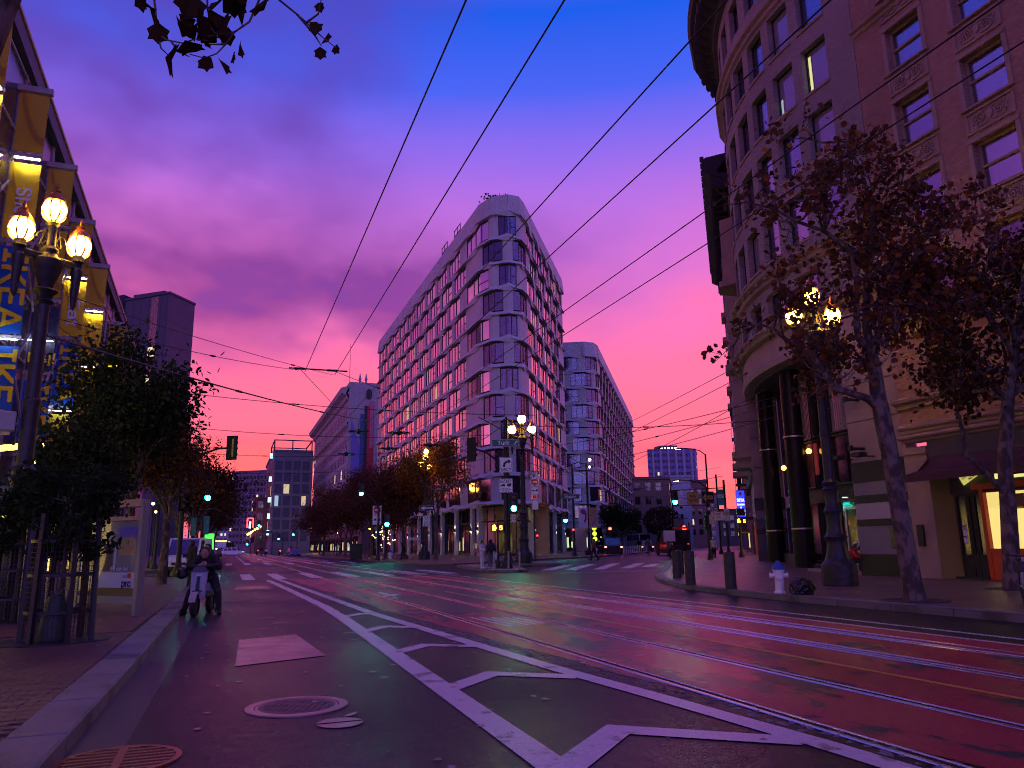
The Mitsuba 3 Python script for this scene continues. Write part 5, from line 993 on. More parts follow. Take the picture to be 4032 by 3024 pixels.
def sapling(X, label, seed):
    rg = np.random.default_rng(seed); t = thing('sapling', label, 'tree', X, SG); tr = MB(); tips = []
    tr.tube([(0, 0, 0), (.02, 0, .8), (0, .03, 1.5), (.03, 0, 2.3)], (.04, .035, .03, .015), 7)
    for i in range(9): a = i * 2.4; grow(tr, (0, .02, 1.25 + .11 * i), np.array([math.cos(a), math.sin(a), .35]), .40, .014, 2, rg, tips, .1, .7, .7)
    part(t, 'trunk', tr, 'mat_bark'); T = np.array(tips); C = T[rg.integers(0, len(T), 2600)] + rg.normal(0, .10, (2600, 3)); C = C[C[:, 2] > 1.15]; m = MB(); leaves(m, C, .11, rg, 'oval'); part(t, 'crown', m, 'mat_leaf_dark'); C = T[rg.integers(0, len(T), 700)] + rg.normal(0, .11, (700, 3)); C = C[C[:, 2] > 1.2]; m = MB(); leaves(m, C, .11, rg, 'oval'); part(t, 'light_leaves', m, 'mat_leaf_green'); return t
sapling(tw((-7.22, 12.45, .15), 0, 1.06), 'bushy green sapling growing out of the foreground tree guard', 5); sapling(tw((-10.2, 16.0, .15), 0, 1.1), 'sapling behind the foreground one, next to the left lamp base', 6)
m = MB().lathe([(.20, 0), (.23, .05), (.21, .25), (.17, .42), (.15, .58), (.11, .68), (.05, .70)], 14, (-7.15, 12.25, .16), flute=.012); m.tube([(-7.21, 12.25, .83), (-7.24, 12.25, .92)], .03, 6); m.tube([(-7.08, 12.25, .84), (-7.06, 12.25, .93)], .03, 6)
solo('watering_bag', 'dark green watering bag slumped round the foreground sapling stem', 'watering bag', m, 'mat_green_bag', smooth=40)
street_tree(tw((-13.0, 26, .15)), 'dense dark green tree behind the poster shelter', 41, 8.6, 1.9, 7800, ('leaf_dark', 'leaf_green'), .21, 3.0, dense=.42, r0=.16)
street_tree(tw((-12.6, 21.5, .15), 40), 'lower dark green tree close to the left lamp pole', 47, 5.2, 1.4, 2300, ('leaf_dark', 'leaf_green'), .19, 2.3, dense=.42, r0=.11)
street_tree(tw((-14.9, 33, .15)), 'autumn tree in front of the amber lights past the dark tree', 42, 7.5, 2.2, 4200, ('leaf_brown', 'leaf_gold'), .2, 2.8, dense=.35, group=None)
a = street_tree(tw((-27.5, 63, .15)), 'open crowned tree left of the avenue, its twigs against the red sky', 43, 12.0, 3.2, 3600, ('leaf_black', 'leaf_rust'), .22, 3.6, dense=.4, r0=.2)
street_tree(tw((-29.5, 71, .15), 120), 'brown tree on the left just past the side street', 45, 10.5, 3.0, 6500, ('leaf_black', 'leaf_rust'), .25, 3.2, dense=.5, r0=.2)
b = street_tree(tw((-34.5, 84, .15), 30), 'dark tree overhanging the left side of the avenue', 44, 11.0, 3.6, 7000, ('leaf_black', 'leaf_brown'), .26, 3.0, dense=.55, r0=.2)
for i, y in enumerate((98, 112, 128, 146, 166)): dup(b, tw((-.37 * y - 3.4, y, .15), 70 * i, .95 + .05 * (i % 2)), f'{ORD[i]} of the far trees receding along the left side of the avenue', group='far trees on the left of the avenue')
# right side of the avenue: brown row in front of the white building
c = street_tree(tw(M(83, 21.5, .15)), 'nearest brown tree by the wedge building, lit amber by a lamp', 51, 14.0, 4.2, 7500, ('leaf_rust', 'leaf_gold'), .3, 4.0, dense=.6, r0=.22)
d = street_tree(tw(M(93, 20, .15)), 'brown tree, second in the row by the wedge building', 52, 12.5, 4.4, 9000, ('leaf_brown', 'leaf_rust'), .32, 3.4, dense=.7, r0=.2)
for i, u in enumerate((102, 112, 122, 133, 145, 158, 172, 188)): dup(d, tw(M(u, 19.6 + (i % 3) * .8, .15), 55 * i, .98 + .06 * (i % 3)), f'brown tree before the pale buildings, {ORD[i + 2]} in the row from the wedge tower', group='brown trees along the right side of the avenue')
e = street_tree(tw((16.5, 122, .15)), 'small dark green tree by the banners on the right street', 61, 7.5, 2.6, 4200, ('leaf_dark', 'leaf_green'), .3, 2.4, dense=.6, group='small dark trees on the right street')
for i, y in enumerate((132, 143, 156)): dup(e, tw((y * .150 - 1.6, y, .15), 60 * i, .95 + .04 * i), f'{ORD[i]} small dark tree in the row beyond the white post barrier', group='small dark trees beyond the posts')
# ---------------------------------------------------------------- signals, poles and signs
GRN, RED, AMB = (.9, 170, 108), (90, .7, .4), (60, 15, .3)
def signal_head(t, c, heading=0.0, lit=2, col=GRN, back=False, w=.34, h=1.02, wgt=2.0):
    """three round lenses in a black case whose front looks along -y before it is turned by heading degrees"""
    X = tw(c, heading); m = MB().box((0, .02, 0), (w, .22, h), bev=.02); m.box((0, .10, 0), (w + .22, .02, h + .24))
    for i in range(3):
        z = .33 - .33 * i; a = np.linspace(-.4, PI + .4, 12)
        for q in range(11):
            p = [(.165 * math.cos(a[q + e]), y, z + .165 * math.sin(a[q + e])) for e, y in ((0, -.09), (1, -.09), (1, -.30), (0, -.30))]; m.quad(*p)
    s = part(t, 'signal_case', m.xf(X), 'mat_black')
    for i in range(3):
        z = .33 - .33 * i; m = MB(); th = np.arange(18) * 2 * PI / 18; lr = .18 if w < .4 else .24; m.add(np.vstack([np.c_[lr * np.cos(th), np.full(18, -.10), lr * np.sin(th) + z], [[0, -.135, z]]]), [[j, (j + 1) % 18, 18] for j in range(18)])
        on = (i == lit); part(s, 'lens', m.xf(X), 'mat_glow' if on else 'mat_lamp_off', smooth=True, e=emit(col, wgt) if on else None)
    if back: m = MB().box((-.06, .135, 0), (.10, .01, h * .9)); part(s, 'reflective_strip', m.xf(X), 'mat_lime')
    return s
def plate(t, c, w, h, mm='mat_sign_white', right=(1, 0, 0), name='sign_plate', border=None):
    X = face(c, right); m = MB().box((0, 0, 0), (w, h, .02), bev=.004).xf(X); k = part(t, name, m, mm)
    if border:
        b = MB()
        for x, y, a, d in ((0, h / 2 - .03, w - .04, .018), (0, -h / 2 + .03, w - .04, .018), (w / 2 - .03, 0, .018, h - .06), (-w / 2 + .03, 0, .018, h - .06)): b.box((x, y, .0125), (a, d, .004))
        part(k, 'border', b.xf(X), border)
    return k, X
def lay(k, s, h, X, dx, dy, mm, maxw=None): part(k, 'lettering', text(s, h, (X @ [dx, dy, .013, 1])[:3], X[:3, 0], X[:3, 1], maxw=maxw, depth=.004), mm)
def shp(k, polys, X, mm, name='symbol'):
    m = MB()
    for p in polys: m.prism(p, .011, .016)
    part(k, name, m.xf(X), mm)
def arrow_poly(s=1.0, flip=1): return [(-.5 * flip * s, 0), (-.2 * flip * s, .2 * s), (-.2 * flip * s, .08 * s), (.5 * flip * s, .08 * s), (.5 * flip * s, -.08 * s), (-.2 * flip * s, -.08 * s), (-.2 * flip * s, -.2 * s)]
def oneway(t, c, w, h, flip=1, mm=('mat_sign_black', 'mat_sign_white')):
    k, X = plate(t, c, w, h, mm[0], border=mm[1]); s = w * .82; shp(k, [[(x, y * h / (.52 * s) ) for x, y in arrow_poly(s, flip)]], X, mm[1]); X2 = X.copy(); X2[:3, 3] += X[:3, 2] * .006; lay(k, 'ONE WAY', h * .20, X2, .08 * w * flip, 0, mm[0], maxw=w * .55); return k
def dne(t, c, w, h):
    k, X = plate(t, c, w, h, 'mat_sign_white', border='mat_sign_black'); th = np.linspace(0, 2 * PI, 28, endpoint=False); r = w * .42; y = h * .5 - r - .06
    shp(k, [[(r * math.cos(a), y + r * math.sin(a)) for a in th]], X, 'mat_sign_red'); X2 = X.copy(); X2[:3, 3] += X[:3, 2] * .006; shp(k, [[(-r * .7, y - r * .17), (r * .7, y - r * .17), (r * .7, y + r * .17), (-r * .7, y + r * .17)]], X2, 'mat_sign_white')
    lay(k, 'EXCEPT', h * .085, X, 0, y - r - .10, 'mat_sign_black', w * .8); yb = -h / 2 + .22 * h
    shp(k, [[(-.36 * w, yb), (-.04 * w, yb), (-.04 * w, yb + .10 * h), (-.24 * w, yb + .10 * h), (-.36 * w, yb + .05 * h)], [(.08 * w, yb), (.36 * w, yb), (.36 * w, yb + .12 * h), (.08 * w, yb + .12 * h)]], X, 'mat_sign_black'); return k
def speed(t, c, w, h):
    k, X = plate(t, c, w, h, 'mat_sign_white', border='mat_sign_black'); lay(k, 'SPEED', h * .15, X, 0, h * .34, 'mat_sign_black', w * .8); lay(k, 'LIMIT', h * .15, X, 0, h * .14, 'mat_sign_black', w * .7); lay(k, '20', h * .36, X, 0, -h * .22, 'mat_sign_black', w * .7); return k
def pole(t, p, z0, z1, r=.09, mm='mat_black', base=True, name='pole', n=12):
    m = MB(); 
    if base: m.lathe([(r * 2.4, z0), (r * 2.4, z0 + .12), (r * 1.7, z0 + .4), (r * 1.15, z0 + .62)], n, (p[0], p[1], 0))
    m.lathe([(r, z0 + (.6 if base else 0)), (r * .85, z1), (r * .3, z1 + .03)], n, (p[0], p[1], 0)); return part(t, name, m, mm, smooth=40)
def ped_head(t, c, col=AMB, digits=True):
    m = MB().box((0, 0, 0), (.80 if digits else .42, .22, .42), bev=.02); m.xf(tw(c)); k = part(t, 'walk_signal', m, 'mat_black')
    x0 = -.2 if digits else 0; m = MB(); 
    for dx, hh in ((-.10, .14), (-.05, .19), (0, .2), (.05, .17)): m.box((x0 + dx, -.115, .02 + hh / 2 - .04), (.036, .01, hh))
    m.box((x0 - .025, -.116, -.07), (.19, .01, .14)); m.bar((x0 + .06, -.116, -.1), (x0 + .14, -.116, .02), .04, .01); part(k, 'hand_symbol', m.xf(tw(c)), 'mat_glow', e=emit(col, 1.0))
    if digits: X = face(np.asarray(c) + [.2, -.12, 0]); part(k, 'digit', text('5', .26, X[:3, 3]), 'mat_glow', e=emit((10, 4, .1), .6))
# the tall pole on the island with the street name, arrow signs and a green signal
P = np.array([-.47, 46.8, 0]); t = thing('signal_pole', 'tall black signal pole on the island with Turk sign, arrow signs and green light', 'signal pole')
pole(t, P, .15, 9.2, .15); m = MB().tube([(-.5, 46.75, 5.9), (-1.1, 46.6, 6.7), (-1.7, 46.5, 7.15), (-2.4, 46.5, 7.35)], (.08, .07, .06, .05), 8); part(t, 'mast_arm', m, 'mat_black', smooth=True)
signal_head(t, (-2.5, 46.5, 7.3), 150, lit=9, h=1.25, w=.42)
signal_head(t, (-.02, 46.35, 4.0), 8, 2, GRN, wgt=3.0); m = MB().bar((-.4, 46.7, 4.2), (0, 46.45, 4.2), .06); part(t, 'bracket', m, 'mat_black')
k, X = plate(t, (-.46, 46.5, 7.68), 1.72, .46, 'mat_sign_green', border='mat_sign_white'); lay(k, 'Turk', .25, X, -.12, 0, 'mat_sign_white'); shp(k, [[(.50, -.10), (.56, -.13), (.68, .03), (.72, -.01), (.74, .13), (.60, .11), (.64, .07)]], X, 'mat_sign_white')
k, X = plate(t, (-.45, 46.52, 6.34), .78, .92, border='mat_sign_black'); lay(k, 'ONLY', .17, X, 0, -.29, 'mat_sign_black', .62)
th = np.linspace(PI, PI / 2, 9); arc_ = [(.22 + .34 * math.cos(a) , -.08 + .30 * math.sin(a)) for a in th]; shp(k, [[(-.18, -.14)] + [(.16 + .34 * math.cos(a), -.04 + .30 * math.sin(a)) for a in th] + [(.16 + .2 * math.cos(a), -.04 + .17 * math.sin(a)) for a in th[::-1]] + [(-.04, -.14)], [(.14, .34), (.32, .2), (.14, .06)]], X, 'mat_sign_black')
k, X = plate(t, (-.47, 46.52, 5.06), .84, .84, border='mat_sign_black'); lay(k, 'EXCEPT', .14, X, 0, .25, 'mat_sign_black', .7); shp(k, [[(-.33, -.04), (-.05, -.04), (-.05, .1), (-.22, .1), (-.33, .03)], [(.08, -.04), (.32, -.04), (.32, .14), (.08, .14)]], X, 'mat_sign_black'); lay(k, 'COMMERCIAL', .07, X, 0, -.2, 'mat_sign_black', .7); lay(k, 'VEHICLES', .07, X, 0, -.3, 'mat_sign_black', .6)
t = thing('signal_pole', 'slim walk signal pole with an amber hand beside the two people on the island', 'signal pole'); pole(t, (-1.0, 46.9), .15, 2.9, .06); ped_head(t, (-1.0, 46.75, 2.55))
for x, y, l in ((-1.18, 44.2, 'leftmost'), (-.35, 44.4, 'middle'), (.28, 44.9, 'rightmost')): t = thing('island_post', f'{l} of three short grey posts at the tip of the traffic island', 'post', None, 'short posts on the island'); part(t, 'post', MB().lathe([(.06, .15), (.055, 1.15), (.05, 1.18), (.01, 1.2)], 10, (x, y, 0)), 'mat_galv', smooth=40)
# signs and rear poles round the big lamp
t = thing('sign_pole', 'thin pole left of the centre lamp with small do not enter signs', 'sign pole'); pole(t, (-.35, 60.5), .22, 5.7, .05, base=False); oneway(t, (-.1, 60.3, 5.45), .72, .26, -1); dne(t, (-.05, 60.3, 4.5), .5, 1.05); k, X = plate(t, (-.05, 60.3, 3.55), .42, .62, border='mat_sign_black'); lay(k, 'NO', .14, X, 0, .14, 'mat_sign_black'); lay(k, 'TURN', .12, X, 0, -.08, 'mat_sign_black', .34)
t = thing('sign_pole', 'thin pole right of the centre lamp with stacked signs and red light', 'sign pole'); pole(t, (1.55, 59.5), .22, 7.3, .05, base=False); oneway(t, (1.6, 59.3, 7.0), .85, .32, -1); dne(t, (1.65, 59.3, 5.95), .62, 1.35); k, X = plate(t, (1.65, 59.3, 4.6), .5, .9, border='mat_sign_black'); lay(k, 'EXCEPT', .1, X, 0, .3, 'mat_sign_black', .42)
m = MB().sph((1.75, 59.2, 2.2), .07, 1); part(t, 'red_light', m, 'mat_glow', e=emit((9, .2, .15), .2)); m = MB().box((1.75, 59.3, 2.2), (.2, .12, .5)); part(t, 'light_case', m, 'mat_black')
t = thing('utility_pole', 'tall dark utility pole behind the Turk sign', 'pole'); pole(t, (-.45, 58.5), .22, 11.3, .16)
# signal with the Mason sign at the right street
t = thing('signal_pole', 'black signal pole with Mason sign and green light right of the wedge building', 'signal pole'); pole(t, (7.1, 92, 0), .15, 11, .12); signal_head(t, (6.1, 91.5, 4.6), 0, 2, GRN, w=.42, h=1.25, wgt=2.0); m = MB().bar((6.2, 91.7, 4.8), (7.1, 92, 4.8), .08); part(t, 'bracket', m, 'mat_black')
k, X = plate(t, (6.75, 91.6, 7.1), 2.25, .58, 'mat_sign_green', border='mat_sign_white'); lay(k, 'Mason', .30, X, 0, 0, 'mat_sign_white', 1.6); m = MB().sph((7.0, 91.5, 3.2), .12, 1); part(t, 'red_light', m, 'mat_glow', e=emit((5, .15, .1), .2))
# far side of the avenue: signals and signs
t = thing('signal_pole', 'black signal pole with a curved arm and two green lights on the far corner', 'signal pole'); pole(t, (-14.9, 84.6), .15, 6.0, .13); m = MB().tube([(-14.9, 84.6, 5.6), (-15.3, 84.6, 6.4), (-16.0, 84.6, 7.1), (-16.8, 84.6, 7.5)], (.08, .07, .06, .06), 8); part(t, 'mast_arm', m, 'mat_black', smooth=True)
signal_head(t, (-16.8, 84.3, 7.65), 5, 2, GRN, w=.42, h=1.3, wgt=2.5); signal_head(t, (-13.9, 84.3, 4.3), 5, 2, GRN, w=.42, h=1.25, wgt=2.5)
t = thing('sign_pole', 'pole with a do not enter sign left of the far corner signal', 'sign pole'); pole(t, (-15.2, 85.6), .15, 6.0, .07, 'mat_galv', False); dne(t, (-15.2, 85.3, 5.0), .98, 2.1)
t = thing('sign_pole', 'grey pole with one way and 20 speed limit signs by the brown trees', 'sign pole'); pole(t, (-9.7, 84.4), .15, 12, .11, 'mat_iron'); oneway(t, (-9.55, 84.2, 5.65), 1.65, .55, 1); speed(t, (-9.6, 84.2, 4.25), .78, 1.12); k, X = plate(t, (-10.9, 84.1, 2.35), 1.15, .26, 'mat_sign_white', border='mat_sign_black'); lay(k, 'MASON', .15, X, 0, 0, 'mat_sign_black')
m = MB().lathe([(.02, 11.5), (.17, 11.62), (.26, 11.8), (.24, 12.0), (.1, 12.15), (.02, 12.2)], 14, (-9.7, 84.4, 0)); part(t, 'lamp', m, 'mat_glow', smooth=True, e=emit((14, 8, 1.5), 1.0))
t = thing('utility_box', 'dark street cabinet beside the do not enter sign', 'cabinet'); m = MB().box((-18.3, 90, 1.0), (1.3, .9, 1.7), bev=.05); m.box((-18.3, 90, 1.9), (1.4, 1.0, .12)); part(t, 'case', m, 'mat_iron')
# left: signal heads on a mast arm
t = thing('signal_pole', 'black signal pole by the left kerb with a curved mast arm over the street', 'signal pole'); pole(t, (-18.1, 41.9), .15, 5.2, .14); m = MB().tube([(-18.15, 41.9, 5.0), (-17.8, 41.9, 6.0), (-17.2, 41.9, 6.7), (-16.4, 41.9, 7.0), (-15.5, 41.9, 7.05)], (.09, .08, .07, .06, .05), 8); part(t, 'mast_arm', m, 'mat_black', smooth=True)
signal_head(t, (-15.5, 41.75, 7.0), 175, 9, back=True, w=.40, h=1.1); signal_head(t, (-17.9, 41.6, 4.2), 60, 9)
t = thing('signal_pole', 'distant signal with a green light hanging before the left trees', 'signal pole'); pole(t, (-28.0, 60.5), .15, 6.4, .12); m = MB().tube([(-28, 60.5, 5.6), (-26.6, 60.5, 6.3), (-24.3, 60.5, 6.4)], (.07, .06, .05), 8); part(t, 'mast_arm', m, 'mat_black', smooth=True); signal_head(t, (-24.05, 60.2, 5.85), 0, 2, GRN, w=.42, h=1.3, wgt=2.5)
# distant avenue signals
for (x, y, z, l) in ((-67.2, 203, 7.6, 'distant green signal left of the far lamps'), (-61.8, 203, 4.0, 'distant green signal low by the far crossing'), (-58.0, 203, 5.1, 'distant green signal at the right of the far crossing'), (-81, 235, 3.0, 'smallest green signal beside the bus')):
    t = thing('traffic_signal', l, 'traffic light'); pole(t, (x + .9, y + .4), .15, z + .8, .1); signal_head(t, (x, y, z + .4), 0, 2, GRN, w=.6, h=1.7, wgt=.6); m = MB().bar((x, y + .2, z), (x + .9, y + .4, z), .1); part(t, 'bracket', m, 'mat_black')
t = thing('street_sign', 'far green street name sign under the distant signal', 'street sign'); pole(t, (-63.5, 203), .15, 6.2, .1); plate(t, (-64.6, 202.8, 5.9), 2.6, .7, 'mat_sign_green')
# right street corner: gantry signals and signs
t = thing('sign_pole', 'black pole with one way sign and 20 limit sign behind the bollards', 'sign pole'); g0 = np.array([15.1, 60.2, 0])
pole(t, (15.1, 60.2), .15, 4.6, .10); oneway(t, (15.42, 60.0, 4.05), .95, .32, 1); speed(t, (15.42, 60.0, 3.25), .5, .74); signal_head(t, (15.0, 60.3, 3.0), 90, 9)
t2 = thing('signal_pole', 'overhead arm with no turns and one way signs across the right street', 'signal pole'); pole(t2, (19.8, 72, 0), .15, 7.2, .13, 'mat_iron'); m = MB().bar((19.8, 72, 6.5), (14.6, 72, 6.3), .08); m.bar((19.8, 72, 4.9), (14.6, 72, 4.9), .06); part(t2, 'mast_arm', m, 'mat_iron')
signal_head(t2, (15.05, 71.7, 5.55), 0, 2, GRN, w=.42, h=1.25, wgt=2.5); k, X = plate(t2, (16.75, 71.7, 5.55), 1.15, 1.15, 'mat_tan_paint', border='mat_sign_black'); lay(k, 'NO', .27, X, 0, .18, 'mat_sign_black'); lay(k, 'TURNS', .24, X, 0, -.2, 'mat_sign_black', .9)
oneway(t2, (18.15, 71.7, 5.6), 1.15, 1.1, 1, ('mat_sign_black', 'mat_tan_paint'))
k, X = plate(t2, (19.35, 71.7, 5.6), .62, 1.45, 'mat_teal', name='street_banner'); shp(k, [[(-.31, -.05), (.31, -.05), (.31, .07), (-.31, .07)], [(-.31, .16), (.31, .16), (.31, .26), (-.31, .26)]], X, 'mat_sign_white', 'stripe')
t = thing('signal_pole', 'short black pole with an amber walk signal by the blue shop sign', 'signal pole'); pole(t, (17.35, 59.5), .15, 3.4, .12); ped_head(t, (17.45, 59.3, 3.05)); m = MB().box((17.5, 59.5, 3.75), (.6, .3, .55)); part(t, 'signal_back', m, 'mat_black')
for x, y, z, l in ((27.9, 110, 14.0, 'tall curved street light standing against the far tower'), (25.2, 100, 8.6, 'shorter street light below the tall curved one')):
    t = thing('street_light', l, 'street light'); pole(t, (x, y), .15, z, .14, 'mat_iron'); m = MB().tube([(x, y, z - .1), (x - .8, y, z + .55), (x - 2, y, z + .85), (x - 3.6, y, z + .95)], .07, 6); part(t, 'arm', m, 'mat_iron', smooth=True); m = MB().box((x - 3.9, y, z + .88), (.9, .4, .14), bev=.04); h = part(t, 'head', m, 'mat_iron'); m = MB().box((x - 3.9, y, z + .79), (.7, .32, .06)); part(h, 'lens', m, 'mat_glow', e=emit((14, 12, 5), .6))
t = thing('utility_pole', 'dark bare pole right of the curved street lights', 'pole'); pole(t, (23.9, 90), .15, 9.3, .12)
t = thing('street_light', 'street light with two heads before the lower white building', 'street light'); pole(t, (10.1, 105), .15, 12.5, .17, 'mat_iron'); m = MB().tube([(10.1, 105, 12.3), (9.0, 105, 12.6), (7.0, 105, 11.9)], .06, 6); part(t, 'arm', m, 'mat_iron')
for dx, z, l in ((.45, 13.0, .3), (.4, 12.0, .24)): m = MB().box((10.1 + dx, 104.9, z), (1.0, .45, .2), bev=.06); h = part(t, 'head', m, 'mat_iron'); m = MB().sph((10.1 + dx, 104.75, z - .1), l * .7, 1); part(h, 'lens', m, 'mat_glow', e=emit((16, 12, 4), .8))
for dx, mm, nm in ((-.72, 'mat_poster_white', 'left'), (.72, 'mat_tan_paint', 'right')):
    k, X = plate(t, (10.1 + dx * .98, 104.8, 5.0), 1.25, 2.7, mm, name='street_banner'); a = np.linspace(-1.2, 2.4, 16); shp(k, [[(.62 * .8 * math.cos(q), .2 + 1.0 * math.sin(q)) for q in a] + [(.3 * .8 * math.cos(q), .2 + .5 * math.sin(q)) for q in a[::-1]]] if dx < 0 else [[(-.5, -1.1), (.1, -.4), (.55, .2), (.55, -.1), (.1, -.8), (-.2, -1.2)]], X, 'mat_mural_red' if dx < 0 else 'mat_mural_violet', 'print')
    if dx < 0: shp(k, [[(.1 + .3 * math.cos(q), .75 + .3 * math.sin(q)) for q in np.linspace(0, 6, 14)]], X, 'mat_mural_blue', 'print')
    else: [lay(k, s, .14, X, 0, .95 - .28 * i, 'mat_slate', .9) for i, s in enumerate(('welcome', 'to the', 'heart of it'))]
for i, (y, l) in enumerate(((126, 'second pole along the right street with pale banners'), (150, 'third pole along the right street with a red banner'), (172, 'fourth, faint pole with violet banners on the right street'))):
    x = y * .130 - .6 + i * 1.0; t = thing('banner_pole', l, 'pole'); pole(t, (x, y), .15, 10.5, .15, 'mat_iron')
    for dx in (-.8, .8): plate(t, (x + dx, y - .2, 4.6), 1.4, 2.7, ('mat_poster_white', 'mat_sign_red', 'mat_mural_violet')[i] if dx < 0 or i == 0 else 'mat_slate', name='street_banner')
    m = MB().tube([(x, y, 10.2), (x + 1.5, y, 10.9), (x + 3, y, 11.0)], .06, 6); m.box((x + 3.2, y, 10.95), (.9, .4, .15)); part(t, 'arm', m, 'mat_iron')
# row of white flexible posts
for i in range(20):
    f = (i / 19.0) ** 1.15; p = np.array([14.4, 103, 0]) * (1 - f) + np.array([26.0, 143, 0]) * f
    t = thing('flexible_post', f'{ORD[i]} white plastic post of the lane barrier, counted from the near end', 'post', None, 'white flexible posts'); m = MB().lathe([(.14, .01), (.14, .05), (.055, .07), (.055, 1.15), (.03, 1.18)], 8, p); part(t, 'tube', m, 'mat_white_paint', smooth=40); m = MB().lathe([(.058, .85), (.058, 1.0)], 8, p, cap=False); part(t, 'reflector', m, 'mat_sign_white')
# blue restaurant sign, small shop signs
t = thing('shop_sign', 'lit blue hanging restaurant sign reading DIYA on the right street', 'sign'); k, X = plate(t, (18.55, 62.8, 4.55), .72, 2.2, 'mat_black', name='sign_box')
m = MB().box((0, 0, .012), (.68, 2.12, .01)).xf(X); part(k, 'lit_face', m, 'mat_glow', e=emit((.02, .05, 1.5), .3)); X[:3, 3] += X[:3, 2] * .02
for s, h, y in (('DIYA', .26, .28), ('Indian', .15, -.06), ('&', .14, -.32), ('Nepali', .15, -.58), ('CUISINE', .12, -.9)): part(k, 'lettering', text(s, h, (X @ [0, y, .01, 1])[:3], X[:3, 0], X[:3, 1], maxw=.6), 'mat_glow', e=emit((1.6, 1.7, 2.0), .05))
shp(k, [[(-.1, .72), (0, .62), (.1, .72), (.12, .82), (.0, .98), (-.12, .82)]], X, 'mat_tan_paint', 'flame')
m = MB().bar((18.5, 62.9, 5.7), (19.6, 63.2, 5.7), .06); part(t, 'bracket', m, 'mat_black')
t = thing('shop_sign', 'white and tan projecting shop signs left of the blue one', 'sign'); 
k, X = plate(t, (18.0, 68, 3.75), .95, .75, border='mat_sign_black'); [lay(k, s, .1, X, 0, .2 - .18 * i, 'mat_sign_black', .8) for i, s in enumerate(('MARKET', 'DELI', 'OPEN'))]; k, X = plate(t, (18.75, 67.9, 3.85), .5, 1.1, 'mat_poster_white'); shp(k, [[(.2 * math.cos(q), .1 + .2 * math.sin(q)) for q in np.linspace(0, 6, 14)]], X, 'mat_tan_paint', 'picture')
m = MB().bar((17.5, 68.1, 4.3), (20.6, 68.6, 4.3), .06); part(t, 'bracket', m, 'mat_black')
for x, y, z, w, h, mm, l in ((18.9, 88, 6.0, 1.1, .85, 'mat_sign_white', 'small white sign above the street past the teal banner'), (19.2, 90, 3.6, 1.2, 1.3, 'mat_grey_wall', 'grey hanging banner left of the shop signs'), (16.2, 75, 2.9, 1.7, .2, 'mat_red_paint', 'red edge of a far shop canopy'), (16.0, 80, 2.2, 1.2, 1.1, 'mat_poster_white', 'pale poster board under the red canopy')):
    t = thing('hanging_sign', l, 'sign'); plate(t, (x, y, z), w, h, mm); m = MB().bar((x - w / 2, y + .05, z + h / 2), (x + w / 2 + .5, y + .05, z + h / 2), .05); part(t, 'bracket', m, 'mat_black')
t = thing('shop_sign', 'tall lime green lit vertical sign down the right street', 'sign'); m = MB().box((14.3, 140, 4.6), (.95, .2, 6.2)); part(t, 'board', m, 'mat_black'); m = MB()
for i in range(5): m.sph((14.35 + .05 * i, 139.85, 6.2 - i * .95), .42, 1)
part(t, 'lit_face', m, 'mat_glow', e=emit((1.0, 1.25, .02), .2))
t = thing('pylon_sign', 'bright green lit poster panel on the left pavement far ahead', 'sign'); m = MB().box((-31.5, 80, 2.05), (1.1, .2, 2.4), bev=.04); part(t, 'case', m, 'mat_black'); m = MB().box((-31.5, 79.88, 2.3), (.95, .02, 1.7)); part(t, 'lit_face', m, 'mat_glow', e=emit((.10, 2.6, .12), .3))

# ---------------------------------------------------------------- bollards, hydrants, bags
for (x, y, h), l in (((6.4, 30.9, 1.04), 'bollard farthest left on the right corner'), ((5.75, 25.7, 1.08), 'dark bollard second from the left on the right corner'), ((6.35, 23.1, 1.06), 'dark bollard standing alone nearest the hydrant'), ((7.3, 34.5, 1.04), 'bollard behind the leftmost pair, mostly hidden')):
    t = thing('bollard', l, 'bollard', None, 'dark cylindrical bollards'); m = MB().lathe([(.165, .15), (.165, .15 + h - .02), (.155, .15 + h), (.01, .15 + h)], 24, (x, y, 0)); part(t, 'post', m, 'mat_bollard', smooth=40); m = MB().lathe([(.185, .15), (.185, .17), (.166, .175)], 24, (x, y, 0), cap=False); part(t, 'foot_ring', m, 'mat_iron', smooth=40)
def hydrant(X, l):
    t = thing('fire_hydrant', l, 'fire hydrant', X, 'white fire hydrants with blue caps'); m = MB().lathe([(.155, 0), (.155, .04), (.115, .06), (.112, .42), (.13, .48), (.135, .56), (.155, .57), (.155, .61)], 18); part(t, 'barrel', m, 'mat_white_paint', smooth=40)
    m = MB().lathe([(.172, .61), (.172, .65), (.15, .67), (.11, .74), (.06, .78), (.055, .83), (.02, .84)], 18); part(t, 'bonnet', m, 'mat_blue_paint', smooth=40)
    for s in (-1, 1): m = MB().tube([(s * .1, 0, .46), (s * .19, 0, .46), (s * .195, 0, .46), (s * .235, 0, .46)], (.06, .06, .075, .07), 10); part(t, 'outlet', m, 'mat_white_paint', smooth=40)
    m = MB().tube([(0, -.1, .43), (0, -.19, .43), (0, -.2, .43), (0, -.225, .43)], (.075, .075, .085, .07), 12); part(t, 'outlet', m, 'mat_white_paint', smooth=40); return t
hy = hydrant(tw((7.02, 20.85, .15), -15), 'white fire hydrant with a blue cap beside the black rubbish bag')
dup(hy, tw((-14.3, 89.5, .15), 20, 1.25), 'distant white hydrant with a blue cap on the far corner'); dup(hy, tw((10.3, 99, .15), 0, 1.4), 'far pale hydrant near the banners on the right street')
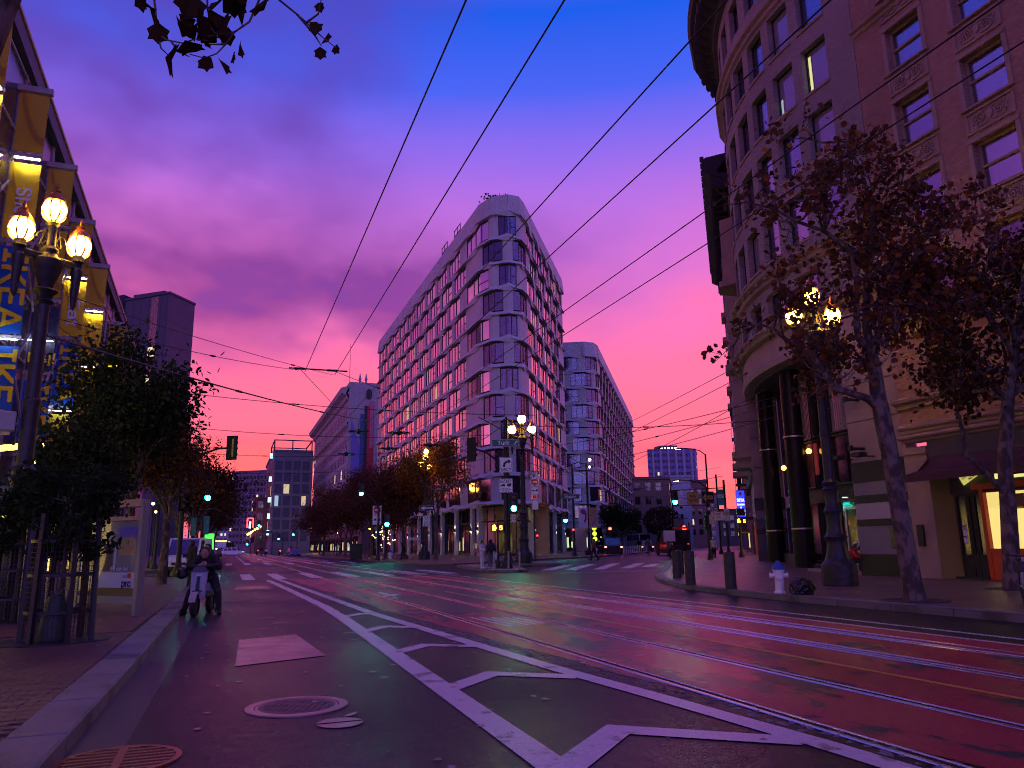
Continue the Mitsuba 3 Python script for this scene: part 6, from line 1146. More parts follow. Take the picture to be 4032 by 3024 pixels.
rg = np.random.default_rng(4); sp = trimesh.creation.icosphere(subdivisions=4); v = np.asarray(sp.vertices).copy(); nv = meshkit.fbm(v * 2.2 + 4, 4, 2); cr = np.abs(meshkit.fbm(v * 3.4 + 9, 4, 5) - .5)
v = v * (.72 + .55 * nv - .55 * cr)[:, None] * [.36, .27, .27]; v[:, 2] = np.maximum(v[:, 2], -.15)
t = thing('rubbish_bag', 'shiny black rubbish bag tied at the top beside the hydrant', 'rubbish bag', tw((7.42, 20.35, .30), 20)); part(t, 'bag', MB().add(v, sp.faces), 'mat_bag', smooth=60)
m = MB()
for i in range(7): a = i * .9; m.add([(.2, -.02, .08), (.2 + .16 * math.cos(a), .13 * math.sin(a), .10 + .07 * math.cos(a * 2)), (.2 + .15 * math.cos(a + .5), .12 * math.sin(a + .5), .17)], [[0, 1, 2]])
part(t, 'knot', m, 'mat_bag')
# ---------------------------------------------------------------- people
def sphm(p, r): return m3.Manifold.sphere(float(r), 14).translate([float(x) for x in p])
def bones(J, R, bl, inf=0.0, edge=.035):
    M_ = m3.Manifold()
    for a, b in bl:
        M_ = M_ + (sphm(J[a], R[a] + inf) + sphm(J[b], R[b] + inf)).hull()
    q = M_.to_mesh(); tm_ = trimesh.Trimesh(np.array(q.vert_properties)[:, :3], np.array(q.tri_verts), process=True)
    if edge: tm_ = trimesh.Trimesh(*trimesh.remesh.subdivide_to_size(tm_.vertices, tm_.faces, edge)); tm_.merge_vertices(); trimesh.smoothing.filter_taubin(tm_, iterations=6)
    return tm_
RAD = dict(head=.098, crown=.092, chin=.05, nose=.018, neck=.055, chest=.135, belly=.125, pelv=.13, shl=.065, shr=.065, ell=.045, elr=.045, wrl=.033, wrr=.033, hal=.036, har=.036, hil=.095, hir=.095, knl=.062, knr=.062, anl=.042, anr=.042, tol=.036, tor=.036, hel=.04, her=.04, eal=.022, ear=.022)
BODY = [('crown', 'head'), ('head', 'chin'), ('chin', 'nose'), ('head', 'neck'), ('neck', 'chest'), ('chest', 'belly'), ('belly', 'pelv'), ('chest', 'shl'), ('chest', 'shr'), ('neck', 'shl'), ('neck', 'shr'), ('shl', 'ell'), ('shr', 'elr'), ('ell', 'wrl'), ('elr', 'wrr'), ('wrl', 'hal'), ('wrr', 'har'), ('pelv', 'hil'), ('pelv', 'hir'), ('hil', 'knl'), ('hir', 'knr'), ('knl', 'anl'), ('knr', 'anr'), ('anl', 'hel'), ('anr', 'her'), ('hel', 'tol'), ('her', 'tor'), ('head', 'eal'), ('head', 'ear')]
STAND = dict(pelv=(0, 0, .95), belly=(0, 0, 1.10), chest=(0, 0, 1.30), neck=(0, 0, 1.47), head=(0, -.01, 1.60), crown=(0, .01, 1.64), chin=(0, -.06, 1.53), nose=(0, -.115, 1.585), shl=(-.19, 0, 1.40), shr=(.19, 0, 1.40), ell=(-.25, .02, 1.14), elr=(.25, .02, 1.14), wrl=(-.25, -.06, .90), wrr=(.25, -.06, .90), hal=(-.25, -.08, .83), har=(.25, -.08, .83), hil=(-.09, 0, .90), hir=(.09, 0, .90), knl=(-.10, -.02, .50), knr=(.10, -.02, .50), anl=(-.10, .02, .09), anr=(.10, .02, .09), tol=(-.11, -.14, .04), tor=(.11, -.14, .04), hel=(-.10, .05, .045), her=(.10, .05, .045), eal=(-.10, 0, 1.59), ear=(.10, 0, 1.59))
def person(X, label, pose=None, top='cloth_black', legs='cloth_black', hair='hair_black', skin='skin', shoe='black', hood=False, group=None, fingers=True, cap=None, longhair=False, mask=None):
    J = {k: np.array(v, float) for k, v in {**STAND, **(pose or {})}.items()}
    for k in ('crown', 'chin', 'nose', 'eal', 'ear'):
        if not (pose and k in pose) and pose and 'head' in pose: J[k] = np.array(pose['head'], float) + np.array(STAND[k]) - np.array(STAND['head'])
    R = dict(RAD); B = list(BODY)
    if fingers:
        for s in 'lr':
            w, h = J['wr' + s], J['ha' + s]; d = h - w; d = d / (np.linalg.norm(d) + 1e-9); sd = np.cross(d, [0, 1, .3]); sd /= np.linalg.norm(sd); nn = np.cross(sd, d)
            for i, (o, L) in enumerate(((-.027, .062), (-.009, .072), (.009, .068), (.026, .052))):
                a, b, c = f'f{s}{i}a', f'f{s}{i}b', f'f{s}{i}c'; J[a] = h + sd * o; J[b] = h + sd * o * 1.15 + d * (L * .75) + nn * .008; J[c] = J[b] + d * L * .35 + nn * .025; R[a] = .012; R[b] = .0095; R[c] = .008; B += [(a, b), (b, c), ('ha' + s, a)]
            J[f't{s}a'] = h - sd * .035 - d * .02; J[f't{s}b'] = h - sd * .055 + d * .035 + nn * .015; R[f't{s}a'] = .014; R[f't{s}b'] = .010; B += [('ha' + s, f't{s}a'), (f't{s}a', f't{s}b')]
    t = thing('person', label, 'person', X, group); part(t, 'body', (lambda q: (q.vertices, q.faces))(bones(J, R, B, 0, .03)), 'mat_' + skin, smooth=60)
    g = lambda q: (np.array(q.vertices), np.array(q.faces))
    part(t, 'jacket', g(bones(J, R, [b for b in BODY[4:15] if b[0] != 'head'] + [('belly', 'pelv'), ('neck', 'shl')], .028, .05)), 'mat_' + top, smooth=60)
    part(t, 'trousers', g(bones(J, R, [('pelv', 'hil'), ('pelv', 'hir'), ('hil', 'hir'), ('hil', 'knl'), ('hir', 'knr'), ('knl', 'anl'), ('knr', 'anr')], .022, .05)), 'mat_' + legs, smooth=60)
    for s in 'lr': part(t, 'shoe', g(bones(J, R, [('an' + s, 'he' + s), ('he' + s, 'to' + s)], .014, .04)), 'mat_' + shoe, smooth=60)
    hc = J['head'] + (J['crown'] - J['head']) * .6 + np.array([0, .02, .012]); fwd = J['nose'] - J['head']; fwd = fwd / np.linalg.norm(fwd); upv = J['crown'] - J['chin']; upv /= np.linalg.norm(upv)
    sp = trimesh.creation.icosphere(subdivisions=3); v = np.asarray(sp.vertices); keep = ((v[sp.faces].mean(1) @ fwd) < .25 + .5 * np.maximum(v[sp.faces].mean(1) @ upv, 0)) & ((v[sp.faces].mean(1) @ upv) > (-.75 if longhair or hood else -.35))
    part(t, 'hood' if hood else 'hair', (v * (.148 if hood else .130) + (J['head'] * .55 + J['crown'] * .45), sp.faces[keep]), 'mat_' + (top if hood else hair), smooth=True)
    if longhair: part(t, 'long_hair', g(bones({'a': J['head'] + [0, .06, 0], 'b': J['chest'] + [0, .12, -.08]}, {'a': .095, 'b': .07}, [('a', 'b')], 0, .05)), 'mat_' + hair, smooth=60)
    e = MB(); sd = np.cross(upv, fwd); sd /= np.linalg.norm(sd)
    for s in (-1, 1): e.sph(J['head'] + fwd * .088 + sd * .035 * s + upv * .015, .014, 1)
    part(t, 'eyes', e, 'mat_hair_black'); e = MB().bar(J['chin'] + fwd * .047 + upv * .02 - sd * .025, J['chin'] + fwd * .047 + upv * .02 + sd * .025, .012); part(t, 'mouth', e, 'mat_cloth_red')
    if cap: part(t, 'cap', g(bones({'a': J['head'] + [0, 0, .05], 'b': J['crown'] + [0, .01, .04], 'c': J['head'] + fwd * .15 + [0, 0, .055]}, {'a': .108, 'b': .085, 'c': .05}, [('a', 'b')], 0, .05)), 'mat_' + cap, smooth=60)
    if mask: part(t, 'face_mask', g(bones({'a': J['chin'] + fwd * .01, 'b': J['nose'] - fwd * .01}, {'a': .06, 'b': .045}, [('a', 'b')], 0, .04)), 'mat_' + mask, smooth=60)
    return t, J
LOOKDN = dict(head=(0, -.06, 1.57), crown=(0, -.03, 1.63), chin=(0, -.07, 1.49), nose=(0, -.165, 1.535), neck=(0, -.01, 1.46))
t, J = person(tw((-2.0, 47.5, .15), 70, .98), 'woman in pale hoodie and white trousers with a pink bag on the traffic island', {**LOOKDN, 'elr': (.27, -.02, 1.14), 'wrr': (.16, -.24, 1.16), 'har': (.12, -.30, 1.2), 'ell': (-.27, -.02, 1.14), 'wrl': (-.14, -.24, 1.12), 'hal': (-.10, -.30, 1.16)}, 'cloth_white', 'cloth_white', shoe='white_paint', longhair=True)
t, J = person(tw((-1.45, 47.3, .15), 190, 1.0), 'person in dark jacket and grey trousers wearing a black backpack on the island', LOOKDN, 'cloth_navy', 'cloth_grey', shoe='cloth_white')
m = MB().box((0, .24, 1.22), (.30, .20, .46), bev=.06); k = part(t, 'backpack', m, 'mat_cloth_black')
m = MB().box((-2.28, 47.55, 1.22), (.16, .26, .34), 20, bev=.05); t = thing('shoulder_bag', 'pink bag hanging at the side of the woman on the island', 'bag'); part(t, 'bag', m, 'mat_cloth_pink'); part(t, 'strap', MB().tube([(-2.25, 47.45, 1.35), (-2.1, 47.5, 1.56), (-2.22, 47.65, 1.35)], .012, 5), 'mat_cloth_pink')
m = MB().lathe([(.02, .55), (.12, .6), (.14, .75), (.10, .9), (.03, 1.0)], 10, (-1.12, 47.35, .1)); t = thing('carrier_bag', 'white carrier bag held beside the backpack wearer', 'bag'); part(t, 'bag', m, 'mat_cloth_white', smooth=50)
WALK = dict(knl=(-.10, -.18, .52), anl=(-.10, -.22, .12), tol=(-.11, -.38, .07), hel=(-.10, -.19, .06), knr=(.10, .06, .50), anr=(.10, .34, .16), tor=(.10, .20, .06), her=(.10, .40, .12), ell=(-.26, .14, 1.16), wrl=(-.24, .12, .93), hal=(-.24, .11, .86), elr=(.26, -.12, 1.15), wrr=(.22, -.28, 1.0), har=(.2, -.33, .95))
STOOP = {**WALK, 'chest': (0, -.10, 1.29), 'neck': (0, -.20, 1.43), 'head': (0, -.29, 1.52), 'shl': (-.18, -.12, 1.38), 'shr': (.18, -.12, 1.38)}
person(tw((-12.6, 88.3, .15), -60, 1.12), 'hunched person in black hooded coat walking on the far corner', STOOP, hood=True)
person(tw((7.3, 71.5, .02), -70, 1.12), 'person in brown coat striding across the right street with a dark bag', WALK, 'cloth_brown', 'cloth_black'); m = MB().box((6.75, 71.7, .75), (.5, .3, .45), bev=.08); t = thing('duffel_bag', 'dark bag carried by the striding person in brown', 'bag'); part(t, 'bag', m, 'mat_cloth_black'); part(t, 'strap', MB().tube([(6.6, 71.7, .95), (6.8, 71.6, 1.25), (6.95, 71.7, .95)], .02, 5), 'mat_cloth_black')
person(tw((17.4, 68, .05), 10, 1.08), 'person in white jacket and cap seen from behind on the right street', None, 'cloth_white', 'cloth_black', cap='cloth_white'); person(tw((15.2, 76, .02), 200), 'person bending over a loaded cart on the right street', STOOP, 'cloth_grey', 'cloth_black')
person(tw((16.5, 96, .15), 20, 1.1), 'person in camouflage brown jacket on the pavement by the banners', WALK, 'cloth_brown', 'cloth_grey')
t = thing('street_cart', 'dark loaded cart with small white wheels on the right street', 'cart'); m = MB().box((15.9, 75.5, .95), (1.1, .8, .65), bev=.06); part(t, 'load', m, 'mat_cloth_black'); [part(t, 'wheel', MB().lathe([(.02, -.03), (.18, -.03), (.18, .03), (.02, .03)], 12).xf(face((15.9 + sx * .35, 75.2, .2), (0, 1, 0))), 'mat_white_paint') for sx in (-1, 1)]; m = MB().bar((15.45, 75.3, .3), (16.35, 75.3, .3), .06); part(t, 'frame', m, 'mat_iron')
# seated person in red on the step
SIT = dict(pelv=(0, .05, .42), belly=(0, -.04, .58), chest=(0, -.14, .76), neck=(0, -.22, .90), head=(0, -.30, 1.0), crown=(0, -.28, 1.06), chin=(0, -.33, .92), nose=(0, -.41, .97), eal=(-.1, -.28, 1.0), ear=(.1, -.28, 1.0), shl=(-.18, -.15, .85), shr=(.18, -.15, .85), hil=(-.10, .02, .40), hir=(.10, .02, .40), knl=(-.14, -.42, .50), knr=(.14, -.42, .50), anl=(-.12, -.38, .09), anr=(.12, -.34, .09), tol=(-.13, -.54, .05), tor=(.13, -.50, .05), hel=(-.12, -.34, .05), her=(.12, -.30, .05), ell=(-.25, -.30, .62), elr=(.25, -.30, .62), wrl=(-.10, -.46, .60), wrr=(.08, -.47, .62), hal=(-.04, -.5, .6), har=(.03, -.51, .63))
pz = rp.at(op1 - .45, 0, .15); t, J = person(tw((pz[0], pz[1], .24), 55), 'person in red jacket with white cap and dark mask sitting on the shop step', SIT, 'cloth_red', 'cloth_black', cap='cloth_white', mask='cloth_navy')
# moped and rider by the left kerb
MX = tw((-7.45, 18.75, .0), 8, 1.14); t = thing('moped', 'pale electric moped with slim front shield parked at the left kerb', 'moped', MX)
def wheel(t, x, y, r, nm='wheel', w=.1, ax=(1, 0, 0)):
    X = face((x, y, r), (0, 1, 0)); k = part(t, nm, MB().lathe([(r * .62, -w / 2), (r * .9, -w / 2), (r, -w / 4), (r, w / 4), (r * .9, w / 2), (r * .62, w / 2)], 24, cap=False).xf(X), 'mat_tyre', smooth=40); m = MB().lathe([(.02, -w * .3), (r * .63, -w * .35), (r * .63, w * .35), (.02, w * .3)], 20).xf(X); part(k, 'rim', m, 'mat_iron', smooth=40); return k
wheel(t, 0, -.62, .23, 'front_wheel'); wheel(t, 0, .62, .23, 'rear_wheel')
m = MB(); m.hexa([(-.13, -.52, .36), (.13, -.52, .36), (.11, -.30, .36), (-.11, -.30, .36), (-.155, -.44, .88), (.155, -.44, .88), (.13, -.24, .9), (-.13, -.24, .9)]); part(t, 'front_shield', m, 'mat_blue_wall', smooth=30)
m = MB(); m.hexa([(-.15, -.46, .885), (.15, -.46, .885), (.13, -.22, .9), (-.13, -.22, .9), (-.10, -.42, .98), (.10, -.42, .98), (.08, -.26, .99), (-.08, -.26, .99)]); part(t, 'head_cowl', m, 'mat_slate', smooth=30); m = MB().box((0, -.485, .50), (.22, .03, .05), bev=.01); part(t, 'dark_slot', m, 'mat_black')
m = MB(); a = np.linspace(.3, 2.6, 9); [m.quad(*[(sx, -.62 - .27 * math.cos(a[i + e]), .23 + .27 * math.sin(a[i + e])) for sx, e in ((-.07, 0), (.07, 0), (.07, 1), (-.07, 1))]) for i in range(8)]; part(t, 'mudguard', m, 'mat_white_wall', smooth=True)
m = MB().tube([(-.34, -.22, 1.02), (-.2, -.3, .99), (.2, -.3, .99), (.34, -.22, 1.02)], .018, 8); part(t, 'handlebar', m, 'mat_black'); 
for s in (-1, 1): m = MB().tube([(s * .26, -.27, 1.0), (s * .32, -.28, 1.16)], .01, 5); m.box((s * .34, -.28, 1.21), (.11, .03, .08), bev=.01); part(t, 'mirror', m, 'mat_black')
m = MB().box((0, .12, .42), (.26, .75, .12), bev=.03); part(t, 'deck', m, 'mat_slate'); m = MB().box((0, .42, .72), (.28, .62, .14), bev=.05); part(t, 'seat', m, 'mat_black'); m = MB().box((0, .45, .55), (.24, .55, .28), bev=.05); part(t, 'rear_body', m, 'mat_blue_wall'); m = MB().bar((0, -.42, .8), (0, -.6, .28), .06); part(t, 'fork', m, 'mat_iron')
m = MB().box((0, -.44, .80), (.12, .02, .06)); part(t, 'headlamp', m, 'mat_sign_white'); m = MB().bar((.12, .1, .3), (.25, .15, .03), .03); part(t, 'stand', m, 'mat_iron')
RID = dict(pelv=(0, .38, .88), belly=(0, .28, 1.04), chest=(0, .12, 1.20), neck=(0, .02, 1.32), head=(0, -.08, 1.40), crown=(0, -.10, 1.46), chin=(0, -.10, 1.32), nose=(0, -.19, 1.37), eal=(-.1, -.06, 1.40), ear=(.1, -.06, 1.40), shl=(-.2, .10, 1.28), shr=(.2, .10, 1.28), ell=(-.33, -.04, 1.08), elr=(.33, -.04, 1.08), wrl=(-.14, -.20, 1.10), wrr=(.12, -.20, 1.12), hal=(-.06, -.22, 1.13), har=(.05, -.22, 1.15), hil=(-.12, .34, .84), hir=(.12, .34, .84), knl=(-.30, .0, .50), knr=(.32, .02, .50), anl=(-.42, .02, .09), anr=(.36, .04, .09), tol=(-.47, -.14, .045), tor=(.42, -.13, .045), hel=(-.41, .06, .05), her=(.35, .08, .05))
person(tw((-7.45, 18.75, .0), 8, 1.02), 'rider in black leaning over the moped, looking down at the handlebar', RID, 'cloth_black', 'cloth_black')
m = MB().sph((-7.93, 18.6, .98), .145, 3); t = thing('helmet', 'glossy black helmet hanging from the left moped grip', 'helmet'); part(t, 'shell', m, 'mat_black_gloss', smooth=True); m = MB().lathe([(.148, -.06), (.152, .02)], 18, (-7.93, 18.6, .97), cap=False); part(t, 'visor', m, 'mat_dark_glass')
person(tw((-13.2, 33.5, .02), -30, 1.02), 'person in dark jacket standing behind the moped in the street', {**LOOKDN}, 'cloth_navy', 'cloth_black')
person(tw((-12.7, 30.6, .15), 140), 'person standing in shadow next to the poster shelter', None, 'cloth_black', 'cloth_black')
for x, y, r, l in ((-53.5, 186, 10, 'far walker in dark clothes beside the distant motorbikes'), (-58, 178, 60, 'far person at the avenue kerb by the distant shopfronts')): person(tw((x, y, .0), r, 1.25), l, WALK, 'cloth_black', 'cloth_grey', fingers=False)
# bicycle at the right edge
BX = tw((10.5, 16.2, .15), -28); t = thing('bicycle', 'pale bicycle leaning by the right kerb, cut by the photo edge', 'bicycle', BX)
for y in (-.52, .52):
    X = face((0, y, .34), (0, 1, 0)); th = np.linspace(0, 2 * PI, 33); m = MB().tube(np.c_[.33 * np.cos(th), .33 * np.sin(th), 0 * th], .022, 7).xf(X); k = part(t, 'wheel', m, 'mat_tyre', smooth=True); m = MB(); [m.tube([(0, 0, .02), (.32 * math.cos(a), .32 * math.sin(a), 0)], .0025, 4) for a in np.arange(18) * PI / 9]; m.tube([(0, 0, -.04), (0, 0, .04)], .025, 8); part(k, 'spokes', m.xf(X), 'mat_steel')
    m = MB(); a = np.linspace(.2, 2.4, 9); [m.quad(*[(sx, y - .36 * math.cos(a[i + e]), .34 + .36 * math.sin(a[i + e])) for sx, e in ((-.025, 0), (.025, 0), (.025, 1), (-.025, 1))]) for i in range(8)]; part(t, 'mudguard', m, 'mat_steel', smooth=True)
m = MB(); [m.tube(q, .022, 8) for q in ([(0, -.52, .34), (0, -.36, .80), (0, -.33, .95)], [(0, -.40, .70), (0, .0, .30)], [(0, .0, .30), (0, .16, .85)], [(0, -.37, .80), (0, .13, .76)], [(0, .0, .30), (0, .52, .34)], [(0, .14, .74), (0, .52, .34)])]; part(t, 'frame', m, 'mat_white_wall', smooth=True)
m = MB().tube([(-.28, -.26, 1.0), (-.1, -.35, .98), (.1, -.35, .98), (.28, -.26, 1.0)], .014, 7); part(t, 'handlebar', m, 'mat_iron'); m = MB().box((0, .17, .90), (.15, .26, .05), bev=.02); part(t, 'saddle', m, 'mat_black'); m = MB().box((0, -.66, .78), (.3, .24, .2), bev=.02); part(t, 'basket', m, 'mat_iron')

# ---------------------------------------------------------------- vehicles
def car(X, label, cat, L=4.6, W=1.85, H=1.5, bodym='car_white', kind='suv', front=None, rear=None, rearw=.2, hl=(8, 8, 7)):
    """front at -y"""
    t = thing({'car': 'parked_car', 'van': 'van', 'bus': 'bus', 'truck': 'truck'}.get(cat, 'car'), label, cat, X); h = L / 2; w = W / 2
    belt = H * (.56 if kind != 'van' else .52); cl = .24
    prof = {'suv': [(-h, cl + .1), (-h + .05, belt - .18), (-h + .25, belt - .04), (-h + 1.15, belt + .04), (h - .1, belt + .06), (h, belt - .1), (h, cl + .08), (h - .1, cl), (-h + .1, cl)], 'van': [(-h, cl + .1), (-h + .04, belt * .72), (-h + .5, belt), (h, belt + .02), (h, cl)], 'bus': [(-h, cl), (-h, belt), (h, belt), (h, cl)]}[kind if kind in ('suv', 'van', 'bus') else 'suv']
    n = len(prof); V = []
    for s, k in ((-w, 0), (w, 0)): V += [(s, y, z) for y, z in prof]
    m = MB(); pr = trimesh.creation.extrude_polygon(Polygon(prof), W, engine='earcut'); v = np.asarray(pr.vertices); m.add(np.c_[v[:, 2] - w, v[:, 0], v[:, 1]], pr.faces); part(t, 'body', m, 'mat_' + bodym)
    y0, y1, y2, y3 = {'suv': (-h + 1.1, -h + 1.75, h - .55, h - .12), 'van': (-h + .45, -h + 1.25, h - .1, h - .02), 'bus': (-h + .02, -h + .1, h - .06, h - .02)}.get(kind)
    wt = w * (.82 if kind == 'suv' else .93); c = [(-w + .03, y0, belt), (w - .03, y0, belt), (w - .03, y3, belt), (-w + .03, y3, belt), (-wt, y1, H), (wt, y1, H), (wt, y2, H), (-wt, y2, H)]; m = MB().hexa(c); cab = part(t, 'cabin', m, 'mat_' + bodym)
    C = np.array(c); lerp = lambda a, b, q: C[a] * (1 - q) + C[b] * q
    def pane(a, b, d, e, i0, i1, j0, j1, off):
        q = lambda i, j: (C[a] * (1 - i) + C[b] * i) * (1 - j) + (C[e] * (1 - i) + C[d] * i) * j; return [q(i0, j0) + off, q(i1, j0) + off, q(i1, j1) + off, q(i0, j1) + off]
    m = MB().quad(*pane(0, 1, 5, 4, .06, .94, .06, .92, np.array([0, -.012, .006]))); part(cab, 'windscreen', m, 'mat_window_glass'); m = MB().quad(*pane(3, 2, 6, 7, .08, .92, .1, .9, np.array([0, .012, 0]))); part(cab, 'rear_window', m, 'mat_dark_glass')
    for s, (a, b, d, e) in ((-1, (0, 3, 7, 4)), (1, (1, 2, 6, 5))):
        for i0, i1 in (((.06, .36), (.40, .68), (.72, .93)) if kind == 'suv' else ((.05, .3),) if kind == 'van' else ((.03, .2), (.22, .4), (.42, .6), (.62, .8), (.82, .97))): m = MB().quad(*pane(a, b, d, e, i0, i1, .1, .88, np.array([s * .012, 0, 0]))); part(cab, 'side_window', m, 'mat_dark_glass')
    for y in (-h + .85, h - .85):
        for s in (-1, 1): wheel(t, s * (w - .1), y, .34, 'wheel', .22)
    for s in (-1, 1):
        m = MB().box((s * (w - .28), -h + .02, belt - .28), (.36, .06, .16), bev=.02); part(t, 'headlight', m, 'mat_glow' if front else 'mat_sign_white', e=emit(front, .4) if front else None)
        m = MB().box((s * (w - .22), h + .005, belt - .20), (.30, .05, .18), bev=.02); part(t, 'tail_light', m, 'mat_glow' if rear else 'mat_sign_red', e=emit(rear, rearw) if rear else None)
    m = MB().box((0, -h + .02, cl + .2), (W * .86, .08, .24), bev=.03); part(t, 'bumper', m, 'mat_black' if kind != 'bus' else 'mat_grey_wall'); m = MB().box((0, -h - .03, cl + .26), (.34, .02, .14)); part(t, 'number_plate', m, 'mat_sign_white')
    if kind == 'van': m = MB().box((0, -h + .0, belt * .62), (W * .5, .06, .16)); part(t, 'grille', m, 'mat_black')
    return t
car(tw((-20.6, 49.2, 0), 12), 'white van with blue tinted windscreen parked on the side street at left', 'van', 5.2, 1.95, 2.25, 'car_white', 'van')
car(tw((-78, 215, 0), 95), 'white estate car crossing the avenue far ahead, seen side on', 'car', 5.6, 2.1, 2.05, 'car_white', 'suv', front=(2, 2, 1.6)); car(tw((-85, 228, 0), 8), 'distant bus with amber roof lights and white headlights', 'bus', 11, 3.0, 3.7, 'brown_wall', 'bus', front=(14, 14, 15)); m = MB(); [m.box((-85.6 + i * .55, 222.4, 4.0), (.4, .1, .28)) for i in range(6)]; t = part('bus', 'roof_light', MB().add(*m.xf(np.linalg.inv(tw((-85, 228, 0), 8))).get()), 'mat_glow', e=emit((6, 3.0, .4), .2))
car(tw((-43.5, 153, 0), 24), 'dark blue car with glowing tail light parked by the brown trees', 'car', 4.6, 2.0, 1.6, 'car_blue', 'suv', rear=(7, .8, .1)); car(tw((-97, 232, 0), 10), 'white box van driving away behind the left trees', 'van', 6.5, 2.4, 3.2, 'car_white', 'van', rear=(8, .5, .2)); 
def motorbike(X, label):
    t = thing('motorbike', label, 'motorbike', X); wheel(t, 0, -.65, .32); wheel(t, 0, .65, .32); m = MB().box((0, 0, .62), (.3, 1.1, .4), bev=.08); part(t, 'body', m, 'mat_black'); m = MB().box((0, -.72, .8), (.22, .08, .14)); part(t, 'tail_light', m, 'mat_glow', e=emit((12, .8, .5), .3)); m = MB().bar((-.35, .4, 1.05), (.35, .4, 1.05), .05); part(t, 'handlebar', m, 'mat_black'); return t
a = motorbike(tw((-54.5, 170, 0), 190, 1.3), 'distant motorbike with a red tail light, left of a pair'); dup(a, tw((-51.5, 170, 0), 190, 1.3), 'distant motorbike with a red tail light, right of a pair'); dup(a, tw((-68, 205, 0), 190, 1.4), 'farthest motorbike with a single red light on the avenue')
person(tw((-54.5, 170.4, .35), 190, 1.25), 'far rider in pale jacket on the left motorbike', SIT, 'cloth_white', 'cloth_black', fingers=False)
car(tw((12.9, 106, 0), 188), 'car braking with bright red tail lights on the right street', 'car', 4.6, 2.6, 2.3, 'car_dark', 'suv', rear=(25, 1.6, .8), rearw=1.2); car(tw((22.1, 133, 0), 188), 'second car with red tail lights further up the right street', 'car', 4.6, 2.2, 2.0, 'car_dark', 'suv', rear=(18, 1, .5), rearw=.5); car(tw((19.7, 97, 0), 188), 'dark van standing on the right street beside the pole', 'van', 5.6, 2.6, 3.0, 'car_dark', 'van', rear=(.6, .05, .03)); car(tw((28.5, 178, 0), 188), 'pale bus with red lights far up the right street', 'bus', 10, 2.9, 3.6, 'white_wall', 'bus', rear=(12, .8, .6))
for x, y, z, l in ((14.6, 118, 3.7, 'left of two red signal lights over the right street'), (16.2, 126, 3.4, 'right of two red signal lights over the right street')): t = thing('traffic_signal', l, 'traffic light'); pole(t, (x + .8, y + .3), .05, z + 1, .09); signal_head(t, (x, y, z - .3), 0, 0, RED, w=.5, h=1.4, wgt=1.0); m = MB().bar((x, y + .2, z), (x + .8, y + .3, z), .08); part(t, 'bracket', m, 'mat_black')
t = thing('traffic_signal', 'small red signal low beside the speed limit sign', 'traffic light'); pole(t, (18.6, 82.3), .05, 3.6, .09); signal_head(t, (18.0, 82, 2.7), 0, 0, RED, w=.4, h=1.1, wgt=.6)
t = thing('traffic_signal', 'tiny teal signal far down the right street between the cars', 'traffic light'); pole(t, (24.8, 190.3), .05, 5.6, .12); signal_head(t, (24.0, 190, 5.2), 0, 2, GRN, w=.7, h=1.9, wgt=.5)
# ---------------------------------------------------------------- distant buildings
def block(name, label, path, H, mm, fl, bay, seed, litp=.05, col=(1.0, .72, .25), win='mat_dark_glass', wf=.55, hf=.55, z0=4.0, roof='mat_roof_dark', maxn=280, part_windows=True):
    t = thing(name, label, 'building'); rg = np.random.default_rng(seed); m = MB(); P = [path.at(s, 0)[:2] for s in path.s]; d = path.at(path.len, 0)[:2] - path.at(0, 0)[:2]
    for i in range(len(path.s) - 1): path.box(m, path.s[i], path.s[i + 1], 0, H, -.6, 0)
    part(t, 'wall', m, mm); back = MB(); c = np.mean(P, 0); out = path.at(path.len / 2, 0, -12)[:2]; back.prism(np.vstack([P, [P[-1] + (out - c) * 1.0], [P[0] + (out - c) * 1.0]]), 0, H - .4) if len(P) == 2 else None
    if back.v: part(t, 'rear_mass', back.xf(np.eye(4)), mm)
    L, Wm, cnt = MB(), MB(), 0
    for z in np.arange(z0, H - fl * .7, fl):
        for i in range(len(path.s) - 1):
            for s in np.arange(path.s[i] + bay * .2, path.s[i + 1] - bay * wf, bay):
                lit = rg.random() < litp; q = MB(); path.box(q, s, s + bay * wf, z, z + fl * hf, -.1, .03)
                if lit: path.box(L, s, s + bay * wf * rg.uniform(.4, 1), z, z + fl * hf, -.1, .04)
                elif part_windows and cnt < maxn: part(t, 'window', q, win); cnt += 1
                else: Wm.add(*q.get())
    if Wm.v: k = part(t, 'far_window', Wm, win); labels[k] = {'kind': 'stuff'}
    if L.v: part(t, 'lit_window', L, 'mat_glow', e=emit(col, .15))
    m = MB(); path.sweep(m, 0, path.len, [(0, H - .3), (.35, H - .1), (.35, H + .5), (-.6, H + .5)]); part(t, 'parapet', m, mm); return t
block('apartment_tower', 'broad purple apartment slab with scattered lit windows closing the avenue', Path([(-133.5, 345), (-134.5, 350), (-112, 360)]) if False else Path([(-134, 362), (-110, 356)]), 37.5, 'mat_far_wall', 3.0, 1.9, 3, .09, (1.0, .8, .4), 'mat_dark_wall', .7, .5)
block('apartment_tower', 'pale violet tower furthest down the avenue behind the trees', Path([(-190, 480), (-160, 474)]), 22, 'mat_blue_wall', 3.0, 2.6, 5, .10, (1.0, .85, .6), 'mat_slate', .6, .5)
g = block('glass_building', 'dark glass corner building with a blue frame on the roof', Path([M(330, 13.2)[:2], M(272, 13.2)[:2], M(272, 13.2)[:2] + VV[:2] * 13]), 34.5, 'mat_grey_wall', 4.0, 3.0, 7, .04, (.6, .48, .2), 'mat_slate', .78, .8)
m = MB(); c0 = M(272, 13.2); 
for a, b in ((0, 0), (12.5, 0), (0, 22), (12.5, 22), (6, 0)): m.bar(c0 + VV * a + UU * b + [0, 0, 34], c0 + VV * a + UU * b + [0, 0, 38.5], .35)
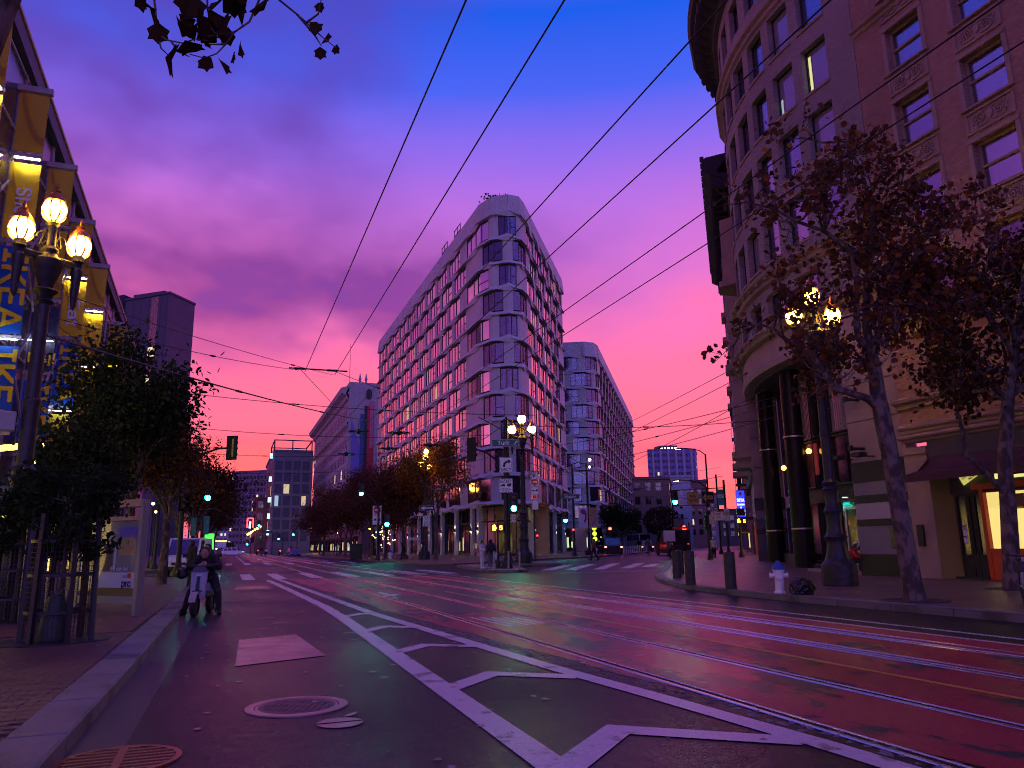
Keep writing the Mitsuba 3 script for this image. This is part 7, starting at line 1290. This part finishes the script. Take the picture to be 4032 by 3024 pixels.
for a0, b0, a1, b1 in ((0, 0, 12.5, 0), (0, 0, 0, 22), (12.5, 0, 12.5, 22), (0, 22, 12.5, 22)): m.bar(c0 + VV * a0 + UU * b0 + [0, 0, 38.3], c0 + VV * a1 + UU * b1 + [0, 0, 38.3], .35)
part(g, 'roof_frame', m, 'mat_slate'); m = MB()
for z in (7, 12.5, 18, 25, 33): m.box(M(274, 12.4, z), (.9, .5, 1.7), RM)
part(g, 'side_sign', m, 'mat_glow', e=emit((.8, 1.6, 1.7), .15)); m = MB().box(M(271.7, 14.6, 17.5), (1.2, .2, 3.5), RM); part(g, 'screen', m, 'mat_glow', e=emit((.3, .45, .6), .1))
t = block('stone_house', 'low dark corner house with bracketed cornice and red neon sign before the slab tower', Path([M(345, 9)[:2], M(300, 9)[:2], M(300, 9)[:2] + VV[:2] * 16]), 20, 'mat_brown_wall', 4.2, 3.4, 8, .04)
m = MB(); p = M(296, 7.2, 10.6)
for a, b in (((-1, -1.4), (-1, 2)), ((-1, 2), (1, 2)), ((1, 2), (1, -1.4))): m.bar(p + VV * a[0] + [0, 0, a[1]], p + VV * b[0] + [0, 0, b[1]], .35)
s = part(t, 'neon_frame', m, 'mat_glow', e=emit((7, .25, .2), .2)); m = MB().box(p + np.array([0, -.2, -.4]), (.7, .2, 2.4)); part(t, 'neon_sign', m, 'mat_glow', e=emit((1.6, 1.6, 1.6), .1))
# classical building with a big cornice and a plain side wall carrying a mural
cl = Path([M(318, 31)[:2], M(222, 31)[:2]]); t = block('classical_building', 'pale classical building with a heavy cornice and a bright mural strip', cl, 46, 'mat_white_wall', 4.4, 3.6, 12, .02, (1, .8, .4), 'mat_slate', .48, .62)
m = MB(); cl.sweep(m, 0, cl.len, [(0, 44), (.6, 44.4), (.8, 45.4), (2.1, 46.2), (2.4, 47.6), (0, 48.4)]); part(t, 'cornice', m, 'mat_white_wall'); m = MB(); cl.sweep(m, 0, cl.len, [(0, 36), (.8, 36.6), (.9, 37.6), (0, 38)]); part(t, 'belt_course', m, 'mat_white_wall')
m = MB().hexa([M(222, 31.0), M(222, 47), M(300, 47), M(300, 31.2), M(222, 31.0, 49.5), M(222, 47, 49.5), M(300, 47, 49.5), M(300, 31.2, 49.5)]); part(t, 'side_wall', m, 'mat_white_wall')
def side(v0, v1, z0, z1, o=.15): return MB().quad(M(222 - o, v0, z0), M(222 - o, v1, z0), M(222 - o, v1, z1), M(222 - o, v0, z1))
part(t, 'mural_panel', MB().add([M(221.8, 32.1, 20), M(221.8, 34.4, 20), M(221.8, 34.4, 30), M(221.8, 31.8, 39)], [[0, 1, 2, 3]]), 'mat_mural_violet'); part(t, 'mural_panel', side(34.4, 35.6, 18, 40), 'mat_mural_blue'); part(t, 'mural_panel', side(35.6, 36.5, 18, 42.5), 'mat_black'); part(t, 'mural_panel', side(36.5, 38.4, 18, 42.5), 'mat_mural_red'); part(t, 'mural_panel', side(37.2, 38.2, 30, 44, .2), 'mat_cloth_pink'); part(t, 'mural_panel', side(32.1, 34.2, 16, 24, .18), 'mat_mural_red'); th = np.linspace(0, 2 * PI, 20)[:-1]; part(t, 'mural_spot', MB().add([M(221.7, 36.8 + .9 * math.cos(a), 46 + 1.6 * math.sin(a)) for a in th], [[0, i, i + 1] for i in range(1, 18)]), 'mat_black')
for v in (34.2, 36): m = MB().lathe([(.3, 49.4), (.3, 50.2), (.5, 50.6), (.3, 51.2), (.12, 52.4)], 8, M(223, v)); part(t, 'roof_urn', m, 'mat_white_wall')
t = thing('roof_antenna', 'thin antenna mast on the classical roof', 'antenna'); part(t, 'mast', MB().tube([M(240, 33.5, 48), M(240, 33.5, 66)], (.10, .05), 6), 'mat_iron'); part(t, 'foot', MB().box(M(240, 33.5, 49.7), (.8, .8, .5)), 'mat_iron')
# slate tower behind the store
sl = Path([np.array([-128, 236]), np.array([-107.5, 228]), np.array([-104.5, 240])]); t = block('slate_tower', 'dark slate office tower rising behind the store at left', sl, 81, 'mat_slate', 4.0, 30, 17, 0, part_windows=True)
m = MB(); sl.box(m, 14.6, 17.6, 6, 80.5, -.2, .06); part(t, 'window_strip', m, 'mat_dark_glass'); m = MB(); sl.box(m, 14.8, 17.4, 61, 64, .0, .1); sl.box(m, 14.8, 16.2, 52, 55, .0, .1); part(t, 'lit_window', m, 'mat_glow', e=emit((1.1, .95, .4), .1)); m = MB().prism([(-124, 238), (-112, 234), (-110, 240), (-122, 244)], 81, 84); part(t, 'roof_plant', m, 'mat_slate')
m = MB(); [sl.box(m, q, q + .12, 4, 80, -.1, .05) for q in (3.4, 6.8, 10.2, 13.6, 18.6, 21)]; [sl.box(m, 0, sl.len, z, z + .12, -.1, .05) for z in range(8, 80, 8)]; part(t, 'panel_joint', m, 'mat_dark_frame')
m = MB(); sl.box(m, 0, 3, 60, 83, -4, .5); part(t, 'side_shaft', m, 'mat_cloth_navy')
# right street: far tower and houses
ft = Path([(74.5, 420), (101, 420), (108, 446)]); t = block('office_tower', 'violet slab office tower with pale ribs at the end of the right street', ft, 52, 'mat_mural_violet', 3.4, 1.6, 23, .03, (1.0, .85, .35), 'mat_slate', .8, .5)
for i in range(6): m = MB(); ft.box(m, 4.2 * i + 2.4, 4.2 * i + 3.3, 10, 52, .03, .7); part(t, 'rib', m, 'mat_blue_wall')
m = MB(); ft.box(m, 7, 17, 52.5, 54.5, -8, -.5); h = part(t, 'roof_plant', m, 'mat_slate'); m = MB(); [ft.box(m, 7.6 + i * 2, 8.6 + i * 2, 52.7, 53.5, -.49, -.4) for i in range(5)]; part(h, 'roof_light', m, 'mat_glow', e=emit((6, 5, 3.5), .1))
def house(label, x0, y0, L, H, mm, seed, lit=.06, wf=.5): 
    b = block('street_house', label, Path([np.array([x0 - 9, y0]), np.array([x0, y0]), np.array([x0, y0]) + TU[:2] * L]), H, mm, 3.4, 2.6, seed, lit, (1.0, .75, .3), 'mat_dark_glass', wf, .55); return b
house('dark brick house with a bracketed cornice right of the white building', 38.2, 188, 24, 17, 'mat_brown_wall', 31); house('pale blue painted house next to the dark brick one', 49.5, 214, 30, 19.5, 'mat_blue_wall', 32, .02, .3); house('brown house half hidden below the far tower', 66, 262, 30, 22, 'mat_brown_wall', 33); house('grey house further up the right street', 80, 300, 50, 20, 'mat_grey_wall', 34)
block('street_house', 'low dark house closing the far end of the right street', Path([np.array([80.5, 334]), np.array([112, 330])]), 15, 'mat_dark_wall', 3.4, 3, 38, .12)
rb_ = n0 + DV * 73
block('street_house', 'grey house past the fire escapes on the right street', Path([rb_ + DV * 60, rb_]), 15, 'mat_grey_wall', 3.4, 3, 36, .05); block('street_house', 'far dark house with teal canopy on the right street', Path([rb_ + DV * 120, rb_ + DV * 61]), 13, 'mat_dark_wall', 3.4, 3, 37, .06)
t = thing('street_tree', 'round dark tree crown far down the right street', 'tree'); m = MB(); rg = np.random.default_rng(3); v = rg.normal(0, 1, (2600, 3)); v /= np.linalg.norm(v, axis=1, keepdims=True); leaves(m, np.array([32.6, 170, 6.2]) + v * rg.uniform(.4, 1, (2600, 1)) ** .5 * [4.2, 4, 3.4], .5, rg); part(t, 'crown', m, 'mat_leaf_black'); part(t, 'trunk', MB().tube([(32.6, 170, 0), (32.6, 170, 5)], (.25, .15), 8), 'mat_bark')
# shopfronts under the brown trees
sf = Path([M(300, 24)[:2], M(110, 24)[:2]]) if False else Path([M(320, 30.5)[:2], M(190, 30.5)[:2]])
t = thing('shop_row', 'row of low lit shopfronts behind the brown tree trunks', 'building'); m = MB(); sf.box(m, 0, sf.len, 0, 7.5, -3, 0); part(t, 'wall', m, 'mat_brown_wall'); rg = np.random.default_rng(9)
for s in np.arange(2, sf.len - 5, 6.2):
    m = MB(); sf.box(m, s, s + 4.6, .4, 3.6, -.1, .04); w = part(t, 'shop_window', m, 'mat_dark_glass'); m = MB(); 
    for q in np.arange(s + .2, s + 4.2, .8):
        if rg.random() < .5: sf.box(m, q, q + .5, .8, rg.uniform(1.6, 3.2), .04, .06)
    if m.v: part(w, 'lit_pane', m, 'mat_glow', e=emit([(1.1, .85, .4), (.7, .9, .6), (1.0, .7, .25)][int(rg.integers(3))], .08))
    m = MB(); sf.box(m, s - .3, s + 4.9, 3.8, 4.3, 0, 1.1); part(t, 'canopy', m, 'mat_awning')
m = MB(); rg = np.random.default_rng(12)
for i in range(70): m.sph(M(118 + rg.normal(0, .8), 22.5 + rg.normal(0, .9), 4.2 + rg.normal(0, 1.4)), .085, 0)
solo('light_string', 'tangle of tiny warm lights wound in a bush before the far shops', 'string lights', m, 'mat_glow', e=emit((5, 4.2, 1.8), .3), kind='stuff')
m = MB()
for i in range(16): m.sph(M(262 + i * 9, 9.5 - .12 * i + .4 * (i % 2), 8.8 - .05 * i), .32, 1)
solo('lamp_row', 'line of tiny amber lamps receding along the far avenue', 'street lamps', m, 'mat_glow', e=emit((10, 6, 1.2), .3), kind='stuff')
for i, (v, u) in enumerate(((20.5, 120), (19.5, 150), (-6.5, 32), (-8, 38), (-6, 70), (-7, 85))):
    p = M(u, v, 4.2 if i < 2 else 5.2); t = thing('street_light', ['small warm light among the brown trees on the right', 'second small warm light among the brown trees', 'amber light glowing through the left trees, nearest', 'amber light glowing through the left trees, second', 'amber light beyond the side street trees', 'farthest amber light in the left tree row'][i], 'street light'); pole(t, p, .15, p[2], .05); m = MB().sph(p + [0, 0, .15], .13, 2); part(t, 'globe', m, 'mat_glow', smooth=True, e=emit((16, 8, 1.2), .8))
for u, v, l in ((72, -2.2, 'first green lit signpost past the left side street'), (76, -3.4, 'second green lit signpost past the left side street')): t = thing('signpost', l, 'signpost'); pole(t, M(u, v), .15, 4.6, .07); X = face(M(u - .05, v + .35, 3.6)); m = MB().box((0, 0, 0), (.5, 1.6, .04)).xf(X); part(t, 'panel', m, 'mat_teal')

# ---------------------------------------------------------------- overhead wires
def sag(a, b, s, n=14): a, b = np.asarray(a, float), np.asarray(b, float); q = np.linspace(0, 1, n)[:, None]; P = a * (1 - q) + b * q; P[:, 2] -= s * 4 * (q * (1 - q))[:, 0]; return P
def wire(label, P, r, ins=(), g=None):
    t = thing('overhead_wire', label, 'wire', None, g); part(t, 'cable', MB().tube(P, r, 5), 'mat_black', smooth=True)
    for f, L, R in ins:
        i = f * (len(P) - 1); k = int(min(i, len(P) - 2)); p = P[k] * (1 - (i - k)) + P[k + 1] * (i - k); d = (P[k + 1] - P[k]) / np.linalg.norm(P[k + 1] - P[k]); part(t, 'insulator', MB().tube([p - d * L, p - d * L * .6, p + d * L * .6, p + d * L], (r * 1.5, R, R, r * 1.5), 6), 'mat_black', smooth=40)
WL = ['leftmost trolley wire running down the avenue', 'second trolley wire from the left along the avenue', 'third trolley wire from the left, crossing the wedge building', 'fourth trolley wire from the left, crossing the wedge building', 'fifth trolley wire passing before the curved building', 'rightmost trolley wire passing before the brick building']
for l, v, e in zip(WL, (1.55, 2.3, 3.55, 4.35, 5.70, 6.37), (19.0, 19.2, 60, 60, 75, 75)): wire(l, np.array([M(u, v, 5.8) for u in np.linspace(-3, e, 12)]), .0085)
A = lambda x, y, z: np.array([x, y, z])
wire('thick feeder cable from the left lamp pole to the avenue', sag(A(-10.94, 17.2, 6.5), A(-11.3, 60, 11.4), .25), .032, [(.30, .3, .05), (.62, .35, .05), (.66, .25, .06)])
wire('upper span wire from the left lamp pole toward the trolley wires', sag(A(-10.5, 17.2, 7.46), A(-9.17, 38, 10.2), .12), .012, [(.72, .22, .035)]); wire('lower span wire from the left lamp pole to the trolley wires', sag(A(-10.87, 17.2, 6.95), A(-9.5, 33, 9.3), .15), .012, [(.5, .2, .035)])
wire('thin guy wire dropping from the left lamp pole', sag(A(-10.9, 17.1, 6.9), A(-12.1, 29, 6.2), .1), .009, [(.45, .12, .03)])
s0, s1 = M(18.7, 1.4, 5.8), M(18.7, 2.2, 5.8); wire('short bridging bar joining the two left trolley wires', np.array([s0 - VV * .25, s0, s1, s1 + VV * .35]), .02, [(.33, .12, .03), (.66, .12, .03)]); wire('angled pull off wire below the bridging bar', sag(s0, M(26, 3.2, 6.2), .0), .008); wire('pull off wire right of the bridging bar', sag(s1, M(30, 8.0, 7.2), .1), .008, [(.3, .12, .03)])
# spans across the avenue and to the right corner
SP = [('span wire across the avenue before the classical building, highest', M(60, -5, 13.0), M(52, 21, 11.0), .4), ('span wire across the avenue through the red sky, second', M(70, -6, 12.0), M(66, 22, 11.5), .6), ('span wire low across the far avenue, third', M(84, -7, 11.5), M(84, 22, 12.5), .8), ('span wire lowest across the far avenue', M(100, -7, 11.0), M(97, 22, 12.0), .8), ('span wire from the far corner lamp to the centre pole', M(84, 20.5, 10.6), A(-.47, 46.8, 8.9), .5), ('span wire from the centre pole to the curved building, top', A(-.47, 46.8, 8.9), A(12.6, 38, 7.5), .3), ('long span wire from the centre lamp to the curved building', A(.7, 57.7, 8.6), A(12.7, 36, 8.3), .3), ('double span wire rising to the curved building', A(3, 62, 8.2), A(12.7, 35.5, 7.9), .15), ('span wire under the double span at right', A(4, 64, 7.6), A(12.7, 36.5, 7.4), .15), ('wire from the right street to the curved building', A(9, 75, 8.2), A(12.6, 37, 8.9), .2), ('wire fanning up to the curved building, upper', A(8, 80, 11.0), A(12.6, 38, 10.2), .1), ('wire fanning up to the curved building, highest', A(8, 84, 12.4), A(12.6, 39, 10.9), .1), ('trolley wire turning into the right street, left', M(25, 8.0, 5.9), A(14.5, 105, 8.5), .1), ('trolley wire turning into the right street, right', M(25, 9.0, 5.9), A(16.0, 105, 8.5), .1), ('faint span wire across the right street', A(8.5, 92, 7.6), A(19.8, 72, 7.6), .3), ('span wire between the street lights at right', A(10.1, 105, 8.2), A(25.2, 100, 7.8), .4), ('span wire in front of the lower white building', A(7.1, 92, 8.9), A(24.6, 90, 10.2), .4), ('wire from the centre lamp into the right street', A(.7, 57.7, 7.8), A(10.1, 105, 10.9), .3), ('wire from the island pole toward the Mason signal', A(-.4, 46.8, 7.2), A(7.1, 92, 9.6), .3), ('span wire above the brown trees by the wedge building', M(74, 20, 9.4), A(.7, 57.7, 9.0), .3)]
for l, a, b, s in SP: wire(l, sag(a, b, s), .026 if 'far' in l or 'across' in l else .02, [(.35, .28, .05), (.6, .2, .045)] if 'span' in l else ())
for i, (u, v, z) in enumerate(((62, 9.5, 10.8), (70, 13.5, 10.5), (58, 12.0, 10.2), (76, 10.5, 10.6), (66, 16.5, 10.4))): 
    t = thing('wire_junction', ['knotted wire junction before the classical building, highest', 'wire junction to the right, near the mural', 'wire junction lower left over the avenue', 'small wire junction furthest over the avenue', 'wire junction nearest the wedge building'][i], 'wire junction'); c = M(u, v, z); m = MB()
    for a in np.arange(5) * 1.25: m.bar(c - UU * math.sin(a) * .9 - VV * math.cos(a) * .9, c + UU * math.sin(a) * .9 + VV * math.cos(a) * .9, .06)
    m.sph(c, .22, 1); part(t, 'hub', m, 'mat_black'); part(t, 'hanger', MB().tube([c, c + [0, 0, .9]], .03, 5), 'mat_black')
